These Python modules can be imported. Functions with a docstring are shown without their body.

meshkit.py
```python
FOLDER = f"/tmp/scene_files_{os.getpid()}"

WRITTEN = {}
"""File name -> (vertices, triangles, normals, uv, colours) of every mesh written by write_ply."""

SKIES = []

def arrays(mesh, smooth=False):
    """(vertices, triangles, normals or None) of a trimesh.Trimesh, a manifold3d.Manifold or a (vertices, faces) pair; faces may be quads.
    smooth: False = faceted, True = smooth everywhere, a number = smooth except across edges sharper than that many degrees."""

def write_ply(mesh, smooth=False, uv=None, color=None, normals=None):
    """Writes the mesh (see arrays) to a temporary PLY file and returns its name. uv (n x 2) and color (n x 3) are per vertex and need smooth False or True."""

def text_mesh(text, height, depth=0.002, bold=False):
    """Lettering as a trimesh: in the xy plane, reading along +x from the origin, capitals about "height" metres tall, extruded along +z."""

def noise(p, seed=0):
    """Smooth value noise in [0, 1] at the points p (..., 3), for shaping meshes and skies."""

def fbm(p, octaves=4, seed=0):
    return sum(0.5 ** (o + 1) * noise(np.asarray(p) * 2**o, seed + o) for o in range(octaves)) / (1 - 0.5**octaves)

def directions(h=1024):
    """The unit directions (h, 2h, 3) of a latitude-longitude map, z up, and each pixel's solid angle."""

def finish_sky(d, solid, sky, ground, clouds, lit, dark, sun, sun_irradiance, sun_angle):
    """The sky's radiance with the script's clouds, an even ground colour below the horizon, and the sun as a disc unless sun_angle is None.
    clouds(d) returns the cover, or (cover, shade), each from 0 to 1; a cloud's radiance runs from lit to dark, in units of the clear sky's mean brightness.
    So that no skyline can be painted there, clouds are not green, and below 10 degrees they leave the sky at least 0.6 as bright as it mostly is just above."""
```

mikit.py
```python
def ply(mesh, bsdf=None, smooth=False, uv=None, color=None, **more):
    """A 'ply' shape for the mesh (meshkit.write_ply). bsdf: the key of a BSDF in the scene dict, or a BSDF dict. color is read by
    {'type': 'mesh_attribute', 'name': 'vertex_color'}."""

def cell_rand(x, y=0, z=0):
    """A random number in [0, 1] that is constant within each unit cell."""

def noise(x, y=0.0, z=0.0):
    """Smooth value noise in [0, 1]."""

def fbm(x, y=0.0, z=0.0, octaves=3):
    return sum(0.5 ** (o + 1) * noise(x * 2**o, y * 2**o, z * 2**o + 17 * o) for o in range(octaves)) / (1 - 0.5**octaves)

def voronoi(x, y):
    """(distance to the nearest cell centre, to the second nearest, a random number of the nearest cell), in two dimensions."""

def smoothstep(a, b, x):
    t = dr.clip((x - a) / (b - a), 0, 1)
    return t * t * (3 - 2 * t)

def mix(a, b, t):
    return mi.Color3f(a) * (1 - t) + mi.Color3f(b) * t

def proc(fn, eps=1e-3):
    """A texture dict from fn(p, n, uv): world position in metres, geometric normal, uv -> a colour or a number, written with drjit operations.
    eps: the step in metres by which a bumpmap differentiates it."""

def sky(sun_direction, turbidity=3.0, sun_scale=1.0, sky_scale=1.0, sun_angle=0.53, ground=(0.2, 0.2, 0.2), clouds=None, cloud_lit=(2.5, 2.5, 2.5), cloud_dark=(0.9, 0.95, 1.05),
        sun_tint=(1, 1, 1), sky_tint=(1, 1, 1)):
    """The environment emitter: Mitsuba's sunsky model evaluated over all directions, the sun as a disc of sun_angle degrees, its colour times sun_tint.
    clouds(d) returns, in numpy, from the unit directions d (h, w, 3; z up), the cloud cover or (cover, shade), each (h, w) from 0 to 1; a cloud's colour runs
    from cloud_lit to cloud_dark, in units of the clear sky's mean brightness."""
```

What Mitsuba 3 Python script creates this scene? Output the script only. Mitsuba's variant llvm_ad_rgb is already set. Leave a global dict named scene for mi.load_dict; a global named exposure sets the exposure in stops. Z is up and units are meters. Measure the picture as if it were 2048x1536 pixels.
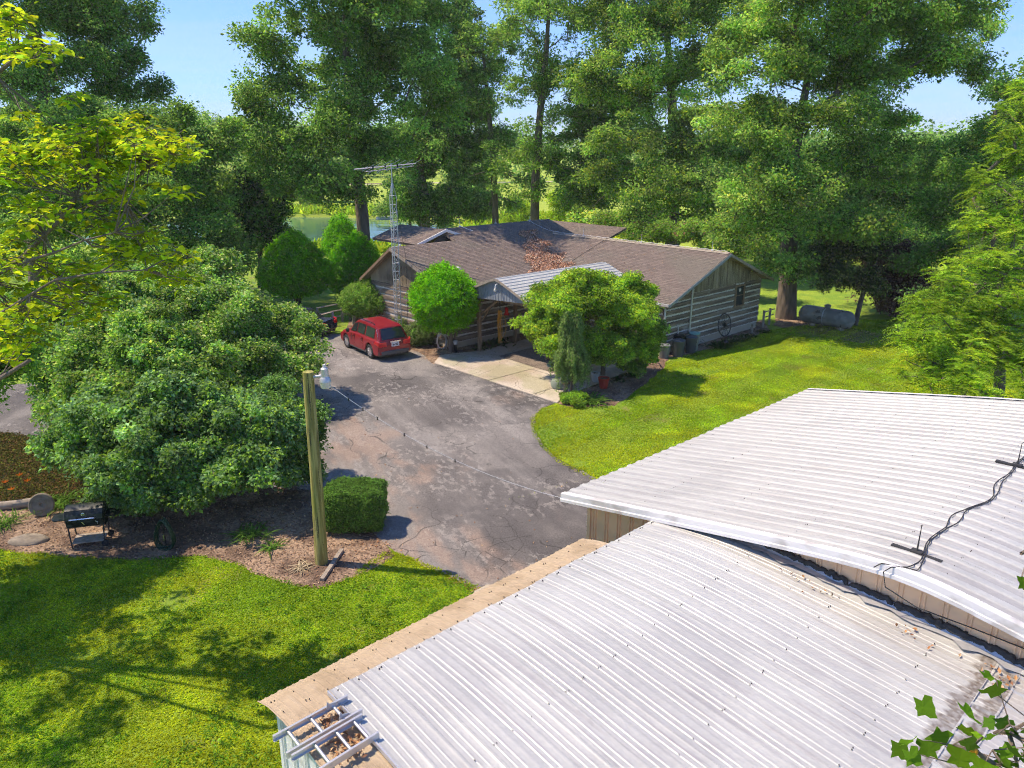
import math
import random

import drjit as dr
import meshkit
import mikit
import mitsuba as mi
import numpy as np
import shapely
import shapely.geometry as sg
import trimesh
from mikit import cell_rand, fbm, mix, noise, proc, smoothstep, voronoi

# ---------------------------------------------------------------- camera, sky, exposure
T = mi.ScalarTransform4f
CAM_H, PITCH, FOCAL = 10.0, math.radians(17.24), 1560.0          # metres, down-tilt, focal length in pixels of the 2048 wide photograph
scene, labels = {}, {}
scene['camera'] = {'type': 'perspective', 'fov': math.degrees(2 * math.atan(1024 / FOCAL)), 'fov_axis': 'x', 'near_clip': 0.1, 'far_clip': 6000.0,
                   'to_world': T().look_at(origin=[0, 0, CAM_H], target=[0, math.cos(PITCH), CAM_H - math.sin(PITCH)], up=[0, 0, 1])}
SUN = np.array([-0.50, 0.09, 0.86])


def cirrus(d):
    p = d / np.maximum(d[..., 2:3], 0.03)
    c = meshkit.fbm(np.stack([p[..., 0] * 0.35, p[..., 1] * 0.9, p[..., 2] * 0], -1), 5, 4)
    return np.clip((c - 0.45) * 0.7, 0, 0.12)


scene['sky'] = mikit.sky(SUN, turbidity=2.2, sun_scale=0.76, sky_scale=1.35, clouds=cirrus, cloud_lit=(1.7, 1.75, 1.85), cloud_dark=(1.3, 1.4, 1.6), sky_tint=(0.50, 0.62, 0.86))
exposure = 2.45

# ---------------------------------------------------------------- survey helpers
CP, SP = math.cos(PITCH), math.sin(PITCH)
AZ = math.radians(47.1)                                           # the house and both sheds share one grid of walls: axes u (away, right) and v (near, right)
AU, AV = np.array([math.sin(AZ), math.cos(AZ), 0]), np.array([math.cos(AZ), -math.sin(AZ), 0])


def sight(x, y):
    a, b = (x - 1024) / FOCAL, (y - 768) / FOCAL
    return np.array([a, CP - b * SP, -SP - b * CP])


def gp(x, y, z=0.0):
    """Survey: the point at height z seen at a pixel of the photograph."""
    d = sight(x, y)
    return np.array([0, 0, CAM_H]) + d * ((z - CAM_H) / d[2])


def at(x, y, depth):
    d = sight(x, y)
    return np.array([0, 0, CAM_H]) + d * (depth / d[1])


def W(u, v, z=0.0):
    return AU * u + AV * v + np.array([0, 0, z])


GRID = np.stack([AU, AV, [0, 0, 1]], 1)                           # columns: u, v, z


def rng_of(seed):
    return np.random.default_rng(seed)


# ---------------------------------------------------------------- meshes
class MB:
    """Collects triangles (and optional colours, uv) of one mesh."""

    def __init__(self):
        self.v, self.f, self.c, self.t, self.n = [], [], [], [], 0

    def add(self, v, f, c=None, t=None):
        v, f = np.asarray(v, float).reshape(-1, 3), np.asarray(f, int)
        if f.shape[1] == 4:
            f = np.vstack([f[:, [0, 1, 2]], f[:, [0, 2, 3]]])
        self.v.append(v)
        self.f.append(f + self.n)
        self.n += len(v)
        if c is not None:
            self.c.append(np.broadcast_to(np.asarray(c, float), (len(v), 3)))
        if t is not None:
            self.t.append(t)
        return self

    def box(self, lo, hi, M=None, o=(0, 0, 0), c=None):
        lo, hi = np.asarray(lo, float), np.asarray(hi, float)
        v = np.array([[(lo, hi)[i][0], (lo, hi)[j][1], (lo, hi)[k][2]] for i in (0, 1) for j in (0, 1) for k in (0, 1)])
        if M is not None:
            v = v @ np.asarray(M).T
        return self.add(v + np.asarray(o), BOXF, c)

    def tube(self, pts, rad, sides=6, c=None, cap=True):
        p = np.asarray(pts, float)
        r = np.broadcast_to(np.asarray(rad, float), (len(p),))
        t = np.gradient(p, axis=0)
        t /= np.linalg.norm(t, axis=1, keepdims=True) + 1e-12
        ref = np.array([0, 0, 1.0]) if abs(t[:, 2]).mean() < 0.75 else np.array([1.0, 0, 0])
        a = np.cross(t, ref)
        a /= np.linalg.norm(a, axis=1, keepdims=True) + 1e-12
        b = np.cross(t, a)
        g = np.arange(sides) * 2 * math.pi / sides
        v = p[:, None] + r[:, None, None] * (np.cos(g)[None, :, None] * a[:, None] + np.sin(g)[None, :, None] * b[:, None])
        i, j = np.meshgrid(np.arange(len(p) - 1), np.arange(sides), indexing='ij')
        q = np.stack([i * sides + j, i * sides + (j + 1) % sides, (i + 1) * sides + (j + 1) % sides, (i + 1) * sides + j], -1).reshape(-1, 4)
        f = np.vstack([q[:, [0, 1, 2]], q[:, [0, 2, 3]]])
        v = v.reshape(-1, 3)
        if cap:
            n = len(v)
            v = np.vstack([v, p[0], p[-1]])
            k = np.arange(sides)
            f = np.vstack([f, np.stack([k * 0 + n, (k + 1) % sides, k], 1), np.stack([k * 0 + n + 1, n - sides + k, n - sides + (k + 1) % sides], 1)])
        return self.add(v, f, c)

    def lathe(self, prof, o=(0, 0, 0), sides=20, M=None, c=None):
        prof = np.asarray(prof, float)
        g = np.arange(sides) * 2 * math.pi / sides
        v = np.stack([prof[:, None, 0] * np.cos(g), prof[:, None, 0] * np.sin(g), np.broadcast_to(prof[:, None, 1], (len(prof), sides))], -1).reshape(-1, 3)
        i, j = np.meshgrid(np.arange(len(prof) - 1), np.arange(sides), indexing='ij')
        q = np.stack([i * sides + j, i * sides + (j + 1) % sides, (i + 1) * sides + (j + 1) % sides, (i + 1) * sides + j], -1).reshape(-1, 4)
        if M is not None:
            v = v @ np.asarray(M).T
        return self.add(v + np.asarray(o), q, c)

    def poly(self, pts, thick, normal=None, c=None):
        """A flat polygon (3D points, in order, planar) as a slab: extruded by thick along its normal (or the given vector)."""
        p = np.asarray(pts, float)
        n = np.cross(p[1] - p[0], p[2] - p[0])
        n = n / np.linalg.norm(n) if normal is None else np.asarray(normal, float)
        k = len(p)
        v = np.vstack([p, p + n * thick])
        f = [[0, i + 1, i] for i in range(1, k - 1)] + [[k, k + i, k + i + 1] for i in range(1, k - 1)]
        for i in range(k):
            j = (i + 1) % k
            f += [[i, j, k + j], [i, k + j, k + i]]
        return self.add(v, f, c)

    def mesh(self):
        return np.vstack(self.v), np.vstack(self.f)


BOXF = np.array([[0, 1, 3], [0, 3, 2], [4, 6, 7], [4, 7, 5], [0, 4, 5], [0, 5, 1], [2, 3, 7], [2, 7, 6], [0, 2, 6], [0, 6, 4], [1, 5, 7], [1, 7, 3]])
used = set()


def fresh(name, parent=None):
    base = name if parent is None else f'{parent}__{name}'
    key, k = base, 0
    while key in used:
        k += 1
        key = f'{base}_{k:03d}'
    used.add(key)
    return key


def note(key, label=None, cat=None, group=None, kind=None):
    d = labels.setdefault(key, {})
    for a, b in (('label', label), ('category', cat), ('group', group), ('kind', kind)):
        if b:
            d[a] = b
    return key


def thing(name, label, cat, group=None):
    return note(fresh(name), label, cat, group)


def obj(name, mesh, mat, parent=None, smooth=False, **kw):
    key = fresh(name, parent)
    uv = col = None
    if isinstance(mesh, MB):
        col = np.vstack(mesh.c) if mesh.c else None
        uv = np.vstack(mesh.t) if mesh.t else None
        mesh = mesh.mesh()
    scene[key] = mikit.ply(mesh, mat, smooth=smooth, uv=uv, color=col)
    if kw:
        note(key, **kw)
    return key


def flat(pts, z):
    """A horizontal polygon (list of xy) as a sheet."""
    v, f = trimesh.creation.triangulate_polygon(sg.Polygon(pts).buffer(0), engine='earcut')
    return np.column_stack([v, np.full(len(v), z)]), f


def wavy(pts, amp, step, seed):
    """The outline with small irregularities."""
    r = rng_of(seed)
    p = np.asarray(pts, float)[:, :2]
    out = []
    for a, b in zip(p, np.roll(p, -1, 0)):
        n = max(1, int(np.linalg.norm(b - a) / step))
        for k in range(n):
            q = a + (b - a) * k / n
            out.append(q + (r.normal(size=2) * amp if k else 0))
    return np.array(out)


# ---------------------------------------------------------------- materials
def two(b):
    return {'type': 'twosided', 'bsdf': b}


def prin(color, rough=0.6, **kw):
    col = color if isinstance(color, dict) else {'type': 'rgb', 'value': list(color)}
    return {'type': 'principled', 'base_color': col, 'roughness': rough, **kw}


def bump(b, fn, scale=1.0, eps=2e-3):
    return {'type': 'bumpmap', 'arbitrary': {**proc(fn, eps)}, 'scale': scale, 'bsdf': b}


def mat(name, bsdf):
    scene['mat_' + name] = two(bsdf)
    return 'mat_' + name


VC = {'type': 'mesh_attribute', 'name': 'vertex_color'}
M = {}
scene['mat_leaf'] = {'type': 'principledthin', 'base_color': VC, 'roughness': 0.32, 'diff_trans': 1.25, 'eta': 1.45, 'spec_trans': 0.0}
scene['mat_grass_blade'] = {'type': 'principledthin', 'base_color': VC, 'roughness': 0.6, 'diff_trans': 1.0, 'eta': 1.4, 'spec_trans': 0.0}
M['leaf'], M['blade'] = 'mat_leaf', 'mat_grass_blade'
M['paint'] = mat('paint', prin(VC, 0.45))
M['matte'] = mat('matte', prin(VC, 0.85))


def lawn_fn(p, n, uv):
    big = fbm(p.x * 0.35, p.y * 0.35, 3.0, 3)
    mid = fbm(p.x * 2.2, p.y * 2.2, 7.0, 3)
    fine = noise(p.x * 28, p.y * 28, 1.0)
    c = mix((0.115, 0.205, 0.012), (0.195, 0.275, 0.016), smoothstep(0.3, 0.7, big * 0.5 + mid * 0.5))
    c = c * (0.72 + 0.56 * fine)
    bare = smoothstep(0.70, 0.80, fbm(p.x * 0.9 + 11, p.y * 0.9, 2.0, 4))
    c = mix(c, (0.16, 0.11, 0.05), bare * 0.5)
    far = smoothstep(70.0, 80.0, p.y)
    return mix(c, mix((0.19, 0.28, 0.022), (0.28, 0.33, 0.03), mid), far)


M['lawn'] = mat('lawn', prin(proc(lawn_fn), 0.9))


CLAY = [(*gp(x, y)[:2], s) for x, y, s in ((700, 900, 2.2), (820, 945, 1.4), (760, 1010, 2.0), (730, 870, 1.8), (930, 1180, 2.0), (1010, 1165, 1.5), (850, 700, 2.0), (660, 860, 2.2), (880, 1110, 2.2))]


def asphalt_fn(p, n, uv):
    # the drive runs from the garage towards the house: wear is drawn out along it
    al, ac = p.x * -0.42 + p.y * 0.91, p.x * 0.91 + p.y * 0.42
    big = fbm(p.x * 0.5, p.y * 0.5, 1.0, 4)
    stre = fbm(al * 0.22, ac * 1.3, 5.0, 4)
    fine = noise(p.x * 40, p.y * 40, 2.0)
    scr = fbm(al * 5.0, ac * 9.0, 9.0, 4)
    c = mix((0.098, 0.089, 0.086), (0.195, 0.178, 0.166), smoothstep(0.33, 0.68, 0.5 * big + 0.5 * stre))
    c = mix(c, (0.062, 0.057, 0.058), smoothstep(0.55, 0.66, fbm(p.x * 0.4 + 3, p.y * 0.4 + 8, 2.0, 4)) * 0.6)
    c = mix(c, (0.30, 0.275, 0.255), smoothstep(0.54, 0.68, scr) * smoothstep(0.36, 0.60, fbm(p.x * 0.7 + 7, p.y * 0.7, 4.0, 3)) * 0.5)
    c = mix(c, (0.27, 0.25, 0.235), smoothstep(0.52, 0.78, fbm(al * 0.25, ac * 1.8 + 5, 3.0, 5)) * 0.4)
    # red clay washed over the asphalt
    clay = mi.Float(0)
    for x, y, s in CLAY:
        clay = dr.maximum(clay, 1 - ((p.x - x) * (p.x - x) + (p.y - y) * (p.y - y)) / (s * s))
    clay = dr.maximum(clay, 0) * 0.9 + smoothstep(0.56, 0.76, fbm(p.x * 0.55 + 31, p.y * 0.5 + 3, 8.0, 4)) * 0.4
    c = mix(c, (0.31, 0.215, 0.16), smoothstep(0.18, 0.85, clay * (2.2 * fbm(al * 0.9, ac * 2.6, 6.0, 5) - 0.45)) * 0.5)
    wx, wy = 0.5 * noise(p.x * 1.5, p.y * 1.5), 0.5 * noise(p.x * 1.5, p.y * 1.5 + 9)
    a, b, w = voronoi(p.x * 0.42 + wx, p.y * 0.42 + wy)
    crack = (1 - smoothstep(0.006, 0.018, b - a)) * smoothstep(0.35, 0.5, noise(p.x * 0.8, p.y * 0.8, 6.0))
    a, b, w = voronoi(p.x * 1.6 + wx, p.y * 1.6 + wy)
    crack = dr.maximum(crack, (1 - smoothstep(0.01, 0.04, b - a)) * smoothstep(0.74, 0.84, noise(p.x * 0.5 + 4, p.y * 0.5, 2.0)))
    c = mix(c, (0.035, 0.032, 0.03), crack * 0.75)
    return c * (0.75 + 0.5 * fine)


M['asphalt'] = mat('asphalt', bump(prin(proc(asphalt_fn), 0.8), lambda p, n, uv: fbm(p.x * 30, p.y * 30, 1.0, 2) * 0.012, 1.0, 6e-3))


def concrete_fn(p, n, uv):
    big = fbm(p.x * 0.6, p.y * 0.6, 1.0, 4)
    fine = noise(p.x * 35, p.y * 35, 2.0)
    c = mix((0.34, 0.275, 0.205), (0.46, 0.40, 0.33), smoothstep(0.35, 0.65, big))
    c = mix(c, (0.27, 0.26, 0.14), smoothstep(0.55, 0.7, fbm(p.x * 0.8 + 5, p.y * 0.5, 4.0, 4)) * 0.5)
    a, b, w = voronoi(p.x * 0.5 + 0.6 * noise(p.x * 1.2, p.y * 1.2), p.y * 0.5 + 0.6 * noise(p.x * 1.2, p.y * 1.2 + 9))
    c = mix(c, (0.14, 0.11, 0.09), (1 - smoothstep(0.006, 0.02, b - a)) * 0.7)
    return c * (0.86 + 0.28 * fine)


M['concrete'] = mat('concrete', prin(proc(concrete_fn), 0.85))
M['foundation'] = mat('foundation', prin(proc(lambda p, n, uv: mix((0.36, 0.30, 0.21), (0.50, 0.44, 0.34), fbm(p.x * 2, p.y * 2, p.z * 3, 4))), 0.9))


def soil_fn(p, n, uv):
    a = fbm(p.x * 1.3, p.y * 1.3, 2.0, 4)
    b = noise(p.x * 26, p.y * 26, 3.0)
    c = mix((0.125, 0.08, 0.055), (0.27, 0.185, 0.125), smoothstep(0.35, 0.65, a))
    return c * (0.6 + 0.8 * b)


M['soil'] = mat('soil', bump(prin(proc(soil_fn), 0.95), lambda p, n, uv: fbm(p.x * 16, p.y * 16, 1.0, 3) * 0.05, 1.0, 8e-3))
M['gravel'] = mat('gravel', bump(prin(proc(lambda p, n, uv: mix((0.07, 0.055, 0.045), (0.24, 0.19, 0.15), noise(p.x * 30, p.y * 30, 1.0) * 0.7 + 0.3 * noise(p.x * 3, p.y * 3, 2.0))), 0.9),
                                 lambda p, n, uv: noise(p.x * 28, p.y * 28, 1.0) * 0.02, 1.0, 8e-3))
M['water'] = mat('water', bump(prin((0.035, 0.085, 0.062), 0.06, specular=0.6), lambda p, n, uv: fbm(p.x * 0.7, p.y * 1.6, 1.0, 3) * 0.035, 1.0, 5e-2))


def shingle_fn(p, n, uv):
    row = dr.floor(uv.y)
    tab = uv.x / 0.30 + 0.5 * row + 0.2 * cell_rand(row)
    r = cell_rand(dr.floor(tab), row, 3)
    g = noise(p.x * 45, p.y * 45, p.z * 45)
    big = fbm(p.x * 0.4, p.y * 0.4, p.z, 3)
    c = mix((0.138, 0.108, 0.093), (0.190, 0.148, 0.128), r)
    c = mix(c, (0.155, 0.14, 0.115), smoothstep(0.45, 0.7, big) * 0.6)
    c = mix(c, (0.33, 0.29, 0.26), smoothstep(0.80, 0.86, fbm(p.x * 1.7, p.y * 1.7, p.z * 1.7, 3)) * 0.6)
    slot = 1 - smoothstep(0.02, 0.05, dr.abs(tab - dr.floor(tab) - 0.5) * -1 + 0.5)
    return c * (0.75 + 0.5 * g) * (1 - 0.45 * slot)


M['shingle'] = mat('shingle', prin(proc(shingle_fn), 0.92))


def log_fn(tone):
    def fn(p, n, uv):
        along = p.x * 0.7 + p.y * 0.7
        a = fbm(along * 0.9, p.z * 26.0, 1.0, 4)
        b = fbm(p.x * 1.1, p.y * 1.1, p.z * 3.0, 4)
        c = mix([0.38 * t for t in tone], tone, smoothstep(0.3, 0.7, 0.6 * a + 0.4 * b))
        return mix(c, (0.42, 0.40, 0.37), smoothstep(0.62, 0.75, b) * 0.35)
    return fn


LOGS = [mat(f'log_{k}', bump(prin(proc(log_fn(t)), 0.9), lambda p, n, uv: fbm((p.x + p.y) * 0.8, p.z * 30, 1.0, 3) * 0.012, 1.0, 4e-3))
        for k, t in enumerate([(0.285, 0.215, 0.155), (0.245, 0.19, 0.145)])]
M['chink'] = mat('chink', prin(proc(lambda p, n, uv: mix((0.50, 0.46, 0.40), (0.68, 0.65, 0.60), fbm(p.x * 1.4, p.y * 1.4, p.z * 6, 4))), 0.9))


def board_fn(p, n, uv):
    s = p.x * 0.9 + p.y * 0.8
    a = fbm(s * 30, p.z * 1.2, 2.0, 4)
    b = fbm(s * 5, p.z * 0.8, 5.0, 3)
    c = mix((0.12, 0.095, 0.06), (0.36, 0.29, 0.195), smoothstep(0.3, 0.7, 0.55 * a + 0.45 * b))
    return c


M['board'] = mat('board', prin(proc(board_fn), 0.9))
M['board_grey'] = mat('board_grey', prin(proc(lambda p, n, uv: board_fn(p, n, uv) * mi.Color3f(0.80, 0.78, 0.86)), 0.9))
M['timber'] = mat('timber', prin(proc(lambda p, n, uv: mix((0.13, 0.085, 0.05), (0.34, 0.225, 0.13), fbm(p.x * 14, p.y * 14, p.z * 1.5, 4))), 0.85))
M['old_timber'] = mat('old_timber', prin(proc(lambda p, n, uv: mix((0.16, 0.13, 0.10), (0.42, 0.36, 0.29), fbm(p.x * 11, p.y * 11, p.z * 5, 4))), 0.9))


def white_metal_fn(p, n, uv):
    a = fbm(p.x * 0.8, p.y * 0.8, 1.0, 4)
    b = noise(p.x * 22, p.y * 22, 3.0)
    c = mix((0.42, 0.42, 0.405), (0.37, 0.37, 0.36), smoothstep(0.48, 0.72, a))
    uu, vv = p.x * float(AU[0]) + p.y * float(AU[1]), p.x * float(AV[0]) + p.y * float(AV[1])
    # greyer tone in the pans between the ribs, patchy along each pan
    q = (uu - 10.55) / 0.305
    q = q - dr.floor(q)
    pan = smoothstep(0.20, 0.27, q) * (1 - smoothstep(0.73, 0.80, q))
    film = 0.45 + 0.9 * fbm(uu * 3.3, vv * 0.7, 4.0, 4)
    c = mix(c, (0.245, 0.24, 0.245), pan * dr.clip(film - 0.35, 0, 1) * 0.75)
    st = fbm(uu * 9, vv * 0.8, 4.0, 3)
    c = mix(c, (0.30, 0.29, 0.285), smoothstep(0.58, 0.76, st) * 0.4)
    return c * (0.95 + 0.1 * b)


M['white_roof'] = mat('white_roof', prin(proc(white_metal_fn), 0.42, specular=0.55))


def galv_fn(p, n, uv):
    uu, vv = p.x * float(AU[0]) + p.y * float(AU[1]), p.x * float(AV[0]) + p.y * float(AV[1])
    a = fbm(p.x * 0.9, p.y * 0.9, 1.0, 4)
    c = mix((0.525, 0.52, 0.485), (0.465, 0.46, 0.435), smoothstep(0.40, 0.68, a))
    st = fbm(uu * 12, vv * 0.9, 4.0, 4)
    c = mix(c, (0.36, 0.34, 0.33), smoothstep(0.60, 0.76, st) * 0.5)
    # settled dirt with a ragged upper edge above the two lap joints
    for v0 in (-2.05, -1.78):
        reach = 0.16 * noise(uu * 16, 3.0) + 0.14 * noise(uu * 5, 8.0)
        dirt = smoothstep(v0 - 0.05 - reach, v0 - 0.01 - reach * 0.75, vv) * (1 - smoothstep(v0, v0 + 0.01, vv))
        c = mix(c, (0.13, 0.095, 0.07), dirt * (0.35 + 0.55 * noise(uu * 30, vv * 30)))
    c = mix(c, (0.40, 0.385, 0.38), smoothstep(-1.79, -1.76, vv) * 0.55)
    return c * (0.96 + 0.08 * noise(p.x * 25, p.y * 25, 3.0))


M['galv_roof'] = mat('galv_roof', prin(proc(galv_fn), 0.38, metallic=0.25, specular=0.5))
M['tan_roof'] = mat('tan_roof', prin(proc(lambda p, n, uv: mix((0.41, 0.315, 0.205), (0.33, 0.245, 0.15), smoothstep(0.4, 0.75, fbm(p.x * 2.5, p.y * 2.5, 1.0, 4))) * (0.93 + 0.14 * noise(p.x * 25, p.y * 25))), 0.5))
M['tan_wall'] = mat('tan_wall', prin(proc(lambda p, n, uv: mix((0.74, 0.49, 0.30), (0.60, 0.415, 0.27), smoothstep(0.35, 0.7, fbm(p.x * 1.2, p.y * 1.2, p.z * 2, 4)))), 0.5))
M['grey_metal'] = mat('grey_metal', prin(proc(lambda p, n, uv: mix((0.20, 0.225, 0.255), (0.28, 0.305, 0.33), fbm(p.x * 6, p.y * 6, p.z * 1.5, 4))), 0.5))
M['trim_white'] = mat('trim_white', prin(proc(lambda p, n, uv: mix((0.66, 0.65, 0.65), (0.45, 0.43, 0.41), smoothstep(0.5, 0.75, fbm(p.x * 3, p.y * 3, p.z * 3, 4)))), 0.45))
M['carport_roof'] = mat('carport_roof', prin(proc(lambda p, n, uv: mix((0.50, 0.50, 0.48), (0.42, 0.42, 0.41), fbm(p.x * 1.5, p.y * 1.5, 2.0, 4))), 0.42))
M['tar'] = mat('tar', prin(proc(lambda p, n, uv: mix((0.012, 0.012, 0.013), (0.06, 0.055, 0.05), fbm(p.x * 9, p.y * 9, p.z * 9, 3))), 0.7))
M['zinc'] = mat('zinc', prin((0.55, 0.56, 0.58), 0.45, metallic=0.6))
M['alu'] = mat('alu', prin((0.68, 0.66, 0.65), 0.38, metallic=0.75))
M['dark_steel'] = mat('dark_steel', prin((0.055, 0.052, 0.05), 0.6, metallic=0.3))
M['black'] = mat('black', prin((0.012, 0.013, 0.014), 0.35))
M['bark'] = mat('bark', bump(prin(proc(lambda p, n, uv: mix((0.07, 0.052, 0.04), (0.235, 0.185, 0.145), fbm((p.x + p.y * 0.3) * 9, (p.y - p.x * 0.3) * 9, p.z * 1.8, 4))), 0.95),
                             lambda p, n, uv: fbm(p.x * 9, p.y * 9, p.z * 1.6, 3) * 0.10, 1.0, 8e-3))


def pole_fn(p, n, uv):
    a = fbm(p.x * 22, p.y * 22, p.z * 1.3, 4)
    c = mix((0.20, 0.18, 0.045), (0.40, 0.36, 0.12), smoothstep(0.3, 0.7, a))
    c = mix(c, (0.20, 0.22, 0.03), smoothstep(0.45, 0.7, fbm(p.x * 6, p.y * 6, p.z * 0.6, 3)) * 0.6)
    c = mix(c, (0.035, 0.028, 0.02), smoothstep(0.66, 0.72, fbm(p.x * 34, p.y * 34, p.z * 0.9, 3)) * 0.8)
    return c


M['pole'] = mat('pole', prin(proc(pole_fn), 0.85))


def tank_fn(p, n, uv):
    a = fbm(p.x * 2.5, p.y * 2.5, p.z * 2.5, 4)
    c = mix((0.19, 0.18, 0.155), (0.28, 0.265, 0.23), smoothstep(0.35, 0.65, a))
    return mix(c, (0.045, 0.043, 0.04), smoothstep(0.56, 0.64, fbm(p.x * 5, p.y * 5, p.z * 5 + 3, 4)) * smoothstep(0.45, 0.6, noise(p.x * 1.4, p.y * 1.4, p.z * 1.4)) * 0.85)


M['tank'] = mat('tank', prin(proc(tank_fn), 0.6))
M['stone'] = mat('stone', prin(proc(lambda p, n, uv: mix((0.13, 0.105, 0.08), (0.32, 0.27, 0.21), fbm(p.x * 7, p.y * 7, p.z * 7, 4))), 0.9))
M['car_red'] = mat('car_red', prin((0.25, 0.008, 0.016), 0.28, metallic=0.25, clearcoat=1.0, clearcoat_gloss=0.92))
M['car_blue'] = mat('car_blue', prin((0.02, 0.025, 0.045), 0.3, metallic=0.2, clearcoat=1.0, clearcoat_gloss=0.92))
M['car_glass'] = mat('car_glass', prin((0.018, 0.022, 0.024), 0.06, specular=0.7))
M['lamp_red'] = mat('lamp_red', prin((0.75, 0.02, 0.02), 0.12, clearcoat=1.0))
M['chrome'] = mat('chrome', prin((0.75, 0.75, 0.76), 0.16, metallic=1.0))
M['rubber'] = mat('rubber', prin((0.018, 0.018, 0.018), 0.8))
M['cladding'] = mat('cladding', prin((0.10, 0.095, 0.095), 0.55))
M['grill_black'] = mat('grill_black', prin(proc(lambda p, n, uv: mix((0.010, 0.013, 0.013), (0.05, 0.055, 0.05), smoothstep(0.5, 0.8, fbm(p.x * 9, p.y * 9, p.z * 9, 4)))), 0.35))
M['bin'] = mat('bin', prin((0.055, 0.065, 0.075), 0.5))
M['litter'] = M['matte']
M['window'] = mat('window', prin((0.03, 0.035, 0.035), 0.12, specular=0.3))
scene['mat_globe'] = {'type': 'thindielectric', 'int_ior': 1.49}
M['globe'] = mat('globe', prin((0.66, 0.62, 0.50), 0.3))
del scene['mat_globe']
M['globe'] = mat('globe', prin((0.66, 0.62, 0.50), 0.3))
# ---------------------------------------------------------------- ground, pond, drive, beds
pond_px = [(430, 505), (520, 502), (600, 497), (680, 496), (760, 492), (860, 486), (905, 470), (880, 440), (800, 433), (700, 430), (560, 428), (430, 432), (300, 440), (200, 452), (120, 480), (250, 500)]
pond = sg.Polygon(wavy([gp(*q)[:2] for q in pond_px], 0.35, 2.5, 5)).buffer(0)
bank = pond.buffer(-1.2)
rect = sg.Polygon([(-900, -120), (900, -120), (900, 1900), (-900, 1900)])
gv, gf = trimesh.creation.triangulate_polygon(rect.difference(pond), engine='earcut')
ground = MB().add(np.column_stack([gv, np.zeros(len(gv))]), gf)
ring = np.array(pond.exterior.coords)[:-1]
cen = np.array(pond.centroid.coords[0])
inner = ring + (cen - ring) / np.linalg.norm(cen - ring, axis=1, keepdims=True) * 1.3
n = len(ring)
k = np.arange(n)
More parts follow.
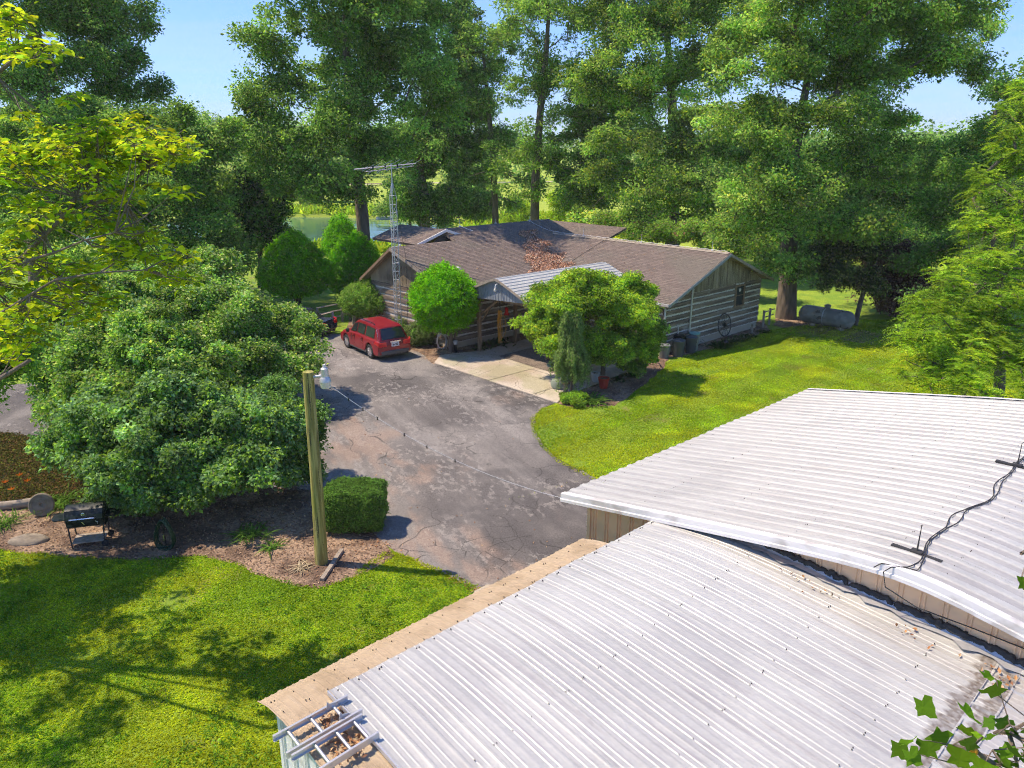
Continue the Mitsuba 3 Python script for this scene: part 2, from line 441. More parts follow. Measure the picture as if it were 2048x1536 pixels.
ground.add(np.vstack([np.column_stack([ring, ring[:, 0] * 0]), np.column_stack([inner, ring[:, 0] * 0 - 0.8])]), np.stack([k, (k + 1) % n, n + (k + 1) % n, n + k], 1))
obj('ground', ground, M['lawn'], kind='structure')
obj('pond', flat(ring, -0.35), M['water'], kind='structure')
obj('road', flat([(-95, 186), (-50, 193), (-20, 203), (30, 214), (90, 216), (90, 220), (30, 218), (-22, 207), (-52, 197), (-95, 190)], 0.03), M['concrete'], kind='structure')

drive_px = [(975, 1192), (900, 1153), (800, 1112), (772, 1090), (700, 1010), (640, 985), (480, 968), (330, 940), (150, 885), (-60, 860)]
drive_px2 = [(-60, 775), (80, 765), (230, 740), (420, 690), (560, 664), (640, 664), (700, 672), (815, 690), (850, 706), (870, 727), (1112, 805), (1085, 817), (1069, 836), (1070, 862), (1088, 892), (1122, 921), (1180, 951), (1240, 985)]
drive = [gp(*q)[:2] for q in drive_px + drive_px2] + [W(14.5, -8.9)[:2], W(9.5, -8.0)[:2]]
drive = wavy(drive, 0.035, 0.35, 3)
drive_poly = sg.Polygon(drive).buffer(0)
obj('driveway', flat(drive, 0.012), M['asphalt'], kind='structure')

apron_px = [(868, 727), (1114, 807), (1135, 790), (1195, 768), (1262, 742), (1235, 715), (1120, 672), (1060, 678), (960, 703), (905, 708), (880, 712)]
apron = sg.Polygon([gp(*q)[:2] for q in apron_px]).buffer(0)
gravel_px = [(998, 714), (1105, 748), (1225, 720), (1120, 683)]
gravel = sg.Polygon([gp(*q)[:2] for q in gravel_px])
# the apron is poured in slabs with open joints: along u and v
c0 = np.array(apron.centroid.coords[0])
apron_key = fresh('concrete_apron')
note(apron_key, kind='structure')
slabs = []
us, vs = [20.0, 24.05, 26.6, 29.2, 36.0], [-31.5, -27.4, -24.6, -21.9, -18.5]
for i in range(4):
    for j in range(4):
        cell = sg.Polygon([W(us[i] + .012, vs[j] + .012)[:2], W(us[i + 1] - .012, vs[j] + .012)[:2], W(us[i + 1] - .012, vs[j + 1] - .012)[:2], W(us[i] + .012, vs[j + 1] - .012)[:2]])
        part = cell.intersection(apron)
        for g in getattr(part, 'geoms', [part]):
            if g.area > 0.15:
                m = trimesh.creation.extrude_polygon(g.buffer(-0.006), 0.035, engine='earcut')
                m.apply_translation([0, 0, 0.004 + 0.004 * ((i + 2 * j) % 3)])
                key = fresh('slab', apron_key)
                scene[key] = mikit.ply(m, M['concrete'])
obj('gravel_bed', flat(np.array(gravel.exterior.coords)[:-1], 0.056), M['gravel'], kind='structure')

# planting beds of bare soil
bed_left = [gp(*q)[:2] for q in [(-60, 1095), (0, 1100), (110, 1112), (260, 1122), (400, 1112), (470, 1128), (560, 1165), (640, 1178), (720, 1150), (790, 1112), (768, 1085), (700, 1008), (640, 983), (480, 966), (330, 938), (250, 915), (120, 985), (-60, 1010)]]
bed_left = wavy(bed_left, 0.05, 0.4, 7)
obj('soil_bed', flat(bed_left, 0.008), M['soil'], kind='structure')
bed_holly = wavy([gp(*q)[:2] for q in [(1114, 807), (1140, 815), (1230, 812), (1290, 770), (1330, 735), (1335, 715), (1270, 728), (1262, 742), (1195, 768), (1135, 790)]], 0.05, 0.4, 8)
obj('soil_bed', flat(bed_holly, 0.009), M['soil'], kind='structure')
bed_wall = wavy([gp(*q)[:2] for q in [(1310, 722), (1385, 706), (1440, 695), (1540, 662), (1528, 640), (1330, 690)]], 0.05, 0.4, 9)
obj('soil_bed', flat(bed_wall, 0.0085), M['soil'], kind='structure')
bed_front = wavy([gp(*q)[:2] for q in [(795, 688), (812, 694), (850, 712), (868, 729), (882, 720), (905, 712), (960, 706), (1062, 682), (1060, 660), (940, 672), (850, 652), (760, 632), (700, 640), (690, 668)]], 0.05, 0.4, 10)
obj('soil_bed', flat(bed_front, 0.0165), M['soil'], kind='structure')
bed_tree = wavy([gp(*q)[:2] for q in [(1545, 650), (1600, 668), (1690, 682), (1750, 690), (1800, 672), (1720, 660), (1640, 640), (1560, 628)]], 0.06, 0.5, 11)
obj('soil_bed', flat(bed_tree, 0.010), M['soil'], kind='structure')
soil_polys = [sg.Polygon(q).buffer(0) for q in (bed_left, bed_holly, bed_wall, bed_front, bed_tree)]
# ground cover corner at the left: leaf litter and low plants
cover_px = [(-60, 868), (60, 858), (150, 888), (330, 940), (250, 915), (200, 1000), (120, 985), (-60, 1010)]
cover_poly = sg.Polygon([gp(*q)[:2] for q in cover_px]).convex_hull.difference(drive_poly)


# ---------------------------------------------------------------- the log house
house = thing('log_house', 'low log house with white chinking, brown shingle roofs and weathered board gables', 'house')


def gridbox(mb, lo, hi):
    return mb.box(lo, hi, GRID)


def log_wall(axis, fixed, a, b, z0, z1, courses, out, holes=(), seed=0):
    """Hewn logs with recessed chinking. axis 'u': the wall runs along u at v=fixed, outside towards sign out; axis 'v' the other way."""
    r = rng_of(seed)
    pitch = (z1 - z0) / courses
    chink = MB()

    def put(mb, s0, s1, d0, d1, za, zb):
        lo, hi = (s0, fixed + min(d0, d1), za), (s1, fixed + max(d0, d1), zb)
        if axis == 'v':
            lo, hi = (fixed + min(d0, d1), s0, za), (fixed + max(d0, d1), s1, zb)
        gridbox(mb, lo, hi)

    for c in range(courses):
        za, zb = z0 + c * pitch + 0.05 + r.normal() * 0.008, z0 + (c + 1) * pitch - 0.045 + r.normal() * 0.008
        spans = [(a, b)]
        for h0, h1, hz0, hz1 in holes:
            if hz0 < zb and hz1 > za:
                spans = [q for s in spans for q in ((s[0], min(s[1], h0)), (max(s[0], h1), s[1])) if q[1] - q[0] > 0.05]
        for s0, s1 in spans:
            mb = MB()
            # a hewn log: faceted, face a little uneven along its length
            m = max(2, int((s1 - s0) / 1.1))
            xs = np.linspace(s0, s1, m + 1)
            rows = []
            for x in xs:
                o = out * (0.075 + r.normal() * 0.010)
                dz = r.normal() * 0.008
                prof = [(out * -0.05, za + dz), (o * 0.86, za + dz), (o, za + 0.035 + dz), (o, zb - 0.035 + dz), (o * 0.86, zb + dz), (out * -0.05, zb + dz)]
                rows.append([(x, fixed + d, z) if axis == 'u' else (fixed + d, x, z) for d, z in prof])
            v = np.array(rows).reshape(-1, 3) @ GRID.T
            f = [[i * 6 + j, i * 6 + j + 1, (i + 1) * 6 + j + 1, (i + 1) * 6 + j] for i in range(m) for j in range(5)]
            for e in (0, m):
                q = e * 6
                f += [[q, q + 1, q + 4, q + 5], [q + 1, q + 2, q + 3, q + 4]]
            mb.add(v, f)
            obj('log', mb, LOGS[int(r.integers(2))], house)
    spans = [(a + 0.03, b - 0.03)]
    put(chink, a + 0.03, b - 0.03, -out * 0.08, out * 0.035, z0, z1)
    obj('chinking', chink, M['chink'], house, label='white mortar chinking between the logs')


ZL0, ZL1 = 0.32, 2.72
GU = 23.75                                                        # front gable wall
RV = -22.1                                                        # right gable wall
log_wall('v', GU, -37.0, -29.95, ZL0, ZL1, 7, -1, seed=1)
log_wall('u', -29.95, GU, 30.6, ZL0, ZL1 + 0.1, 7, 1, seed=2)
log_wall('v', 30.6, -29.9, RV, ZL0, ZL1, 7, -1, seed=3)
log_wall('u', RV, 30.55, 39.3, ZL0 + 0.05, ZL1 + 0.12, 8, 1, holes=[(36.72, 37.62, 1.62, 2.70)], seed=4)
log_wall('v', 39.3, -30.0, RV, ZL0, ZL1, 7, 1, seed=5)
log_wall('u', -37.0, GU, 31.0, ZL0, ZL1, 7, -1, seed=6)
f = MB()
gridbox(f, (GU + 0.02, -36.98, -0.2), (39.28, -30.0, ZL0))
gridbox(f, (30.62, -30.0, -0.2), (39.28, RV - 0.02, ZL0 + 0.05))
obj('foundation', f, M['foundation'], house)


def board_gable(axis, fixed, out, a, b, z0, top, matname, width=0.26, seed=0):
    """Vertical boards from z0 up to the roof line top(s)."""
    r = rng_of(seed)
    n = int(round((b - a) / width))
    w = (b - a) / n
    for i in range(n):
        s0, s1 = a + i * w + 0.006, a + (i + 1) * w - 0.006
        z1a, z1b = top(s0), top(s1)
        if max(z1a, z1b) - z0 < 0.06:
            continue
        zb = z0 - 0.03 - 0.03 * r.random()
        pts = [(s0, zb), (s1, zb), (s1, max(z1b, z0)), (s0, max(z1a, z0))]
        mid = (s0 + s1) / 2
        if a < gable_mid < b and s0 < gable_mid < s1:
            pts.insert(3, (gable_mid, top(gable_mid)))
        d = out * (0.085 + 0.010 * r.random())
        P = [((s, fixed + d, z) if axis == 'u' else (fixed + d, s, z)) for s, z in pts]
        nrm = np.array([0, -out, 0]) if axis == 'u' else np.array([-out, 0, 0])
        mb = MB().poly(np.array(P) @ GRID.T, 0.03, GRID @ nrm)
        obj('gable_board', mb, matname, house)
    back = MB()


def main_front(v):                                                # the long front slope of the main roof
    return 4.75 - 0.343 * (v + 34.4)


gable_mid = -34.4
board_gable('v', GU, -1, -37.0, -29.9, ZL1 + 0.02, lambda v: (main_front(v) if v > -34.4 else 4.75 + 0.64 * (v + 34.4)) - 0.10, M['board'], 0.27, 21)
gable_mid = 35.1


def wing(u):
    return 4.62 - 0.395 * abs(u - 35.1)


board_gable('u', RV, 1, 30.5, 39.3, ZL1 + 0.14, lambda u: wing(u) - 0.10, M['board'], 0.29, 22)


def shingles(P, Q, name='roof_slope', row=0.145, label=None):
    """A roof slope from the eave line P=(p0,p1) up to the ridge line Q=(q0,q1) (in u, v, z), laid in overlapping courses, with a deck below."""
    p0, p1, q0, q1 = (np.array(x, float) @ GRID.T for x in (*P, *Q))
    nrm = np.cross(p1 - p0, q0 - p0)
    nrm /= np.linalg.norm(nrm)
    if nrm[2] < 0:
        nrm = -nrm
    L = max(np.linalg.norm(q0 - p0), np.linalg.norm(q1 - p1))
    n = max(2, int(L / row))
    mb = MB()
    for i in range(n):
        t0, t1 = i / n, (i + 1) / n
        a0, a1, b0, b1 = p0 + (q0 - p0) * t0, p1 + (q1 - p1) * t0, p0 + (q0 - p0) * t1, p1 + (q1 - p1) * t1
        wd = np.linalg.norm(p1 - p0)
        lip = nrm * 0.016
        v = [a0 + lip, a1 + lip, b1, b0, a0, a1]
        t = [[0, i], [wd, i], [wd, i + .99], [0, i + .99], [0, i], [wd, i]]
        mb.add(v, [[0, 1, 2, 3], [4, 5, 1, 0]], t=np.array(t, float))
    key = obj(name, mb, M['shingle'], house, **({'label': label} if label else {}))
    deck = MB()
    v = np.array([p0, p1, q1, q0])
    deck.poly(v - nrm * 0.012, 0.11, -nrm)
    obj('roof_deck', deck, M['board_grey'], house)
    return key


EU = 23.25                                                        # rake edge of the front gable
shingles(((EU, -29.35, main_front(-29.35)), (36.6, -29.35, main_front(-29.35))), ((EU, -34.4, 4.75), (36.6, -34.4, 4.75)))
shingles(((27.6, -34.4, 4.752), (36.6, -34.4, 4.752)), ((27.6, -35.9, main_front(-35.9)), (36.6, -35.9, main_front(-35.9))))
shingles(((EU, -37.5, 4.75 - 0.64 * 3.1), (27.9, -37.5, 4.75 - 0.64 * 3.1)), ((EU, -34.4, 4.75), (27.9, -34.4, 4.75)))
shingles(((27.6, -41.0, 3.3), (36.6, -41.0, 3.3)), ((27.6, -35.9, main_front(-35.9)), (36.6, -35.9, main_front(-35.9))))
shingles(((30.15, -21.5, wing(30.15)), (30.15, -34.8, wing(30.15))), ((35.1, -21.5, 4.62), (35.1, -34.8, 4.62)))
shingles(((39.6, -21.5, wing(39.6)), (39.6, -34.8, wing(39.6))), ((35.1, -21.5, 4.62), (35.1, -34.8, 4.62)))
# small cross gable behind the front wing, and the low roof at the back
shingles(((25.5, -35.2, 4.62), (25.5, -39.5, 4.62)), ((27.55, -35.2, 5.28), (27.55, -39.5, 5.28)), label='dark shingle slope of the small cross gable')
shingles(((29.6, -35.2, 4.62), (29.6, -39.5, 4.62)), ((27.55, -35.2, 5.28), (27.55, -39.5, 5.28)))
shingles(((38.6, -34.0, 3.35), (38.6, -41.0, 3.35)), ((42.2, -34.0, 4.45), (42.2, -41.0, 4.45)), label='low mossy brown roof slope at the back of the house')
w = MB()
gridbox(w, (36.2, -40.5, 0), (42.0, -34.6, 3.2))
obj('back_wall', w, LOGS[0], house)
t = MB()
for s in (-1, 1):
    t.poly(np.array([(27.55, -35.10, 5.33), (27.55 + s * 2.05, -35.10, 4.66), (27.55 + s * 2.05, -35.10, 4.50), (27.55, -35.10, 5.17)]) @ GRID.T, 0.06, AV)
obj('gable_trim', t, M['trim_white'], house, label='white trim of the small cross gable')
obj('gable_vent', MB().poly(np.array([(26.6, -35.25, 4.55), (28.5, -35.25, 4.55), (27.55, -35.25, 5.15)]) @ GRID.T, 0.04, AV), M['tar'], house)  # triangular face of the cross gable, in the dark tar colour


def edge_board(p, q, h, th, matname, name):
    """A board along a roof edge from p to q (u, v, z), h tall below the line, th thick outwards."""
    p, q = np.array(p, float), np.array(q, float)
    d = q - p
    side = np.cross(d, [0, 0, 1.0])
    side /= np.linalg.norm(side)
    pts = np.array([p, q, q - [0, 0, h], p - [0, 0, h]])
    return obj(name, MB().poly(pts @ GRID.T, th, GRID @ side), matname, house)


edge_board((EU - .02, -29.3, main_front(-29.3) - .02), (EU - .02, -34.4, 4.73), 0.16, 0.035, M['old_timber'], 'rake_board')
edge_board((EU - .02, -37.5, 2.75), (EU - .02, -34.4, 4.73), 0.16, 0.035, M['timber'], 'rake_board')
edge_board((30.1, -21.47, wing(30.15) - .02), (35.1, -21.47, 4.60), 0.15, 0.035, M['grey_metal'], 'rake_board')
edge_board((39.6, -21.47, wing(39.6) - .02), (35.1, -21.47, 4.60), 0.15, 0.035, M['old_timber'], 'rake_board')
edge_board((30.12, -21.5, wing(30.15)), (30.12, -29.3, wing(30.15)), 0.12, 0.09, M['trim_white'], 'gutter')
edge_board((EU, -29.32, main_front(-29.3)), (30.2, -29.32, main_front(-29.3)), 0.12, 0.09, M['trim_white'], 'gutter')
# ridge caps: overlapping metal-edged shingles along the right wing's ridge
for i in range(27):
    v0 = -34.0 + i * 0.46
    mb = MB()
    for s in (-1, 1):
        a = np.array([(35.1, v0, 4.655), (35.1 + s * 0.17, v0, 4.655 - 0.075), (35.1 + s * 0.17, v0 + 0.48, 4.675 - 0.075), (35.1, v0 + 0.48, 4.675)]) @ GRID.T
        mb.poly(a, 0.008, [0, 0, -1])
    obj('ridge_cap', mb, M['old_timber'], house)
# window in the right gable wall
win = fresh('window', house)
fr = MB()
for lo, hi in (((36.70, RV - .02, 1.60), (36.80, RV + .11, 2.72)), ((37.54, RV - .02, 1.60), (37.64, RV + .11, 2.72)), ((36.80, RV - .02, 2.62), (37.54, RV + .11, 2.72)), ((36.66, RV - .02, 1.52), (37.68, RV + .13, 1.60)), ((36.80, RV + .02, 2.12), (37.54, RV + .075, 2.16))):
    gridbox(fr, lo, hi)
scene[win] = mikit.ply(fr.mesh(), M['timber'])
g = MB()
gridbox(g, (36.8, RV - .0, 1.6), (37.54, RV + .055, 2.62))
obj('pane', g, M['window'], win)
obj('vent_disc', MB().lathe([(0, 0.0), (0.10, 0.0), (0.10, 0.015), (0, 0.02)], W(37.17, RV + 0.06, 2.42), 18, np.stack([AU, [0, 0, 1], AV], 1)), M['chink'], win)
# downpipes, vents, roof stack
obj('vent_pipe', MB().tube([W(32.55, RV + .17, 0.9), W(32.6, RV + .17, 2.95), W(32.6, RV + .2, 3.05), W(32.5, RV + .24, 3.08)], 0.045, 10), M['zinc'], house, 30)
obj('downpipe', MB().tube([W(30.45, RV + .14, 0.15), W(30.45, RV + .14, 2.35), W(30.2, RV + .1, 2.6)], 0.05, 8), M['trim_white'], house, 30)
obj('meter_pipe', MB().tube([W(31.6, RV + .15, 0.5), W(31.6, RV + .15, 1.35)], 0.03, 8), M['zinc'], house, 30)
obj('roof_stack', MB().tube([W(24.6, -30.6, 3.3), W(24.6, -30.6, 3.85), W(24.6, -30.5, 3.95), W(24.6, -30.35, 3.95)], 0.09, 10), M['zinc'], house, 30)


def air_terminal(u, v, z, h=0.42):
    mb = MB().tube([W(u, v, z), W(u, v, z + h)], [0.013, 0.008], 5)
    gridbox(mb, (u - .05, v - .05, z - .03), (u + .05, v + .05, z + .035))
    obj('lightning_rod', mb, M['trim_white'], house)


for v in (-31.5, -27.2, -22.6):
    air_terminal(35.1, v, 4.68)
for u in (23.9, 29.2):
    air_terminal(u, -34.4 if u < 27 else -35.9, 4.80 if u < 27 else 5.30)
for u in (32.0, 34.9):
    air_terminal(u, -35.9, 5.30, 0.25)
obj('lightning_cable', MB().tube([W(34.6, -35.85, 5.33), W(34.8, -35.0, 5.02), W(35.0, -34.3, 4.77), W(35.1, -33.0, 4.70), W(35.1, -21.7, 4.70)], 0.012, 5), M['trim_white'], house)
obj('lightning_cable', MB().tube([W(31.6, -30.0, wing(31.6) + .03), W(33.2, -29.9, wing(33.2) + .03), W(35.05, -29.6, 4.70)], 0.012, 5), M['tar'], house)
obj('lightning_cable', MB().tube([W(29.2, -35.9, 5.33), W(29.45, -35.5, 5.16), W(29.6, -35.2, 5.06)], 0.02, 5), M['trim_white'], house)

# ---------------------------------------------------------------- carport
carport = thing('carport', 'open timber carport with white ribbed metal roof against the log house', 'carport')
CV, CZ = -27.1, 3.9


def cz(v):
    d = abs(v - CV)
    return CZ + 0.055 - 0.405 * math.sqrt(d * d + 0.03)


mb = MB()
vsamp = np.linspace(-29.35, -24.95, 45)
uu = []
for c in np.arange(24.15, 32.4, 0.30):
    uu += [(c, 0), (c + .03, .022), (c + .06, .022), (c + .09, 0)]
# ribs run along u (with the ridge): profile across v
prof = []
for c in np.arange(-29.35, -24.9, 0.23):
    prof += [(c, 0), (c + .02, .03), (c + .06, .03), (c + .08, 0)]
prof = [q for q in prof if q[0] <= -24.95]
us2 = [24.1, 26, 28, 30, 31.9]
v = np.array([[u, q[0], cz(q[0]) + q[1]] for u in us2 for q in prof]) @ GRID.T
m = len(prof)
fidx = [[i * m + j, i * m + j + 1, (i + 1) * m + j + 1, (i + 1) * m + j] for i in range(len(us2) - 1) for j in range(m - 1)]
obj('roof_sheet', MB().add(v, fidx), M['carport_roof'], carport)
v2 = v.copy()
v2[:, 2] -= 0.05
obj('ceiling_sheet', MB().add(v2, fidx), M['trim_white'], carport)
for i in range(22):                                               # ribbed grey gable panel, strip by strip
    a, b = -29.2 + i * 0.195, -29.2 + (i + 1) * 0.195
    zb = 2.72 + 0.012 * i
    ta, tb = cz(a) - 0.06, cz(b) - 0.06
    if max(ta, tb) - zb < 0.03:
        continue
    off = 0.0
    mbp = MB().poly(np.array([(24.3, a, min(zb, ta)), (24.3, b - .02, min(zb, tb)), (24.3, b - .02, tb), (24.3, a, ta)]) @ GRID.T, 0.03, -AU)
    mbp.poly(np.array([(24.3, b - .02, min(zb, tb)), (24.3, b, min(zb, tb)), (24.3, b, tb), (24.3, b - .02, tb)]) @ GRID.T, 0.05, -AU)
    obj('gable_panel', mbp, M['grey_metal'], carport)
for s, nm in ((-1, 'left'), (1, 'right')):
    mb = MB()
    vs2 = np.linspace(CV, CV + s * 2.2, 9)
    for a, b in zip(vs2, vs2[1:]):
        mb.poly(np.array([(24.1, a, cz(a) + .03), (24.1, b, cz(b) + .03), (24.1, b, cz(b) - .09), (24.1, a, cz(a) - .09)]) @ GRID.T, 0.03, -AU)
    obj('barge_board', mb, M['old_timber'], carport)


def post(u, v, h, w=0.075):
    mb = MB()
    gridbox(mb, (u - w, v - w, 0), (u + w, v + w, h))
    obj('post', mb, M['timber'], carport)


for u, v, h in ((24.6, -28.85, 2.72), (27.0, -28.8, 2.72), (29.4, -28.8, 2.72), (25.7, -25.2, 2.78), (27.9, -25.2, 2.78), (30.2, -25.2, 2.78)):
    post(u, v, h)
for v in (-28.85, -25.2):
    mb = MB()
    gridbox(mb, (24.3, v - .05, 2.73), (30.4, v + .05, 2.92))
    obj('beam', mb, M['timber'], carport)
mb = MB()
gridbox(mb, (24.52, -29.5, 2.74), (24.68, -24.95, 2.90))
obj('beam', mb, M['timber'], carport)


def bar(p, q, w, matname, name, parent):
    p, q = np.array(p, float) @ GRID.T, np.array(q, float) @ GRID.T
    return obj(name, MB().tube([p, q], w, 4), matname, parent)


bar((24.6, -28.8, 1.75), (24.6, -29.8, 2.65), 0.05, M['timber'], 'brace', carport)
bar((24.65, -28.75, 1.5), (25.9, -28.8, 2.75), 0.05, M['timber'], 'brace', carport)
bar((24.6, -28.7, 1.9), (24.6, -27.4, 2.8), 0.05, M['timber'], 'brace', carport)
bar((25.2, -29.3, 1.3), (26.2, -29.3, 2.4), 0.03, M['dark_steel'], 'rod', carport)
mb = MB()
gridbox(mb, (24.9, -22.45, 0), (29.2, -22.25, 0.95))
lw = thing('low_wall', 'low grey block wall in the shade behind the holly trunk', 'wall')
mbw = MB()
for c in range(5):
    for k2 in range(11):
        u0 = 24.9 + k2 * 0.4 + (0.2 if c % 2 else 0)
        mb = MB()
        gridbox(mb, (u0 + .005, -22.45, c * 0.19 + .004), (u0 + .395, -22.25, c * 0.19 + .186))
        obj('block', mb, M['foundation'], lw)
lampc = thing('flood_lamp', 'small white bulb lamp under the peak of the carport gable', 'lamp')
obj('bulb', MB().lathe([(0, -.12), (.06, -.10), (.075, -.04), (.05, .02), (.03, .06), (0, .06)], W(24.02, -27.0, 3.42), 12), M['globe'], lampc, 40)
obj('socket', MB().tube([W(24.02, -27.0, 3.46), W(24.05, -27.0, 3.62), W(24.2, -27.0, 3.68)], 0.03, 8), M['trim_white'], lampc)
# ---------------------------------------------------------------- the two metal sheds in front
PITCH_RIB = 0.305


def ribs_at(width, start=0.0, major=0.016, minor=0.004):
    """Cross-section samples (offset, height) of one sheet of ribbed steel: a main rib every 0.305 m with two pencil ribs between."""
    s = [(0.0, major)]
    c = 0.0
    while c < width - 1e-6:
        s += [(c + .018, major), (c + .034, 0), (c + .094, 0), (c + .100, minor), (c + .118, minor), (c + .124, 0), (c + .178, 0), (c + .184, minor), (c + .202, minor), (c + .208, 0),
              (c + .271, 0), (c + .287, major)]
        c += PITCH_RIB
    s += [(width, major)]
    return [q for q in s if q[0] <= width + 1e-6]


def wide_ribs(width, start=0.0, major=0.024, minor=0.004):
    """Ribbed sheet with broad flat ribs."""
    s = [(0.0, major)]
    c = 0.0
    while c < width - 1e-6:
        s += [(c + .052, major), (c + .074, 0), (c + .118, 0), (c + .124, minor), (c + .136, minor), (c + .142, 0), (c + .163, 0), (c + .169, minor), (c + .181, minor), (c + .187, 0),
              (c + .231, 0), (c + .253, major)]
        c += PITCH_RIB
    s += [(width, major)]
    return [q for q in s if q[0] <= width + 1e-6]


def roof_sheets(parent, u0, u1, vs, zf, matname, name, wob=0.0, seed=0, rib=(0.024, 0.004), shape=None):
    """Sheets 0.915 m wide side by side along u, each bent over the profile zf(u, v)."""
    r = rng_of(seed)
    a = u0
    k2 = 0
    while a < u1 - 0.05:
        b = min(a + 0.915, u1)
        s = (shape or ribs_at)(b - a, 0.0, *rib)
        V0 = np.array(vs, float)
        v = []
        e0, e1 = r.normal() * 0.008, r.normal() * 0.008
        for du, h in s:
            for i, vv in enumerate(V0):
                x = vv + (e0 if i == 0 else e1 if i == len(V0) - 1 else 0)
                dent = wob * (meshkit.noise(np.array([(a + du) * 2.0, vv * 0.9, seed])) - 0.5)
                v.append((a + du, x, zf(a + du, vv) + h + dent + (0.0015 if k2 % 2 else 0)))
        m = len(V0)
        f = [[i * m + j, i * m + j + 1, (i + 1) * m + j + 1, (i + 1) * m + j] for i in range(len(s) - 1) for j in range(m - 1)]
        obj(name, MB().add(np.array(v) @ GRID.T, f), matname, parent, 28)
        a = b
        k2 += 1


def wall_sheets(parent, axis, fixed, out, a, b, z0, zt, matname, name):
    """Upright ribbed steel: sheets 0.915 m wide with paired ribs."""
    x = a
    while x < b - 0.05:
        y = min(x + 0.915, b)
        s = []
        c = x
        while c < y - 1e-6:
            for o, h in ((0, 0), (.10, 0), (.108, .02), (.122, .02), (.13, 0), (.165, 0), (.173, .02), (.187, .02), (.195, 0), (.304, 0)):
                if c + o <= y:
                    s.append((c + o, h))
            c += PITCH_RIB
        s.append((y, 0))
        v = []
        for q, h in s:
            for z in (z0, zt(q)):
                v.append((q, fixed + out * h, z) if axis == 'u' else (fixed + out * h, q, z))
        f = [[2 * i, 2 * i + 1, 2 * i + 3, 2 * i + 2] for i in range(len(s) - 1)]
        obj(name, MB().add(np.array(v) @ GRID.T, f), matname, parent)
        x = y


garage = thing('garage', 'tan ribbed metal garage under a broad white ribbed roof', 'garage')
GU0, GU1, GVE, GVR = 10.55, 20.85, -9.88, -3.3


def gz_roof(u, v):
    return 4.42 - 0.185 * math.sqrt((v - GVR) ** 2 + 0.64)


vs_g = np.concatenate([np.linspace(GVE, -5.5, 10), np.linspace(-5.0, -1.6, 14), np.linspace(-1.0, 3.28, 9)])
roof_sheets(garage, GU0, GU1, vs_g, gz_roof, M['white_roof'], 'roof_panel', wob=0.016, seed=31, shape=wide_ribs)
GW = GU0 + 0.26
wall_sheets(garage, 'v', GW, -1, -9.35, 2.75, 0, lambda v: gz_roof(0, v) - 0.03, M['tan_wall'], 'wall_panel')
wall_sheets(garage, 'u', -9.35, -1, GW, 20.6, 0, lambda u: gz_roof(0, -9.35) - 0.03, M['tan_wall'], 'wall_panel')
wall_sheets(garage, 'v', 20.6, 1, -9.35, 2.75, 0, lambda v: gz_roof(0, v) - 0.03, M['tan_wall'], 'wall_panel')
wall_sheets(garage, 'u', 2.75, 1, GW, 20.6, 0, lambda u: gz_roof(0, 2.75) - 0.03, M['tan_wall'], 'wall_panel')
mb = MB()
gridbox(mb, (GW - .03, -9.38, 0), (GW + .06, -9.30, 3.2))
obj('corner_trim', mb, M['tan_wall'], garage)


def rake(parent, u, side, vs, zf, drop, matname):
    """Folded flashing along a gable edge: top flange, rounded nose and hanging lip, in lapped lengths."""
    for k2 in range(0, len(vs) - 1, 5):
        seg = vs[k2:k2 + 6]
        lift = 0.003 * ((k2 // 5) % 2)
        prof = [(0.09, 0.028), (0.0, 0.034), (-0.022, 0.022), (-0.026, 0.0), (-0.026, -drop * .55), (-0.045, -drop * .62), (-0.045, -drop), (-0.03, -drop)]
        v = np.array([[u - side * (a + 0), vv, zf(u, vv) + b + lift] for vv in seg for a, b in prof]) @ GRID.T
        m = len(prof)
        f = [[i * m + j, i * m + j + 1, (i + 1) * m + j + 1, (i + 1) * m + j] for i in range(len(seg) - 1) for j in range(m - 1)]
        obj('rake_trim', MB().add(v, f), matname, parent, 40)


rake(garage, GU0, -1, vs_g, gz_roof, 0.15, M['trim_white'])
rake(garage, GU1, 1, vs_g, gz_roof, 0.15, M['trim_white'])
mb = MB()
gridbox(mb, (GU0 + .02, GVE + .02, gz_roof(0, GVE) - .06), (GU1 - .02, GVE + .05, gz_roof(0, GVE) - 0.005))
obj('eave_strip', mb, M['trim_white'], garage)
r = rng_of(77)


def screws(parent, rows, u0, u1, zf, lift, rad, step=PITCH_RIB, off=0.03):
    mb = MB()
    for vv in rows:
        for u in np.arange(u0 + 0.06, u1, step):
            for k2 in range(2 if r.random() < .35 else 1):
                q = W(u + off * (1 if k2 == 0 else 2.4), vv + r.normal() * 0.008, 0)
                q[2] = zf(u, vv) + lift
                mb.lathe([(rad, 0), (rad, 0.008), (rad * .55, 0.018), (0, 0.018)], q, 6)
    obj('screw_heads', mb, M['dark_steel'], parent, kind='stuff')


screws(garage, (-9.6, -8.1, -6.6, -5.1, -3.7, -2.9, -1.2, 0.6, 2.2), GU0, GU1, gz_roof, 0.003, 0.007)

work = thing('workshop', 'low workshop with a bowed pale grey ribbed metal roof lapped over tan sheets', 'workshop')
PV = [-8.6, -7.62, -7.1, -6.6, -6.1, -5.6, -5.0, -4.4, -3.8, -3.2, -2.6, -2.0, -1.0, 0.0, 1.0, 2.0, 3.0, 4.2]
PN = [3.22, 3.37, 3.345, 3.30, 3.235, 3.165, 3.07, 2.98, 2.90, 2.82, 2.75, 2.68, 2.57, 2.46, 2.35, 2.24, 2.13, 2.0]
PF = [3.28, 3.46, 3.545, 3.605, 3.64, 3.645, 3.63, 3.60, 3.565, 3.53, 3.49, 3.45, 3.37, 3.29, 3.20, 3.11, 3.02, 2.9]
from scipy.interpolate import CubicSpline  # noqa: E402
SN, SF = CubicSpline(PV, PN), CubicSpline(PV, PF)


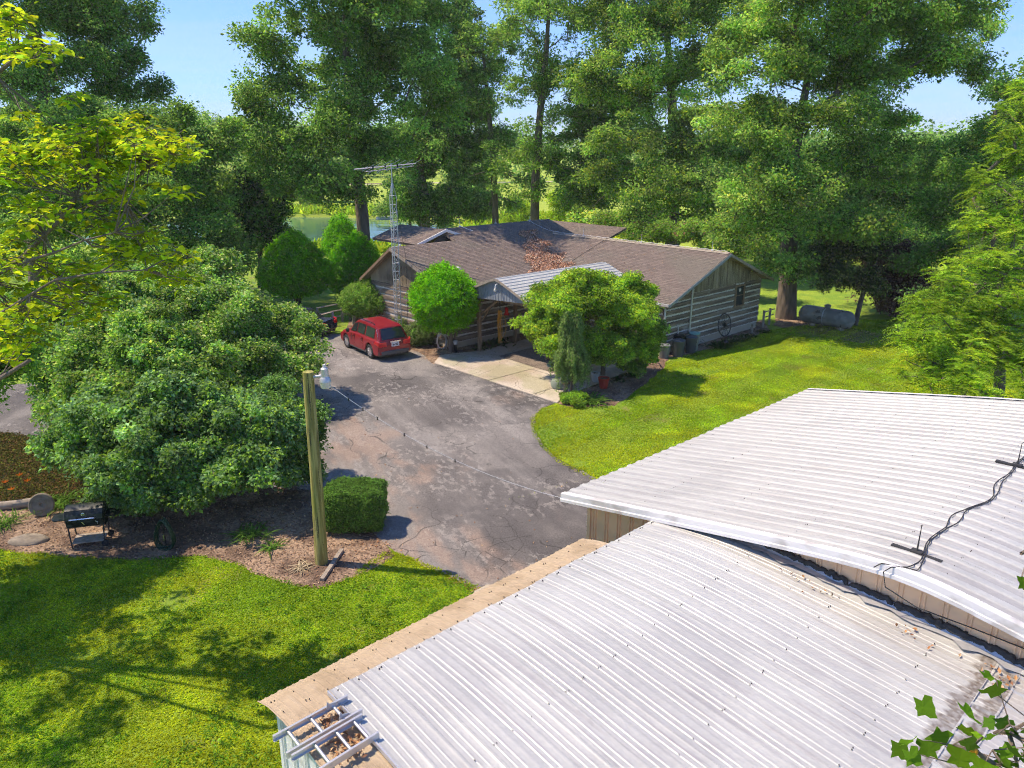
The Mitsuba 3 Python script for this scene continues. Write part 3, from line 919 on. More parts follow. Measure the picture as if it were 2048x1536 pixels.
def zw(u, v):
    t = min(max((u - 3.93) / 6.97, -0.15), 1.05)
    return float(SN(v)) * (1 - t) + float(SF(v)) * t


WU0, WU1 = 3.93, 10.78
roof_sheets(work, WU0, WU1, np.linspace(-7.62, -2.03, 40), zw, M['galv_roof'], 'roof_panel', wob=0.024, seed=41, rib=(0.0085, 0.0036))
roof_sheets(work, WU0, WU1, np.linspace(-2.08, -1.76, 4), lambda u, v: zw(u, v) - 0.018, M['galv_roof'], 'lap_panel', wob=0.0, seed=42)
roof_sheets(work, WU0, WU1, np.linspace(-1.81, 4.2, 12), lambda u, v: zw(u, v) - 0.034, M['galv_roof'], 'lower_panel', wob=0.01, seed=43)
TU0, TU1 = 3.28, 9.45
roof_sheets(work, TU0, TU1, [-8.33, -8.0, -7.6, -7.2, -6.6, -6.0, -5.2, -4.4], lambda u, v: (zw(u, v) - 0.075) if v > -7.9 else zw(u, -7.9) - 0.075 - 0.30 * (-7.9 - v), M['tan_roof'], 'tan_panel', wob=0.01, seed=44, rib=(0.016, 0.009))
mb = MB()
vv = np.linspace(-7.62, 4.2, 30)
for a, b in zip(vv, vv[1:]):
    mb.poly(np.array([(WU0 - .012, a, zw(WU0, a) + .028), (WU0 - .012, b, zw(WU0, b) + .028), (WU0 - .012, b, zw(WU0, b) - .035), (WU0 - .012, a, zw(WU0, a) - .035)]) @ GRID.T, 0.02, -AU)
obj('edge_trim', mb, M['zinc'], work)
wall_sheets(work, 'v', 3.42, -1, -8.1, 4.0, 0, lambda v: zw(3.42, max(v, -7.6)) - 0.14, M['trim_white'], 'wall_panel')
wall_sheets(work, 'u', -8.1, -1, 3.42, 9.4, 0, lambda u: zw(u, -7.9) - 0.16, M['tan_wall'], 'wall_panel')
wall_sheets(work, 'u', -7.2, -1, 9.4, 10.8, 0, lambda u: zw(u, -7.2) - 0.09, M['tan_wall'], 'wall_panel')
wall_sheets(work, 'v', 9.4, 1, -8.1, -7.2, 0, lambda v: zw(9.4, -7.9) - 0.16, M['tan_wall'], 'wall_panel')
mb = MB()
gridbox(mb, (9.36, -8.13, 0), (9.44, -8.07, 3.1))
obj('corner_trim', mb, M['tan_wall'], work)
screws(work, (-7.55,), WU0, WU1, zw, 0.004, 0.011)
screws(work, (-5.62, -4.1, -2.75), WU0, WU1, zw, 0.012, 0.008)
screws(work, (-8.1, -7.75), TU0, TU1, lambda u, v: zw(u, v) - 0.075 if v > -7.9 else zw(u, -7.9) - 0.135, 0.002, 0.009)
# flashing and tar along the garage wall
vv = np.linspace(-6.3, 3.6, 60)
rr = rng_of(51)
v = []
for x in vv:
    w0 = 0.20 + 0.03 * rr.normal()
    v += [(GW - w0, x, zw(10.6, x) + 0.034 + 0.004 * rr.normal()), (GW - 0.09, x, zw(10.7, x) + 0.045 + 0.006 * rr.normal()), (GW - .03, x, zw(10.7, x) + 0.10)]
f = [[3 * i + j, 3 * i + j + 1, 3 * i + j + 4, 3 * i + j + 3] for i in range(len(vv) - 1) for j in range(2)]
obj('flashing', MB().add(np.array(v) @ GRID.T, f), M['zinc'], work, label='crumpled bare metal flashing along the garage wall')
vv = np.linspace(-7.4, 3.6, 230)
pts = np.array([(GW - .035 + .012 * rr.normal(), x, zw(10.75, x) + 0.085 + 0.016 * rr.normal()) for x in vv]) @ GRID.T
obj('tar_seal', MB().tube(pts, 0.040 + 0.016 * np.abs(rr.normal(size=len(vv))), 6), M['tar'], work, label='ragged black tar seal along the garage wall')

# lightning conductor of the garage: two rods on the ridge and a twisted cable
for i, u in enumerate((11.2, 15.9)):
    z = gz_roof(u, -3.4)
    rod = thing('air_terminal', 'grey lightning rod on the garage ridge above the hanging cable end' if i == 0 else 'grey lightning rod on the garage ridge near the right picture edge', 'lightning rod', 'lightning rods on the garage roof')
    obj('rod', MB().tube([W(u, -3.4, z), W(u + .02, -3.4, z + 0.46)], [0.014, 0.005], 6), M['dark_steel'], rod)
    mb = MB()
    gridbox(mb, (u - .05, -3.75, z - .005), (u + .03, -3.05, z + .03))
    gridbox(mb, (u - .06, -3.48, z + .03), (u + .06, -3.32, z + .055))
    obj('base_plate', mb, M['dark_steel'], rod)
cab = thing('lightning_cable', 'grey twisted cable snaking along the garage ridge and hanging down its wall', 'cable')
path = []
for u in np.arange(20.5, 10.55, -0.12):
    path.append((u, -3.35 + 0.07 * math.sin(u * 1.9) + 0.04 * math.sin(u * 4.1 + 1), 0))
for ph, nm in ((0, 'strand'), (1, 'strand')):
    p = [(u, v + max(0.014, 0.06 * math.sin(u * 3.1) + 0.02 * math.sin(u * 5.0)) * (1 if ph else -1), gz_roof(u, v) + 0.035) for u, v, _ in path]
    if ph == 0:
        zr = gz_roof(10.5, -3.5)
        p += [(10.50, -3.48, zr + .03), (10.44, -3.55, zr - .05), (10.46, -3.5, zr - .28), (10.60, -3.1, zr - .48), (10.76, -2.4, zr - .55), (10.80, -1.2, zr - .57), (10.80, 0.5, zr - .66), (10.80, 3.0, zr - .8)]
    else:
        p += [(10.52, -3.62, gz_roof(10.5, -3.6) + .03), (10.47, -3.7, gz_roof(10.5, -3.7) - .04)]
    obj(nm, MB().tube(np.array(p) @ GRID.T, 0.009, 6), M['dark_steel'], cab, True)

# the two ladders lying on the tan sheets


def ladder(label, v0, v1, ua, ub, z0, rungs, hooks):
    t = thing('ladder', label, 'ladder', 'aluminium ladder sections on the workshop roof')
    for vv, s in ((v0, 1), (v1, -1)):
        mb = MB()
        za, zb = z0 + zw(ua, vv) - 0.02, z0 + zw(ub, vv) - 0.02
        for o, hgt in ((0, 0.085),):                              # channel: web and two flanges
            for lo, hi in (((0, 0), (0.006, 0.085)), ((0, 0), (0.03, 0.006)), ((0, 0.079), (0.03, 0.085))):
                a = [(ua, vv + s * lo[0], za + lo[1]), (ua, vv + s * hi[0], za + lo[1]), (ua, vv + s * hi[0], za + hi[1]), (ua, vv + s * lo[0], za + hi[1])]
                mb.poly(np.array(a) @ GRID.T, 1.0, (np.array([ub - ua, 0, zb - za])) @ GRID.T)
        obj('rail', mb, M['alu'], t)
    for u in rungs:
        obj('rung', MB().tube([W(u, v0, z0 + zw(u, v0) + .025), W(u, v1, z0 + zw(u, v1) + .025)], 0.021, 10), M['alu'], t, 40)
    for u, vv in hooks:
        q = np.array([(u, vv, 0), (u + .17, vv, 0), (u + .13, vv, .05), (u + .05, vv, .07), (u + .02, vv, .12)]) + [0, 0, z0 + zw(u, vv) + .03]
        obj('hook', MB().poly(q @ GRID.T, 0.012, AV), M['zinc'], t)


ladder('aluminium ladder section with two hooks on the tan roof sheets', -7.33, -6.99, 3.02, 4.02, 0.03, (3.20, 3.50, 3.80), ((3.70, -7.30), (3.73, -7.05)))
ladder('aluminium ladder section without hooks, cut off by the lower edge of the photo', -6.95, -6.57, 3.05, 3.98, 0.03, (3.34, 3.62, 3.86), ())
r = rng_of(61)


def dead_leaves(name, pts, nrm, label, size=(0.05, 0.10), pal=((0.30, 0.13, 0.05), (0.42, 0.22, 0.09), (0.20, 0.09, 0.045), (0.50, 0.32, 0.17)), cat='leaves', parent=None, seed=1, curl=0.5):
    r = rng_of(seed)
    n = len(pts)
    s = r.uniform(*size, n)
    a = r.uniform(0, 2 * math.pi, n)
    nrm = np.broadcast_to(nrm, (n, 3)) + r.normal(size=(n, 3)) * curl
    nrm /= np.linalg.norm(nrm, axis=1, keepdims=True)
    e1 = np.cross(nrm, np.stack([np.cos(a), np.sin(a), a * 0 + 0.01], 1))
    e1 /= np.linalg.norm(e1, axis=1, keepdims=True)
    e2 = np.cross(nrm, e1)
    P = pts[:, None] + s[:, None, None] * np.stack([-e1 * .5, e2 * .28 + nrm * .12, e1 * .5 + nrm * .05, -e2 * .28 + nrm * .12], 1)
    col = np.asarray(pal)[r.integers(len(pal), size=n)] * r.uniform(.75, 1.25, (n, 1))
    mb = MB().add(P.reshape(-1, 3), (np.arange(n)[:, None] * 4 + np.arange(4)).reshape(-1, 4))
    mb.c = [np.repeat(np.clip(col, 0, 1), 4, 0)]
    if parent:
        return obj(name, mb, M['matte'], parent, kind='stuff', label=label)
    return obj(name, mb, M['matte'], label=label, cat=cat, kind='stuff')


# leaves caught along the flashing and under the ladders
pp = []
for c, s, m in ((-4.6, .25, 14), (-3.1, .3, 12), (-2.2, .15, 5), (-1.9, .12, 10)):
    for _ in range(m):
        v = c + r.normal() * s
        u = 10.5 - abs(r.normal()) * 0.14
        pp.append(W(u, v, zw(u, v) + 0.04))
for _ in range(90):
    v, u = -6.75 + r.normal() * 0.13, 3.55 + r.random() * 0.38 - .1
    pp.append(W(u, v, zw(u, v) - 0.055 + 0.05 * r.random()))
for _ in range(60):
    v, u = -7.15 + r.normal() * 0.16, 3.75 + r.normal() * 0.12
    pp.append(W(u, v, zw(u, v) - 0.05))
dead_leaves('leaf_litter', np.array(pp), [0, 0, 1.0], 'dry brown leaves caught on the workshop roof by the ladders and flashing', (0.03, 0.09), seed=62)
# dead leaves in the valley of the house roof
pp = []
while len(pp) < 5200:
    u, v = r.uniform(28.5, 34.6), r.uniform(-34.6, -29.5)
    t = (v + 34.6) / 5.0
    c = 33.5 - 3.0 * t + 0.15 * math.sin(v * 3)
    width = 0.5 + 1.25 * t + 0.25 * math.sin(v * 4 + 1)
    if abs(u - c) < width * (0.75 + 0.35 * r.random()):
        z = max(main_front(v), wing(u))
        pp.append(W(u, v, z + 0.025 + 0.05 * r.random()))
dead_leaves('leaf_litter', np.array(pp), [0, 0, 1.0], 'drift of orange brown dead leaves in the valley of the house roof', (0.07, 0.14), pal=((0.50, 0.27, 0.16), (0.62, 0.39, 0.25), (0.30, 0.14, 0.08), (0.68, 0.50, 0.37), (0.42, 0.21, 0.12)), seed=63)
pp = []
for _ in range(160):
    u, v = r.uniform(24, 36), r.uniform(-34, -29.5)
    pp.append(W(u, v, max(main_front(v), wing(u)) + 0.03))
for _ in range(90):
    u, v = r.uniform(30.5, 35), r.uniform(-30, -21.8)
    pp.append(W(u, v, wing(u) + 0.03))
dead_leaves('leaf_litter', np.array(pp), [0, 0, 1.0], 'single pale leaves scattered over the house shingles', (0.05, 0.12), seed=64)

# ---------------------------------------------------------------- lamp pole and its wire
pole = thing('lamp_pole', 'mossy yellow green round wooden pole with a yard lamp', 'pole')
pb, pt = gp(643, 1126), np.array([-4.68, 17.23, 4.95])
mb = MB()
zs = np.linspace(0, 1, 15)
rr = rng_of(71)
mb.tube([pb + (pt - pb) * t + np.array([0.012 * math.sin(5 * t), 0.01 * math.cos(4 * t), 0]) for t in zs], [0.158 - 0.034 * t + 0.003 * rr.normal() for t in zs], 20)
obj('shaft', mb, M['pole'], pole, 50)
mb = MB()
for z, a in ((4.25, -1.4), (3.85, -1.35), (1.55, -1.2), (1.42, -1.5)):
    c = pb + (pt - pb) * (z / 4.95)
    q = c + np.array([math.cos(a), math.sin(a), 0]) * 0.128
    mb.lathe([(.028, 0), (.028, .012), (.012, .02), (0, .02)], q, 8, np.array([[0, 0, math.cos(a)], [1, 0, math.sin(a)], [0, 1, 0]]))
obj('bolt_heads', mb, M['dark_steel'], pole)
lt = pt + np.array([0.05, -0.02, -0.12])
arm = thing('yard_lamp', 'grey yard lamp with cream plastic globe on top of the wooden pole', 'lamp')
obj('bracket', MB().tube([lt + [0.05, 0, 0], lt + [0.2, 0, 0.02], lt + [0.30, 0, 0.03]], 0.035, 8), M['zinc'], arm, 40)
hc = lt + np.array([0.32, 0, 0])
obj('housing', MB().lathe([(0, .23), (.05, .225), (.085, .20), (.088, .02), (.095, 0), (.12, -.03), (.135, -.08), (.14, -.11), (.12, -.11), (0, -.1)], hc, 20), M['zinc'], arm, 35)
obj('photocell', MB().lathe([(0, .30), (.03, .295), (.035, .27), (.035, .22), (0, .22)], hc, 12), M['trim_white'], arm, 35)
obj('globe', MB().lathe([(.125, -.11), (.125, -.16), (.118, -.24), (.10, -.265), (0, -.27)], hc, 20), M['globe'], arm, 35)
wire = thing('overhead_wire', 'thin sagging wire with dark clips from the yard lamp to the garage corner', 'wire')
wa, wb = hc + np.array([0.0, 0, -0.12]), W(10.8, -9.42, 3.06)
tt = np.linspace(0, 1, 40)
wp = wa + (wb - wa) * tt[:, None]
wp[:, 2] -= 1.0 * 4 * tt * (1 - tt) * 0.42
obj('strand', MB().tube(wp, 0.006, 5), M['zinc'], wire)
for t in (0.10, 0.16, 0.22, 0.33, 0.42, 0.53):
    c = wa + (wb - wa) * t
    c[2] -= 4 * t * (1 - t) * 0.42
    obj('clip', MB().tube([c + [0, 0, .02], c - [0, 0, .05]], 0.016, 5), M['black'], wire)

# ---------------------------------------------------------------- antenna tower
tower = thing('antenna_tower', 'galvanised lattice mast with television antenna beside the front gable', 'antenna tower')
tb = np.array([-5.95, 39.9, 0])
H0 = 7.35
cor = [np.array([math.cos(a), math.sin(a), 0]) * 0.19 for a in (0.5, 0.5 + 2.094, 0.5 + 4.189)]
top = tb + [0, 0, 8.05]
for c in cor:
    obj('leg', MB().tube([tb + c, tb + c + [0, 0, H0], tb + c * 0.15 + [0, 0, H0 + .7]], 0.021, 6), M['zinc'], tower)
zs = np.arange(0.3, H0 + .1, 0.42)
for i, z in enumerate(zs):
    for k2 in range(3):
        a, b = cor[k2], cor[(k2 + 1) % 3]
        obj('crossbar', MB().tube([tb + a + [0, 0, z], tb + b + [0, 0, z]], 0.012, 4), M['zinc'], tower)
    if z + 0.42 < H0:
        for k2 in range(3):
            a, b = (cor[k2], cor[(k2 + 1) % 3]) if i % 2 else (cor[(k2 + 1) % 3], cor[k2])
            obj('diagonal', MB().tube([tb + a + [0, 0, z], tb + b + [0, 0, z + .42]], 0.009, 4), M['zinc'], tower)
obj('mast', MB().tube([top - [0, 0, .4], top + [0, 0, 0.95]], 0.026, 8), M['zinc'], tower)
ba, bb = np.array([-7.72, 39.6, 8.72]), np.array([-4.78, 40.2, 8.98])
obj('boom', MB().tube([ba, bb], 0.022, 4), M['alu'], tower)
obj('boom', MB().tube([ba + [.5, 0, -.12], bb - [0.1, 0, .12]], 0.016, 4), M['alu'], tower)
for t, L in ((.02, .35), (.10, .5), (.16, .6), (.22, 1.0), (.30, 1.3), (.42, 2.1), (.55, 2.0), (.68, 1.7), (.82, 1.5), (.97, 1.2)):
    c = ba + (bb - ba) * t
    d = np.array([0.45, 0.85, 0.28]) * L / 2
    obj('element', MB().tube([c - d, c + [0, 0, .0], c + d], 0.009, 4), M['alu'], tower)
for t in (.3, .5, .7):
    c = ba + (bb - ba) * t
    mb = MB().box(c - [.03, .03, .14], c + [.03, .03, .05])
    obj('insulator', mb, M['black'], tower)
obj('cable', MB().tube([top + [0, 0, .8], tb + cor[0] + [0.05, 0, 6.5], tb + cor[0] + [0.35, 0, 4.4], tb + [0.55, -.1, 2.5], tb + [0.5, -0.1, 0.4]], 0.010, 5), M['black'], tower)
# ---------------------------------------------------------------- cars


def loft(sections):
    """Sections: list of (x, [(y, z), ...]) with equal numbers of points from the left sill over the top to the right sill."""
    m = len(sections[0][1])
    v = np.array([(x, y, z) for x, p in sections for y, z in p])
    f = [[i * m + j, (i + 1) * m + j, (i + 1) * m + j + 1, i * m + j + 1] for i in range(len(sections) - 1) for j in range(m - 1)]
    for e in (0, len(sections) - 1):
        f += [[e * m + j, e * m + j + 1, e * m + m - 2 - j, e * m + m - 1 - j] for j in range(m // 2 - 1)]
    return v, np.array(f)


def interp(table, x):
    t = np.array(table, float)
    return np.array([np.interp(x, t[:, 0], t[:, k2]) for k2 in range(1, t.shape[1])])


def car(name, label, cat, origin, heading, paint, L, Wd, Ht, wb, suv, wheel_r, cladded):
    """x forward, y left; the origin is on the ground under the middle."""
    root = thing(name, label, cat)
    h = np.array([heading[0], heading[1], 0.0])
    h /= np.linalg.norm(h)
    R = np.stack([h, np.cross([0, 0, 1.0], h), [0, 0, 1.0]], 1)

    def put(part, mesh, m, parent=root, smooth=False, **kw):
        v, f = mesh.mesh() if isinstance(mesh, MB) else mesh
        return obj(part, (np.asarray(v) @ R.T + origin, f), m, parent, smooth, **kw)

    x0, x1, hw = -L / 2, L / 2, Wd / 2
    belt = 0.60 * Ht
    xf, xr = wb / 2 + 0.02, -wb / 2 + 0.02
    # lower body: x, half width at the sill, at the waist, at the belt; sill height, hood/belt height
    tab = [(x0, .80, .86, .74, .36, belt * .78), (x0 + .06, .86, .95, .84, .30, belt * .98), (x0 + .3, .93, .99, .90, .26, belt), (xr, .95, 1.0, .92, .25, belt), (0, .95, 1.0, .93, .25, belt * .985),
           (x1 - 1.25, .95, 1.0, .92, .25, belt * .965), (x1 - .9, .95, .99, .88, .25, belt * .93), (x1 - .35, .92, .96, .82, .27, belt * .83), (x1 - .08, .84, .88, .70, .32, belt * .72), (x1, .72, .78, .6, .38, belt * .62)]
    secs = []
    for x in np.linspace(x0, x1, 56):
        s, wst, b, zs_, zb = interp(tab, x)
        arch = 0.0
        for xc in (xf, xr):
            d = (x - xc) / (wheel_r + 0.07)
            if abs(d) < 1:
                arch = max(arch, math.sqrt(1 - d * d) * (wheel_r + 0.08) + wheel_r)
        zl = max(zs_, arch)
        zw_ = max(0.5 * (zs_ + zb), zl + .03)
        pts = [(s, zl), (wst, zl + 0.10 * (zb - zl)), (wst * 1.0, zl + .55 * (zb - zl)), (0.97 * wst, zl + .80 * (zb - zl)), (b + .02, zb - .02), (b * .93, zb + .012), (b * .5, zb + .035), (0, zb + .045)]
        half = [(y * hw, z) for y, z in pts]
        secs.append((x, half + [(-y, z) for y, z in half[::-1][1:]]))
    put('body', loft(secs), paint, smooth=32)
    # cabin: roof line and glass line
    if suv:
        cab = [(x0 + .10, .66, .80, belt), (x0 + .44, .66, .80, Ht * .925), (x0 + .70, .67, .82, Ht * .975), (-.15, .68, .83, Ht), (.25, .67, .83, Ht * .985), (.55, .64, .82, Ht * .93), (x1 - 1.22, .72, .84, belt)]
    else:
        cab = [(x0 + .75, .70, .80, belt), (x0 + 1.35, .68, .80, Ht * .96), (-.1, .69, .82, Ht), (.45, .68, .82, Ht * .98), (x1 - 1.3, .70, .84, belt)]
    xs = np.unique(np.concatenate([np.linspace(cab[0][0], cab[-1][0], 40), [c[0] for c in cab]]))
    secs = []
    for x in xs:
        rt, rbm, zt = interp([(c[0], c[1], c[2], c[3]) for c in cab], x)
        zt = max(zt, belt + 0.005)
        k3 = (zt - belt) / (Ht - belt)
        wt = rbm + (rt - rbm) * k3
        half = [(rbm * 1.07 * hw, belt - .05), (rbm * 1.06 * hw, belt), (wt * 1.03 * hw, belt + (zt - belt) * .86), (wt * .96 * hw, zt - .02), (wt * .6 * hw, zt + .012), (0, zt + .02)]
        secs.append((x, half + [(-y, z) for y, z in half[::-1][1:]]))
    put('cabin', loft(secs), paint, smooth=30)

    def pane(p, part, m=None, th=0.012, smooth=False):
        p = np.array(p, float)
        nn = np.cross(p[1] - p[0], p[2] - p[0])
        nn /= np.linalg.norm(nn)
        c = p.mean(0) - np.array([c_mid, 0, belt + .1])
        if nn @ c < 0:
            nn = -nn
        return put(part, MB().poly(p + nn * 0.006, th, nn), m or M['car_glass'])

    c_mid = 0.0

    def side_pt(x, k3, s):
        """On the side glass: k3 from 0 at the belt to 1 at the roof edge."""
        rt, rbm, zt = interp([(c[0], c[1], c[2], c[3]) for c in cab], x)
        zt = max(zt, belt + .005)
        kk = (zt - belt) / (Ht - belt)
        wt = rbm + (rt - rbm) * kk
        y = rbm * 1.06 + (wt * 1.03 - rbm * 1.06) * k3
        return (x, s * y * hw, belt + (zt - belt) * .86 * k3)

    spans = [(x0 + .62, -.72), (-.60, .16), (.24, .84)] if suv else [(-1.05, -.3), (-.22, .75)]
    for s in (1, -1):
        for a, b in spans:
            e = 0.25 if (a, b) == spans[-1] else 0
            f_ = 0.18 if (a, b) == spans[0] and suv else 0
            b2 = b - e * .9
            P = [side_pt(a, .10, s), side_pt(b, .10, s), side_pt(b2, .93, s), side_pt(a + f_ * .3, .93, s)]
            pane(P, 'side_window')
    if suv:
        zr = Ht * .905
        pane([(x0 + .115, .70 * hw, belt + .035), (x0 + .115, -.70 * hw, belt + .035), (x0 + .405, -.60 * hw, zr), (x0 + .405, .60 * hw, zr)], 'rear_window')
    else:
        pane([(x0 + .80, .66 * hw, belt + .05), (x0 + .80, -.66 * hw, belt + .05), (x0 + 1.30, -.56 * hw, Ht * .93), (x0 + 1.30, .56 * hw, Ht * .93)], 'rear_window')
    xa, xb = cab[-1][0], cab[-2][0]
    pane([(xa - .06, .74 * hw, belt + .05), (xa - .06, -.74 * hw, belt + .05), (xb + .05, -.62 * hw, cab[-2][3] - .03), (xb + .05, .62 * hw, cab[-2][3] - .03)], 'windshield')
    # rear: lamps, plate, bumper
    zt0 = belt * .72
    for s in (1, -1):
        mb = MB()
        mb.poly([(x0 + .015, s * .48 * hw, zt0 + .02), (x0 + .02, s * .86 * hw, zt0), (x0 + .06, s * .90 * hw, zt0 + .22), (x0 + .03, s * .50 * hw, zt0 + .20)], 0.03, [-1, 0, 0])
        mb.poly([(x0 + .02, s * .87 * hw, zt0), (x0 + .33, s * 1.0 * hw, zt0 + .16), (x0 + .28, s * .985 * hw, zt0 + .27), (x0 + .06, s * .905 * hw, zt0 + .23)], 0.03, [0, s, 0])
        put('tail_lamp', mb, M['lamp_red'])
    if suv:
        pl = put('licence_plate', MB().box((x0 - .035, -.20, zt0 - .02), (x0 - .012, .20, zt0 + .19)), M['trim_white'])
        for k3 in range(6):
            if k3 != 3:
                put('character', MB().box((x0 - .039, -.14 + k3 * .05, zt0 + .03), (x0 - .034, -.105 + k3 * .05, zt0 + .12)), M['car_blue'], pl)
        put('plate_trim', MB().box((x0 - .04, -.27, zt0 + .20), (x0 - .005, .27, zt0 + .245)), M['chrome'])
        mb = MB()
        for k3 in range(5):
            mb.box((x0 + .005, .36 + k3 * .055, zt0 - .14 + .012 * (k3 % 2)), (x0 + .018, .40 + k3 * .055, zt0 - .10 + .01 * (k3 % 3)))
        put('badge', mb, M['chrome'])
        put('wiper', MB().tube([(x0 + .07, .1, belt + .07), (x0 + .09, -.1, belt + .11), (x0 + .10, -.42, belt + .12)], 0.012, 5), M['black'])
        for s in (1, -1):
            put('roof_rail', MB().tube([(-1.35, s * .62 * hw, Ht * .985), (-1.2, s * .62 * hw, Ht + .035), (.3, s * .62 * hw, Ht + .035), (.5, s * .62 * hw, Ht * .985)], 0.018, 6), M['black'], smooth=40)
            put('window_trim', MB().tube([(x0 + .22, s * .855 * hw, belt + .02), (x0 + .36, s * .80 * hw, belt + .30), (x0 + .52, s * .72 * hw, Ht * .90)], 0.012, 5), M['chrome'])
    mb = MB()
    yy = np.linspace(-.95, .95, 15) * hw
    prof = [(0.02, .32), (-.05, .34), (-.07, .42), (-.06, .50), (0.03, .53)]
    P = np.array([[x0 + a + .30 * (abs(y / hw) ** 4) * .5, y, z] for y in yy for a, z in prof])
    m = len(prof)
    mb.add(P, [[i * m + j, i * m + j + 1, (i + 1) * m + j + 1, (i + 1) * m + j] for i in range(len(yy) - 1) for j in range(m - 1)])
    put('rear_bumper', mb, M['cladding'] if cladded else paint, smooth=35)
    mb = MB().box((x0 + .10, -.8 * hw, .22), (x1 - .2, .8 * hw, .34))
    put('underbody', mb, M['black'])
    for s in (1, -1):
        if cladded:
            put('sill', MB().box((xr + wheel_r + .05, s * .955 * hw - .02, .24), (xf - wheel_r - .05, s * .955 * hw + .02, .38)), M['cladding'])
        put('mirror', MB().lathe([(0, -.10), (.07, -.09), (.095, 0), (.07, .07), (0, .08)], ((x1 - 1.45), s * 1.12 * hw, belt + .06), 10), M['black'] if suv else paint, smooth=40)
        for xd in ((-.55, .32) if suv else (-.3,)):
            put('door_gap', MB().box((xd - .006, s * .985 * hw - .012, .40), (xd + .006, s * 1.002 * hw, belt - .04)), M['black'])
            put('door_handle', MB().box((xd + .09, s * .99 * hw - .01, belt - .16), (xd + .24, s * 1.02 * hw, belt - .125)), paint)
        for xc in (xf, xr):
            wk = fresh('wheel', root)
            wr = wheel_r
            Mx = np.array([[1, 0, 0], [0, 0, s], [0, 1, 0]])
            cy = s * (.86 * hw)
            tyre = MB().lathe([(wr * .64, -.10), (wr * .9, -.11), (wr, -.08), (wr, .08), (wr * .9, .11), (wr * .66, .11), (wr * .62, .085)], (xc, cy, wr), 28, Mx)
            v, f = tyre.mesh()
            scene[wk] = mikit.ply((v @ R.T + origin, f), M['rubber'], smooth=35)
            rim = MB().lathe([(wr * .66, .09), (wr * .60, .10), (wr * .58, .03), (0, .02)], (xc, cy, wr), 28, Mx)
            rim.lathe([(.07, .03), (.06, .085), (0, .09)], (xc, cy, wr), 12, Mx)
            for q in range(9):
                a = q * 2 * math.pi / 9
                d1 = np.array([math.cos(a), 0, math.sin(a)])
                d2 = np.array([-math.sin(a), 0, math.cos(a)])
                c0_ = np.array([xc, cy, wr])
                rim.poly([c0_ + d1 * .05 - d2 * .03 + [0, s * .06, 0], c0_ + d1 * .05 + d2 * .03 + [0, s * .06, 0], c0_ + d1 * wr * .61 + d2 * .018 + [0, s * .08, 0], c0_ + d1 * wr * .61 - d2 * .018 + [0, s * .08, 0]], 0.022, [0, s, 0])
            put('rim', rim, M['chrome'], wk, smooth=30)
        hl = MB().poly([(x1 - .42, s * .90 * hw, belt * .62), (x1 - .06, s * .66 * hw, belt * .56), (x1 - .08, s * .64 * hw, belt * .70), (x1 - .42, s * .87 * hw, belt * .78)], 0.03, [.6, s * .6, .3])
        put('headlight', hl, M['globe'])
    return root


hd = np.array([-.595, .803])
rl, rr_ = np.array([-6.90, 36.35, 0]), np.array([-5.38, 37.42, 0])
mid_rear = (rl + rr_) / 2 * [1, 1, 0]
car('parked_car', 'dark red sport utility car parked on the drive by the house', 'car', mid_rear + np.array([*hd, 0]) * 1.28, hd, M['car_red'], 4.45, 1.84, 1.66, 2.56, True, 0.35, True)
car('parked_car', 'dark blue saloon car mostly hidden behind the left shrubs', 'car', np.array([-11.9, 41.6, 0]), np.array([-.95, .31]), M['car_blue'], 4.5, 1.75, 1.42, 2.6, False, 0.32, False)

# ---------------------------------------------------------------- garden things
Z3 = np.eye(3)


def bin_(label, x, y, h, lid, body, lidmat, s=1.0):
    t = thing('trash_bin', label, 'trash bin', 'bins by the gable wall')
    o = (x, y, 0)
    obj('body', MB().lathe([(0, .01), (.215 * s, .01), (.22 * s, .03), (.275 * s, h - .03), (.295 * s, h - .03), (.295 * s, h), (.28 * s, h)], o, 24), body, t, 35)
    obj('lid', MB().lathe([(.305 * s, h - .015), (.31 * s, h + .015), (.27 * s, h + .05), (.12 * s, h + .085), (.05, h + .09), (.045, h + .11), (0, h + .11)], o, 24), lidmat, t, 35)
    for a in (0.4, 3.5):
        c = np.array([x + math.cos(a) * .30 * s, y + math.sin(a) * .30 * s, h * .86])
        obj('handle', MB().tube([c + [0, 0, .05], c + [math.cos(a) * .05, math.sin(a) * .05, .03], c + [math.cos(a) * .05, math.sin(a) * .05, -.05], c + [0, 0, -.07]], .015, 6), body, t, 40)


M['bin_grey'] = mat('bin_grey', prin((0.17, 0.175, 0.175), 0.5))
M['bin_cream'] = mat('bin_cream', prin((0.24, 0.24, 0.19), 0.5))
M['lid_green'] = mat('lid_green', prin((0.22, 0.42, 0.36), 0.4))
M['lid_dark'] = mat('lid_dark', prin((0.075, 0.09, 0.11), 0.45))
bq = W(30.95, -21.55)
bin_('dark grey trash bin standing farthest left in the front pair', *W(31.0, -21.45)[:2], .78, True, M['bin'], M['lid_dark'], 1.1)
bin_('black trash bin behind the gap between the two front bins', *W(31.62, -21.85)[:2], .84, True, M['black'], M['black'], 1.05)
bin_('dark blue grey trash bin second from the left in front', *W(32.05, -21.45)[:2], .78, True, M['bin'], M['lid_dark'], 1.05)
bin_('cream trash bin with pale green lid against the wall', *W(32.55, -21.62)[:2], .86, True, M['bin_cream'], M['lid_green'], 0.95)
bin_('light grey bin half hidden by the holly, leftmost of the bins', *W(30.25, -21.75)[:2], .62, True, M['bin_grey'], M['bin_grey'], 1.0)

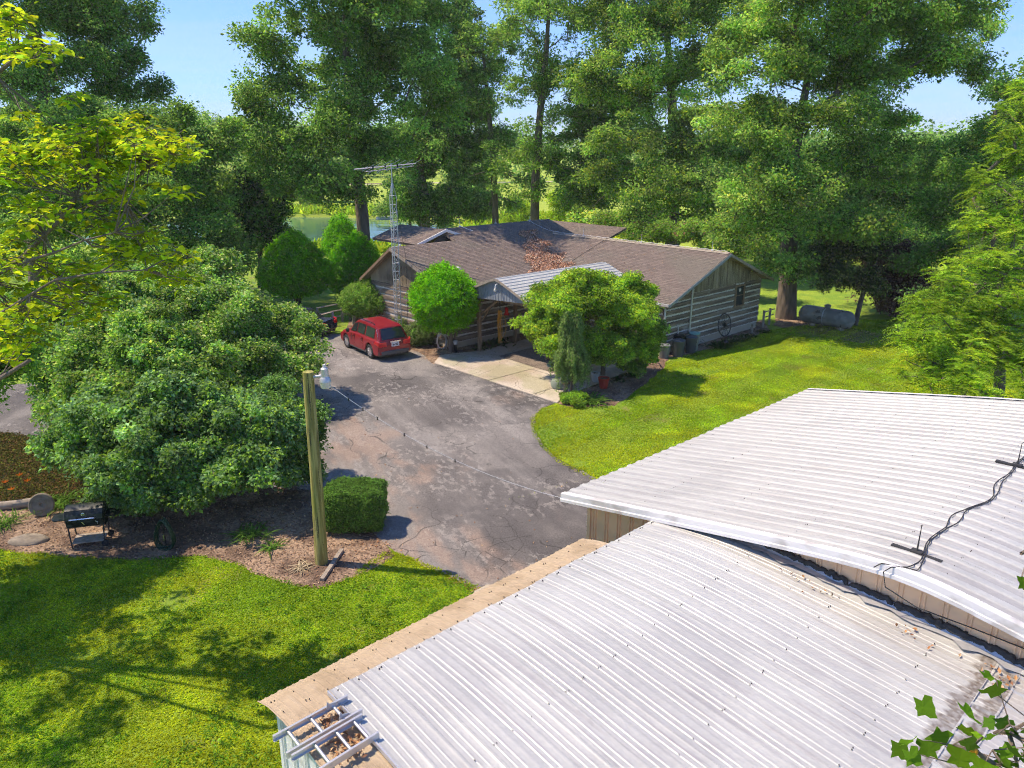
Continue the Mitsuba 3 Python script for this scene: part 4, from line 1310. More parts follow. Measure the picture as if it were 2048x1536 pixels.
# wagon wheel leaning on the gable wall
wh = thing('wagon_wheel', 'rusty dark iron wagon wheel leaning against the log gable wall', 'wheel')
wc = np.array([35.35, RV + .42, 0.85])
tilt = 0.16
ex, ey = np.array([1.0, 0, 0]), np.array([0, -math.sin(tilt), math.cos(tilt)])
g = np.linspace(0, 2 * math.pi, 37)
for rad, tk in ((.60, .020), (.57, .014)):
    obj('rim', MB().tube(np.array([wc + (ex * math.cos(a) + ey * math.sin(a)) * rad for a in g]) @ GRID.T, tk, 6, cap=False), M['dark_steel'], wh, 40)
for a in np.arange(12) * math.pi / 6:
    obj('spoke', MB().tube(np.array([wc + (ex * math.cos(a) + ey * math.sin(a)) * .07, wc + (ex * math.cos(a) + ey * math.sin(a)) * .57]) @ GRID.T, .012, 5), M['dark_steel'], wh)
obj('hub', MB().tube(np.array([wc + [0, -.1, 0], wc + [0, .12, .02]]) @ GRID.T, .075, 10), M['dark_steel'], wh, 40)

# propane tank
tk = thing('gas_tank', 'large weathered grey gas tank lying on the lawn by the big tree', 'gas tank')
ta, tb2 = gp(1612, 648), gp(1690, 662)
ax = (tb2 - ta) / np.linalg.norm(tb2 - ta)
tm = (ta + tb2) / 2 + [0, 0, .62]
Lh, R0 = 1.18, .50
side = np.cross([0, 0, 1.0], ax)
MT = np.stack([side, np.cross(ax, side), ax], 1)
prof = [(0, -Lh - .42)] + [(R0 * math.sin(a), -Lh - .42 * math.cos(a)) for a in np.linspace(.2, math.pi / 2, 7)] + [(R0, 0)] + [(R0 * math.sin(a), Lh + .42 * math.cos(a)) for a in np.linspace(math.pi / 2, .2, 7)] + [(0, Lh + .42)]
obj('shell', MB().lathe(prof, tm, 32, MT), M['tank'], tk, 40)
obj('band', MB().lathe([(R0 + .002, -.03), (R0 + .014, -.025), (R0 + .014, .025), (R0 + .002, .03)], tm - ax * .02, 32, MT), M['zinc'], tk, 30)
obj('valve_dome', MB().lathe([(.16, 0), (.16, .12), (.19, .13), (.17, .19), (.1, .23), (0, .24)], tm + [0, 0, R0 - .03], 18), M['tank'], tk, 35)
for s in (-1, 1):
    c = tm + ax * s * .85
    obj('foot', MB().box(c + [-.12, -.28, -.62], c + [.12, .28, -.36]), M['foundation'], tk)
    obj('lifting_lug', MB().tube([c + [0, 0, R0 - .03], c + ax * .04 + [0, 0, R0 + .06], c + ax * .09 + [0, 0, R0 - .03]], .014, 6), M['zinc'], tk)

# grill
gr = thing('grill', 'black barrel shaped charcoal grill with two side tables on a brown stand', 'grill')
ga, gb = gp(148, 1100), gp(207, 1093)
gx = (gb - ga) / np.linalg.norm(gb - ga)
gy = np.cross([0, 0, 1.0], gx)
gc = (ga + gb) / 2 + gy * .30
GR = np.stack([gx, gy, [0, 0, 1.0]], 1)


def g_(p):
    return np.asarray(p, float) @ GR.T + gc


prof = [(-.27, .62), (-.29, .80), (-.27, .93), (-.19, 1.04), (-.06, 1.10), (.08, 1.10), (.20, 1.04), (.28, .92), (.29, .80), (.25, .62), (.12, .55), (-.14, .55)]
low = [q for q in prof if q[1] <= .80]


def extr(profile, xa, xb, closed=True):
    m = len(profile)
    v = [(x, a, b) for x in (xa, xb) for a, b in profile]
    f = [[j, (j + 1) % m, m + (j + 1) % m, m + j] for j in range(m if closed else m - 1)]
    mb = MB().add(g_(v), f)
    mb.add(g_(v), [[e * m, e * m + j, e * m + j + 1] for e in (0, 1) for j in range(1, m - 1)])
    return mb


obj('lid', extr([(-.30, .805), (-.28, .93), (-.20, 1.045), (-.06, 1.11), (.08, 1.11), (.21, 1.045), (.29, .92), (.30, .805)], -.44, .44), M['grill_black'], gr, 25)
obj('firebox', extr([(-.29, .80), (-.25, .60), (-.13, .53), (.12, .53), (.25, .60), (.29, .80)], -.435, .435), M['grill_black'], gr, 25)
obj('handle', MB().tube(g_([(-.32, -.31, .85), (-.32, -.36, .86), (.26, -.36, .86), (.26, -.31, .85)]), .018, 8), M['chrome'], gr, 40)
obj('thermometer', MB().lathe([(.045, 0), (.045, .015), (.03, .02), (0, .02)], g_((0.0, -.29, .96)), 14, np.stack([gx, [0, 0, 1.0], -gy], 1)), M['chrome'], gr)
for s in (-1, 1):
    P = [(s * .46, -.22, .80), (s * .72, -.20, .79), (s * .80, -.08, .79), (s * .80, .12, .79), (s * .72, .22, .79), (s * .46, .24, .80)]
    obj('side_table', MB().poly(g_(P), .025, [0, 0, 1.0]), M['black'], gr)
for sx, sy in ((-1, -1), (1, -1), (-1, 1), (1, 1)):
    obj('leg', MB().tube(g_([(sx * .41, sy * .24, .62), (sx * .38, sy * .27, 0)]), .018, 6), M['dark_steel'], gr)
    if sx > 0:
        obj('wheel', MB().lathe([(.085, -.02), (.095, 0), (.085, .02), (0, .02)], g_((sx * .41, sy * .30, .09)), 14, np.stack([gx, [0, 0, 1.0], -gy], 1)), M['rubber'], gr)
mb = MB()
for k2 in range(5):
    mb2 = MB().box((-.38, -.26 + k2 * .105, .14), (.38, -.165 + k2 * .105, .165), GR, gc)
    obj('shelf_slat', mb2, M['old_timber'], gr)
obj('drawer_pull', MB().tube(g_([(-.06, -.285, .74), (-.01, -.285, .67)]), .008, 5), M['chrome'], gr)
obj('drawer_pull', MB().tube(g_([(.26, -.285, .74), (.31, -.285, .70), (.29, -.285, .65)]), .008, 5), M['chrome'], gr)

# garden hose coiled on a stake
hs = thing('hose_coil', 'dark green garden hose coiled over a stake on the bare soil', 'garden hose')
hc2 = gp(333, 1098)
M['hose_green'] = mat('hose_green', prin((0.012, 0.045, 0.022), 0.4))
r = rng_of(81)
for k2 in range(11):
    g2 = np.linspace(0, 2 * math.pi, 26)
    wv, hv = .20 + .02 * r.normal(), .40 + .03 * r.normal()
    q = np.stack([np.sin(g2) * wv * (1 - .45 * np.cos(g2)) + r.normal() * .012, np.full(26, -.09 + .018 * k2) + .012 * np.sin(g2 * 2 + k2), .42 - .0 + np.cos(g2) * hv], 1)
    q[:, 2] = np.maximum(q[:, 2], .015)
    obj('loop', MB().tube(q + hc2, .013, 6, cap=False), M['hose_green'], hs, 50)
obj('stake', MB().tube([hc2, hc2 + [0, 0, .95]], .018, 6), M['black'], hs)
obj('stake_hook', MB().tube([hc2 + [0, -.11, .86], hc2 + [0, 0, .80], hc2 + [0, .12, .86]], .014, 6), M['black'], hs)
obj('nozzle', MB().tube([hc2 + [.02, -.1, .45], hc2 + [.03, -.12, .30]], [.02, .012], 8), M['chrome'], hs)

# old millstone with its log
ms = thing('millstone', 'round weathered stone disc standing upright at the end of a pale log', 'millstone')
mc = gp(87, 1030) + [0, 0, .32]
nd = np.array([.35, -.90, .25])
nd /= np.linalg.norm(nd)
s1 = np.cross([0, 0, 1.0], nd)
s1 /= np.linalg.norm(s1)
obj('disc', MB().lathe([(0, -.06), (.30, -.06), (.325, -.03), (.325, .03), (.30, .055), (.24, .05), (.235, .04), (.15, .045), (.145, .055), (.05, .05), (.04, .02), (0, .02)], mc, 28, np.stack([s1, np.cross(nd, s1), nd], 1)), M['stone'], ms, 30)
lg = thing('fallen_log', 'pale mossy log lying behind the stone disc at the left edge', 'log')
obj('trunk', MB().tube([gp(76, 1018) + [0, 0.25, .14], gp(20, 1024) + [0, 0.2, .13], gp(-60, 1030) + [0, .2, .12]], [.13, .125, .11], 12), M['old_timber'], lg, 50)
rk = thing('rock', 'low rounded brown rock half sunk in the soil left of the grill', 'rock')
rm = trimesh.creation.icosphere(3)
rm.vertices *= 1 + 0.25 * (meshkit.fbm(rm.vertices * 1.7, 3, 5)[:, None] - .5)
rm.vertices = rm.vertices * [.52, .30, .16] + gp(58, 1082)
obj('rock_body', rm, M['stone'], rk, True)
# timber edging and the flat stones of the bed
for i, (a, b, lab) in enumerate((((644, 1163), (668, 1128), 'weathered edging timber lying at the foot of the lamp pole'), ((668, 1127), (684, 1103), 'short edging timber running from the lamp pole to the hedge'))):
    p, q = gp(*a), gp(*b)
    t = thing('edging_timber', lab, 'timber', 'timbers edging the planting bed')
    d = (q - p) / np.linalg.norm(q - p)
    sd = np.cross([0, 0, 1.0], d)
    obj('beam', MB().poly([p - sd * .05, q - sd * .05, q + sd * .05, p + sd * .05], .085, [0, 0, 1.0]), M['old_timber'], t)
mb = MB()
pad = thing('concrete_block', 'grey concrete block at the workshop eave where drive meets lawn', 'block')
cb = gp(968, 1186)
mb.box((-.22, -.10, 0), (.22, .10, .10), GRID, cb)
obj('block_body', mb, M['foundation'], pad)

# stump, rails and steps by the front gable
st = thing('tree_stump', 'tall pale grey barkless stump beside the wooden railing', 'stump')
sb = gp(712, 650)
r = rng_of(83)
obj('stem', MB().tube([sb + [0, 0, z] for z in (0, .3, .7, 1.0, 1.06)], [.24, .20, .185, .18, .16], 14), M['old_timber'], st, 40)
obj('split_wood', MB().tube([sb + [.30, 0, 0], sb + [.31, 0, .5], sb + [.29, 0, .98]], [.12, .10, .07], 8), M['old_timber'], st, 40)
rlg = thing('wooden_railing', 'old grey timber railing with posts and rails left of the stump', 'railing')
A = [gp(668, 662), gp(686, 642), gp(640, 668)]
for q, hh in ((gp(668, 663), 1.15), (gp(685, 643), 1.05), (gp(700, 640), .95), (gp(637, 650), 1.0)):
    obj('post', MB().box(q - [.06, .06, 0], q + [.06, .06, hh]), M['old_timber'], rlg)
for p, q, z0, z1 in ((gp(668, 663), gp(722, 647), 1.13, .98), (gp(637, 650), gp(686, 642), .98, 1.05), (gp(637, 650), gp(686, 642), .62, .66), (gp(637, 650), gp(686, 642), .30, .32), (gp(668, 663), gp(637, 660), 1.1, .8), (gp(668, 663), gp(630, 655), .55, .3), (gp(685, 643), gp(700, 640), .75, .7), (gp(685, 643), gp(700, 640), .4, .4), (gp(630, 652), gp(668, 640), .12, .12)):
    obj('rail', MB().tube([p + [0, 0, z0], q + [0, 0, z1]], .045, 4), M['old_timber'], rlg)

# pots, urn, table, hose, feeder
M['pot_white'] = mat('pot_white', prin((0.50, 0.51, 0.50), 0.45))
M['pot_red'] = mat('pot_red', prin((0.42, 0.045, 0.025), 0.45))


def pot(label, pos, h, rad, m):
    t = thing('flower_pot', label, 'flower pot')
    obj('body', MB().lathe([(0, .01), (rad * .68, .01), (rad * .7, .03), (rad * .93, h * .82), (rad, h * .82), (rad * 1.05, h), (rad * .93, h), (rad * .88, h * .85), (0, h * .84)], pos, 20), m, t, 35)
    obj('soil', MB().lathe([(rad * .88, h * .88), (0, h * .90)], pos, 16), M['soil'], t)
    return t


pot('white plastic flower pot under the holly bush', gp(1190, 764), .44, .19, M['pot_white'])
pot('red flower pot with small white flowers under the holly bush', gp(1207, 776), .46, .24, M['pot_red'])
ur = thing('stone_urn', 'small pinkish stone pedestal urn at the corner of the concrete', 'urn')
obj('urn_body', MB().lathe([(0, 0), (.16, 0), (.16, .06), (.10, .10), (.08, .30), (.10, .40), (.19, .48), (.22, .56), (.20, .60), (.15, .56), (0, .54)], gp(1131, 788), 18), M['stone'], ur, 35)
pl = thing('planter', 'squat green concrete planter behind the stone urn', 'planter')
M['planter_green'] = mat('planter_green', prin((0.22, 0.26, 0.21), 0.85))
obj('planter_body', MB().lathe([(0, 0), (.24, 0), (.34, .10), (.36, .26), (.30, .40), (.26, .42), (.22, .38), (0, .36)], gp(1118, 777), 20), M['planter_green'], pl, 35)
tbx = thing('garden_table', 'round grey garden table behind the weeping shrub', 'table')
tp = gp(1117, 760)
obj('table_top', MB().lathe([(0, .66), (.52, .66), (.54, .68), (.54, .70), (.52, .715), (0, .72)], tp, 28), M['planter_green'], tbx, 35)
obj('pedestal', MB().lathe([(.26, 0), (.26, .05), (.07, .12), (.06, .6), (.16, .66)], tp, 16), M['planter_green'], tbx, 35)
wh2 = thing('flower_pot', 'tiny white pot on the dark post by the corner topiary', 'flower pot')
pp0 = gp(911, 705)
obj('bowl', MB().lathe([(0, .42), (.09, .42), (.12, .60), (.10, .60), (.09, .55), (0, .54)], pp0, 16), M['pot_white'], wh2, 35)
obj('stand', MB().lathe([(.07, 0), (.07, .42), (0, .42)], pp0, 12), M['black'], wh2)
hb = thing('hanging_hose', 'yellow rubber hose hung in long loops under the carport', 'hose')
M['hose_yellow'] = mat('hose_yellow', prin((0.62, 0.32, 0.045), 0.45))
M['plastic_red'] = mat('plastic_red', prin((0.52, 0.012, 0.012), 0.3))
h0 = at(1000, 640, 38.3)
for k2 in range(7):
    r = rng_of(90 + k2)
    wv, hv = .035 + .05 * r.random(), 0.62 + .25 * r.random()
    g2 = np.linspace(0, 2 * math.pi, 24)
    q = np.stack([np.sin(g2) * wv + .03 * r.normal() - .02, np.full(24, .03 * r.normal()), -hv + hv * np.cos(g2)], 1)
    obj('loop', MB().tube(q + h0 + [0, 0, .5], .014, 6, cap=False), M['hose_yellow'], hb, 50)
obj('tail', MB().tube(np.array([[.10, 0, -.2], [.24, 0, -.25], [.30, 0, -.9], [.22, 0, -1.25], [.05, 0, -1.45], [.12, 0, -1.6]]) + h0 + [0, 0, .45], .014, 6), M['hose_yellow'], hb, 50)
obj('hanger', MB().tube([h0 + [0, 0, .45], h0 + [0, 0, .95]], .02, 6), M['dark_steel'], hb)
fd = thing('bird_feeder', 'bright red hummingbird feeder hanging from the carport beam', 'bird feeder')
fc = at(1013, 621, 38.4)
obj('feeder_body', MB().lathe([(0, -.24), (.13, -.22), (.15, -.16), (.09, -.12), (.07, .02), (.10, .10), (.05, .16), (0, .17)], fc, 16), M['plastic_red'], fd, 35)
obj('wire', MB().tube([fc + [0, 0, .16], fc + [0, 0, .42]], .008, 4), M['dark_steel'], fd)
hr = thing('hose_reel', 'white hose hung in rings on a grey stand by the house corner', 'hose reel')
hp = gp(884, 699)
for k2 in range(6):
    g2 = np.linspace(0, 2 * math.pi, 24)
    q = np.stack([np.cos(g2) * (.20 + .012 * k2), np.full(24, -.05 + .02 * k2), .42 + np.sin(g2) * (.36 + .012 * k2)], 1)
    obj('ring', MB().tube(q + hp, .014, 6, cap=False), M['trim_white'], hr, 50)
for s in (-1, 1):
    obj('stand_leg', MB().tube([hp + [s * .22, .08, 0], hp + [s * .2, .08, .95]], .022, 6), M['zinc'], hr)
obj('stand_bar', MB().tube([hp + [-.24, .08, .93], hp + [.24, .08, .93]], .022, 6), M['zinc'], hr)
pl2 = thing('path_lamp', 'small black garden path lamp in front of the gable plants', 'lamp')
q = W(33.75, -20.55)
obj('stem', MB().tube([q, q + [0, 0, .42]], .014, 6), M['black'], pl2)
obj('shade', MB().lathe([(.15, .40), (.05, .50), (.02, .52), (0, .52)], q, 14), M['black'], pl2, 35)
fp = thing('fence', 'short length of old board fence at the back right corner of the house', 'fence')
for k2 in range(4):
    q = W(39.7 + k2 * .42, -21.9 - .05 * k2)
    if k2 in (0, 2):
        obj('post', MB().box(q - [.05, .05, 0], q + [.05, .05, .95]), M['old_timber'], fp)
for z in (.55, .85):
    obj('rail', MB().tube([W(39.65, -21.9, z), W(41.0, -22.0, z)], .035, 4), M['old_timber'], fp)
fs = thing('garden_statue', 'tiny pale stone figure among the plants at the foundation corner', 'statue')
q = W(37.9, -21.55)
obj('figure', MB().lathe([(0, 0), (.13, 0), (.12, .08), (.07, .12), (.09, .26), (.06, .36), (.03, .38), (.06, .43), (.05, .50), (0, .53)], q, 14), M['stone'], fs, 40)
# far bank of the pond: a utility pole, a post fence, a white boat
up = thing('utility_pole', 'thin pale utility pole far beyond the pond', 'pole')
q = at(573, 372, 185)
q[2] = 0
obj('shaft', MB().tube([q, q + [0, 0, 8.0]], [.17, .12], 8), M['old_timber'], up)
obj('crossarm', MB().tube([q + [-.9, 0, 7.4], q + [.9, 0, 7.4]], .06, 4), M['old_timber'], up)
ff = thing('fence', 'far post and rail fence along the road beyond the pond', 'fence')
ps = [np.array([x, y, 0]) for x, y in zip(np.linspace(-75, -22, 16), np.linspace(176, 183, 16))]
for q in ps:
    obj('post', MB().box(q - [.09, .09, 0], q + [.09, .09, 1.2]), M['timber'], ff)
for z in (.6, 1.05):
    obj('rail', MB().tube([q + [0, 0, z] for q in ps], .06, 4), M['timber'], ff)
bt = thing('rowing_boat', 'small white boat pulled up on the pond bank behind the antenna mast', 'boat')
q = gp(772, 441)
v, f = [], []
for x in np.linspace(-1.3, 1.3, 9):
    w_ = .55 * (1 - (x / 1.45) ** 4) * (1 - .45 * max(x, 0) / 1.3)
    for y, z in ((-1, .45), (-.85, .12), (0, 0), (.85, .12), (1, .45)):
        v.append((x, y * w_, z + .12 * max(0, x) ** 2 * .5))
f = [[i * 5 + j, i * 5 + j + 1, (i + 1) * 5 + j + 1, (i + 1) * 5 + j] for i in range(8) for j in range(4)]
obj('hull', MB().add(np.array(v) + q + [0, 0, .05], f), M['pot_white'], bt)
for x in (-.5, .3):
    obj('bench', MB().box(q + [x - .12, -.42, .30], q + [x + .12, .42, .33]), M['old_timber'], bt)
# ---------------------------------------------------------------- foliage
DARK, MID, OLIVE, BRIGHT, YELLOW, BLUE, LIME = (.165, .310, .065), (.250, .445, .080), (.37, .47, .12), (.38, .58, .06), (.56, .62, .045), (.27, .43, .19), (.44, .63, .035)


def unit(r, n):
    q = r.normal(size=(n, 3))
    return q / np.linalg.norm(q, axis=1, keepdims=True)


def leaf_quads(P, N, D, size, aspect, col, fold=0.18):
    """Folded four-cornered leaves at P, facing N, pointing along D."""
    D = D - N * (D * N).sum(1, keepdims=True)
    D /= np.linalg.norm(D, axis=1, keepdims=True) + 1e-9
    S = np.cross(N, D)
    s = size[:, None]
    q = np.stack([P, P + D * s * .45 + S * s * aspect * .5 + N * s * fold, P + D * s, P + D * s * .45 - S * s * aspect * .5 + N * s * fold], 1)
    return q.reshape(-1, 3), np.repeat(np.clip(col, 0, 1), 4, 0)


def quads(n, start=0):
    return (np.arange(n)[:, None] * 4 + np.arange(4)).reshape(-1, 4)


def put_leaves(name, parent, P, N, D, size, aspect, col, fold=0.18, **kw):
    v, c = leaf_quads(P, N, D, size, aspect, col, fold)
    mb = MB().add(v, quads(len(P)))
    mb.c = [c]
    return obj(name, mb, M['leaf'], parent, **kw)


def colours(r, n, pal, weights, clump_shift=None, spread=0.22):
    pal = np.asarray(pal)
    w = np.asarray(weights, float)
    c = pal[r.choice(len(pal), n, p=w / w.sum())]
    return c * np.exp(r.normal(size=(n, 1)) * spread) * (1 if clump_shift is None else clump_shift)


def lobe_points(r, lobes, n, shell=0.6):
    """n points spread over ellipsoids (centre, radii), mostly in their outer part; more in larger ones."""
    C, R = np.array([q[0] for q in lobes], float), np.array([q[1] for q in lobes], float)
    # every mass carries smaller boughs that stand out of it, so that its outline is ragged
    m = 5
    sub = unit(r, len(C) * m)
    sub[:, 2] = np.where(sub[:, 2] < -.3, -sub[:, 2], sub[:, 2])
    C2 = np.repeat(C, m, 0) + sub * np.repeat(R, m, 0) * r.uniform(.75, 1.08, (len(C) * m, 1))
    R2 = np.repeat(R.mean(1, keepdims=True), m, 0) * r.uniform(.22, .46, (len(C) * m, 1)) * np.array([[1.15, 1.15, .8]])
    C, R = np.vstack([C, C2]), np.vstack([R * .92, R2])
    w = R[:, 0] * R[:, 2] + R[:, 0] * R[:, 1]
    want, n = n, n * 3
    k2 = r.choice(len(C), n, p=w / w.sum())
    d = unit(r, n)
    d[:, 2] = np.where(d[:, 2] < -.55, -d[:, 2] * .6, d[:, 2])
    rad = np.where(r.random(n) < shell, r.uniform(.72, 1.0, n), r.uniform(.25, .8, n))
    P = C[k2] + d * rad[:, None] * R[k2]
    # boughs: keep the points where a coarse noise is high, so that gaps open between them
    scale = 2.6 / max(.5, float(np.mean(R)))
    keep = np.argsort(-meshkit.noise(P * scale + 31.7) - .35 * r.random(n))[:want]
    keep.sort()
    return P[keep], d[keep]


class Skeleton:
    def __init__(self, trunk, radii):
        self.p, self.par, self.trunk, self.tr = [], [], np.asarray(trunk, float), radii

    def build(self, targets, r, up=0.35):
        """Connects every target to the trunk by branches; returns polylines with radii."""
        P = []
        tr = []
        n = 14
        t = np.linspace(0, 1, n)
        s = np.linspace(0, 1, len(self.trunk))
        tp = np.stack([np.interp(t, s, self.trunk[:, k2]) for k2 in range(3)], 1)
        rad = np.interp(t, s, self.tr)
        nodes = [*tp]
        parent = [-1] + list(range(n - 1))
        first = int(n * .3)
        allowed = [i >= first for i in range(n)]
        axis = tp[n // 2:]
        order = np.argsort(np.min(np.linalg.norm(targets[:, None] - tp[None, first:], axis=2), axis=1))
        for i in order:
            c = targets[i]
            A = np.array(nodes)
            d = c - A
            dist = np.linalg.norm(d, axis=1)
            cost = dist + up * np.maximum(0, -d[:, 2]) * 2.0
            cost[~np.array(allowed)] = 1e9
            j = int(np.argmin(cost))
            m = max(1, min(4, int(dist[j] / 0.9)))
            prev = j
            for q in range(1, m + 1):
                f_ = q / m
                pt_ = A[j] + d[j] * f_ + (r.normal(size=3) * .06 * dist[j] if q < m else 0) + np.array([0, 0, .10 * dist[j] * math.sin(math.pi * f_)])
                nodes.append(pt_)
                parent.append(prev)
                allowed.append(True)
                prev = len(nodes) - 1
        cnt = np.zeros(len(nodes))
        kids = [[] for _ in nodes]
        for i in range(len(nodes) - 1, 0, -1):
            cnt[i] += 1
            cnt[parent[i]] += cnt[i]
            kids[parent[i]].append(i)
        return np.array(nodes), parent, kids, cnt, n, rad


def branches(sk, twig=0.012, expo=0.5, most=0.4, thin=0.010):
    nodes, parent, kids, cnt, n, rad = sk
    R = np.minimum(twig * np.maximum(cnt, 1) ** expo, most)
    R[:n] = rad
    trunk, limb = MB(), MB()
    trunk.tube(nodes[:n], R[:n], 14)
    todo = []
    for i in range(n):
        for q in kids[i]:
            if q >= n:
                todo.append((i, q))
    while todo:
        a, b = todo.pop()
        line, rr2 = [nodes[a]], [min(R[b] * 1.15, R[a])]
        cur = b
        while True:
            line.append(nodes[cur])
            rr2.append(R[cur])
            ks = kids[cur]
            if not ks:
                break
            big = max(ks, key=lambda q: cnt[q])
            todo += [(cur, q) for q in ks if q != big]
            cur = big
        if max(rr2) > thin:
            limb.tube(line, rr2, 7 if max(rr2) > .07 else 4, cap=False)
    return trunk, limb


def clump_leaves(r, C, out, per, spread, size, pal, weights, up=.45, outw=.45, tintvar=.22, droop=0.0, jitter=.9, tint=None):
    """Leaves round clump centres: flattened sprays with one tint per clump."""
    n = len(C) * per
    k2 = np.repeat(np.arange(len(C)), per)
    sp = spread * np.exp(r.normal(size=len(C)) * .25)
    off = unit(r, n) * (r.random((n, 1)) ** .5 * 1.75) * np.array([1, 1, .75])
    P = C[k2] + off * sp[k2][:, None]
    P[:, 2] -= droop * (off[:, 0] ** 2 + off[:, 1] ** 2) * sp[k2]
    N = unit(r, n) * jitter + np.array([0, 0, up]) + out[k2] * outw
    N /= np.linalg.norm(N, axis=1, keepdims=True)
    D = off * np.array([1, 1, .3]) + unit(r, n) * .6 + np.array([0, 0, -.35])
    sh = np.exp(r.normal(size=len(C)) * tintvar)[k2][:, None]
    if tint is not None:
        sh = sh * tint(C)[k2]
    col = colours(r, n, pal, weights, sh)
    return P, N, D, r.uniform(*size, n), col


def tree(name, label, cat, trunk_pts, trunk_r, lobes, clumps, per, spread, size, pal, weights, seed, group=None, aspect=.6, twig=.012, expo=.5, shell=.62, thin=.012, bark=None, dead=0, **kw):
    r = rng_of(seed)
    root = thing(name, label, cat, group)
    clumps = int(clumps * 1.75)
    size, spread, per = (size[0] * 1.1, size[1] * 1.28), spread * .84, int(per * 1.1)
    C, out = lobe_points(r, lobes, clumps, shell)
    tgt = C if not dead else np.vstack([C, lobe_points(r, lobes, dead, 1.0)[0]])
    S = Skeleton(trunk_pts, trunk_r)
    tr, lb = branches(S.build(tgt, r), twig, expo, trunk_r[0] * .55, thin)
    obj('trunk', tr, bark or M['bark'], root, 50)
    obj('limbs', lb, bark or M['bark'], root, 50)
    P, N, D, s, col = clump_leaves(r, C, out, per, spread, size, pal, weights, **kw)
    ok = P[:, 2] > 0.05
    put_leaves('crown', root, P[ok], N[ok], D[ok], s[ok], aspect, col[ok])
    return root


def L(x, y, rx, ry, depth, dr=None):
    """An ellipsoid of crown seen at a pixel, at a given distance: centre and radii in metres."""
    c = at(x, y, depth)
    k2 = depth / FOCAL
    return c, np.array([rx * k2, (dr if dr is not None else rx) * k2, ry * k2])


def stems(pix, depth, base=None):
    p = [at(x, y, depth) for x, y in pix]
    p[0][2] = min(p[0][2], 0.0) if base is None else base
    if p[0][2] > -1e-6 or p[0][2] < 0:
        p[0][2] = -0.05
    return np.array(p)


BK = 'trees behind the house'
# tall forked tree by the pond
tree('tall_tree', 'tall forked tree by the pond with a thick bare grey trunk', 'tree', stems([(735, 590), (724, 420), (708, 300), (694, 150), (688, -60)], 52), [.46, .40, .33, .24, .10],
     [L(640, 60, 120, 90, 51), L(560, 190, 75, 60, 50), L(500, 250, 45, 40, 50), L(600, 290, 110, 55, 49), L(820, 90, 100, 110, 51), L(860, 210, 70, 110, 51), L(760, 200, 90, 100, 53), L(640, 370, 90, 45, 49), L(770, 320, 70, 60, 50), L(700, -60, 200, 80, 52), L(540, 110, 40, 50, 51), L(700, 260, 80, 70, 48), L(690, 120, 70, 90, 54), L(560, 330, 60, 40, 49), L(690, 390, 60, 30, 49)],
     420, 150, .50, (.12, .22), (DARK, MID, OLIVE, BRIGHT), (.30, .42, .16, .12), 101, BK, dead=20)
tree('broad_tree', 'dark leaning double trunked tree behind the small cross gable', 'tree', stems([(850, 475), (848, 400), (838, 330), (845, 230), (860, 80)], 76), [.6, .5, .42, .3, .1],
     [L(880, 60, 80, 90, 76), L(890, 200, 70, 90, 76), L(830, 300, 70, 60, 75), L(900, 330, 70, 70, 76), L(820, 400, 60, 40, 76), L(905, 420, 60, 40, 76), L(850, 430, 70, 30, 77), L(900, 270, 70, 60, 77)],
     260, 150, .6, (.16, .28), (DARK, MID, OLIVE), (.5, .4, .1), 102, BK)
tree('broad_tree', 'thinner tree with a straight dark trunk left of the tall one behind the ridge', 'tree', stems([(992, 475), (990, 400), (985, 300), (975, 200), (965, 90)], 74), [.34, .30, .26, .2, .08],
     [L(960, 100, 80, 50, 74), L(950, 200, 60, 40, 74), L(1000, 300, 70, 35, 74), L(930, 330, 60, 60, 76), L(1000, 370, 75, 35, 73), L(940, 410, 60, 40, 78), L(960, 150, 70, 50, 75), L(930, 250, 50, 50, 76), L(1000, 420, 50, 25, 76)],
     190, 120, .55, (.14, .24), (MID, OLIVE, BRIGHT, DARK), (.4, .3, .15, .2), 103, BK, dead=30)
tree('tall_tree', 'very tall open tree with a straight dark trunk behind the house ridge', 'tree', stems([(1068, 470), (1071, 350), (1080, 230), (1092, 110), (1102, -40)], 70), [.42, .37, .31, .22, .08],
     [L(1110, 20, 130, 60, 70), L(1040, 60, 60, 60, 70), L(1170, 60, 70, 60, 70), L(1120, 150, 90, 45, 70), L(1050, 200, 50, 60, 70), L(1150, 240, 60, 40, 69), L(1050, 330, 60, 35, 69), L(1120, 350, 50, 40, 70), L(1100, -80, 120, 60, 70), L(1075, 270, 40, 40, 69), L(1090, 170, 50, 40, 69), L(1060, 395, 40, 22, 69)],
     190, 110, .55, (.13, .24), (MID, BRIGHT, OLIVE, DARK), (.4, .25, .2, .15), 104, BK, dead=45)
tree('broad_tree', 'rounded leafy tree with a short dark trunk left of the oak mass', 'tree', stems([(1155, 475), (1154, 420), (1165, 330), (1180, 220), (1190, 120)], 72), [.45, .40, .32, .2, .08],
     [L(1190, 330, 80, 70, 70), L(1230, 230, 80, 80, 71), L(1180, 400, 60, 45, 70), L(1160, 270, 45, 50, 71)],
     130, 150, .6, (.15, .26), (MID, OLIVE, DARK, BRIGHT), (.4, .3, .2, .1), 105, BK)
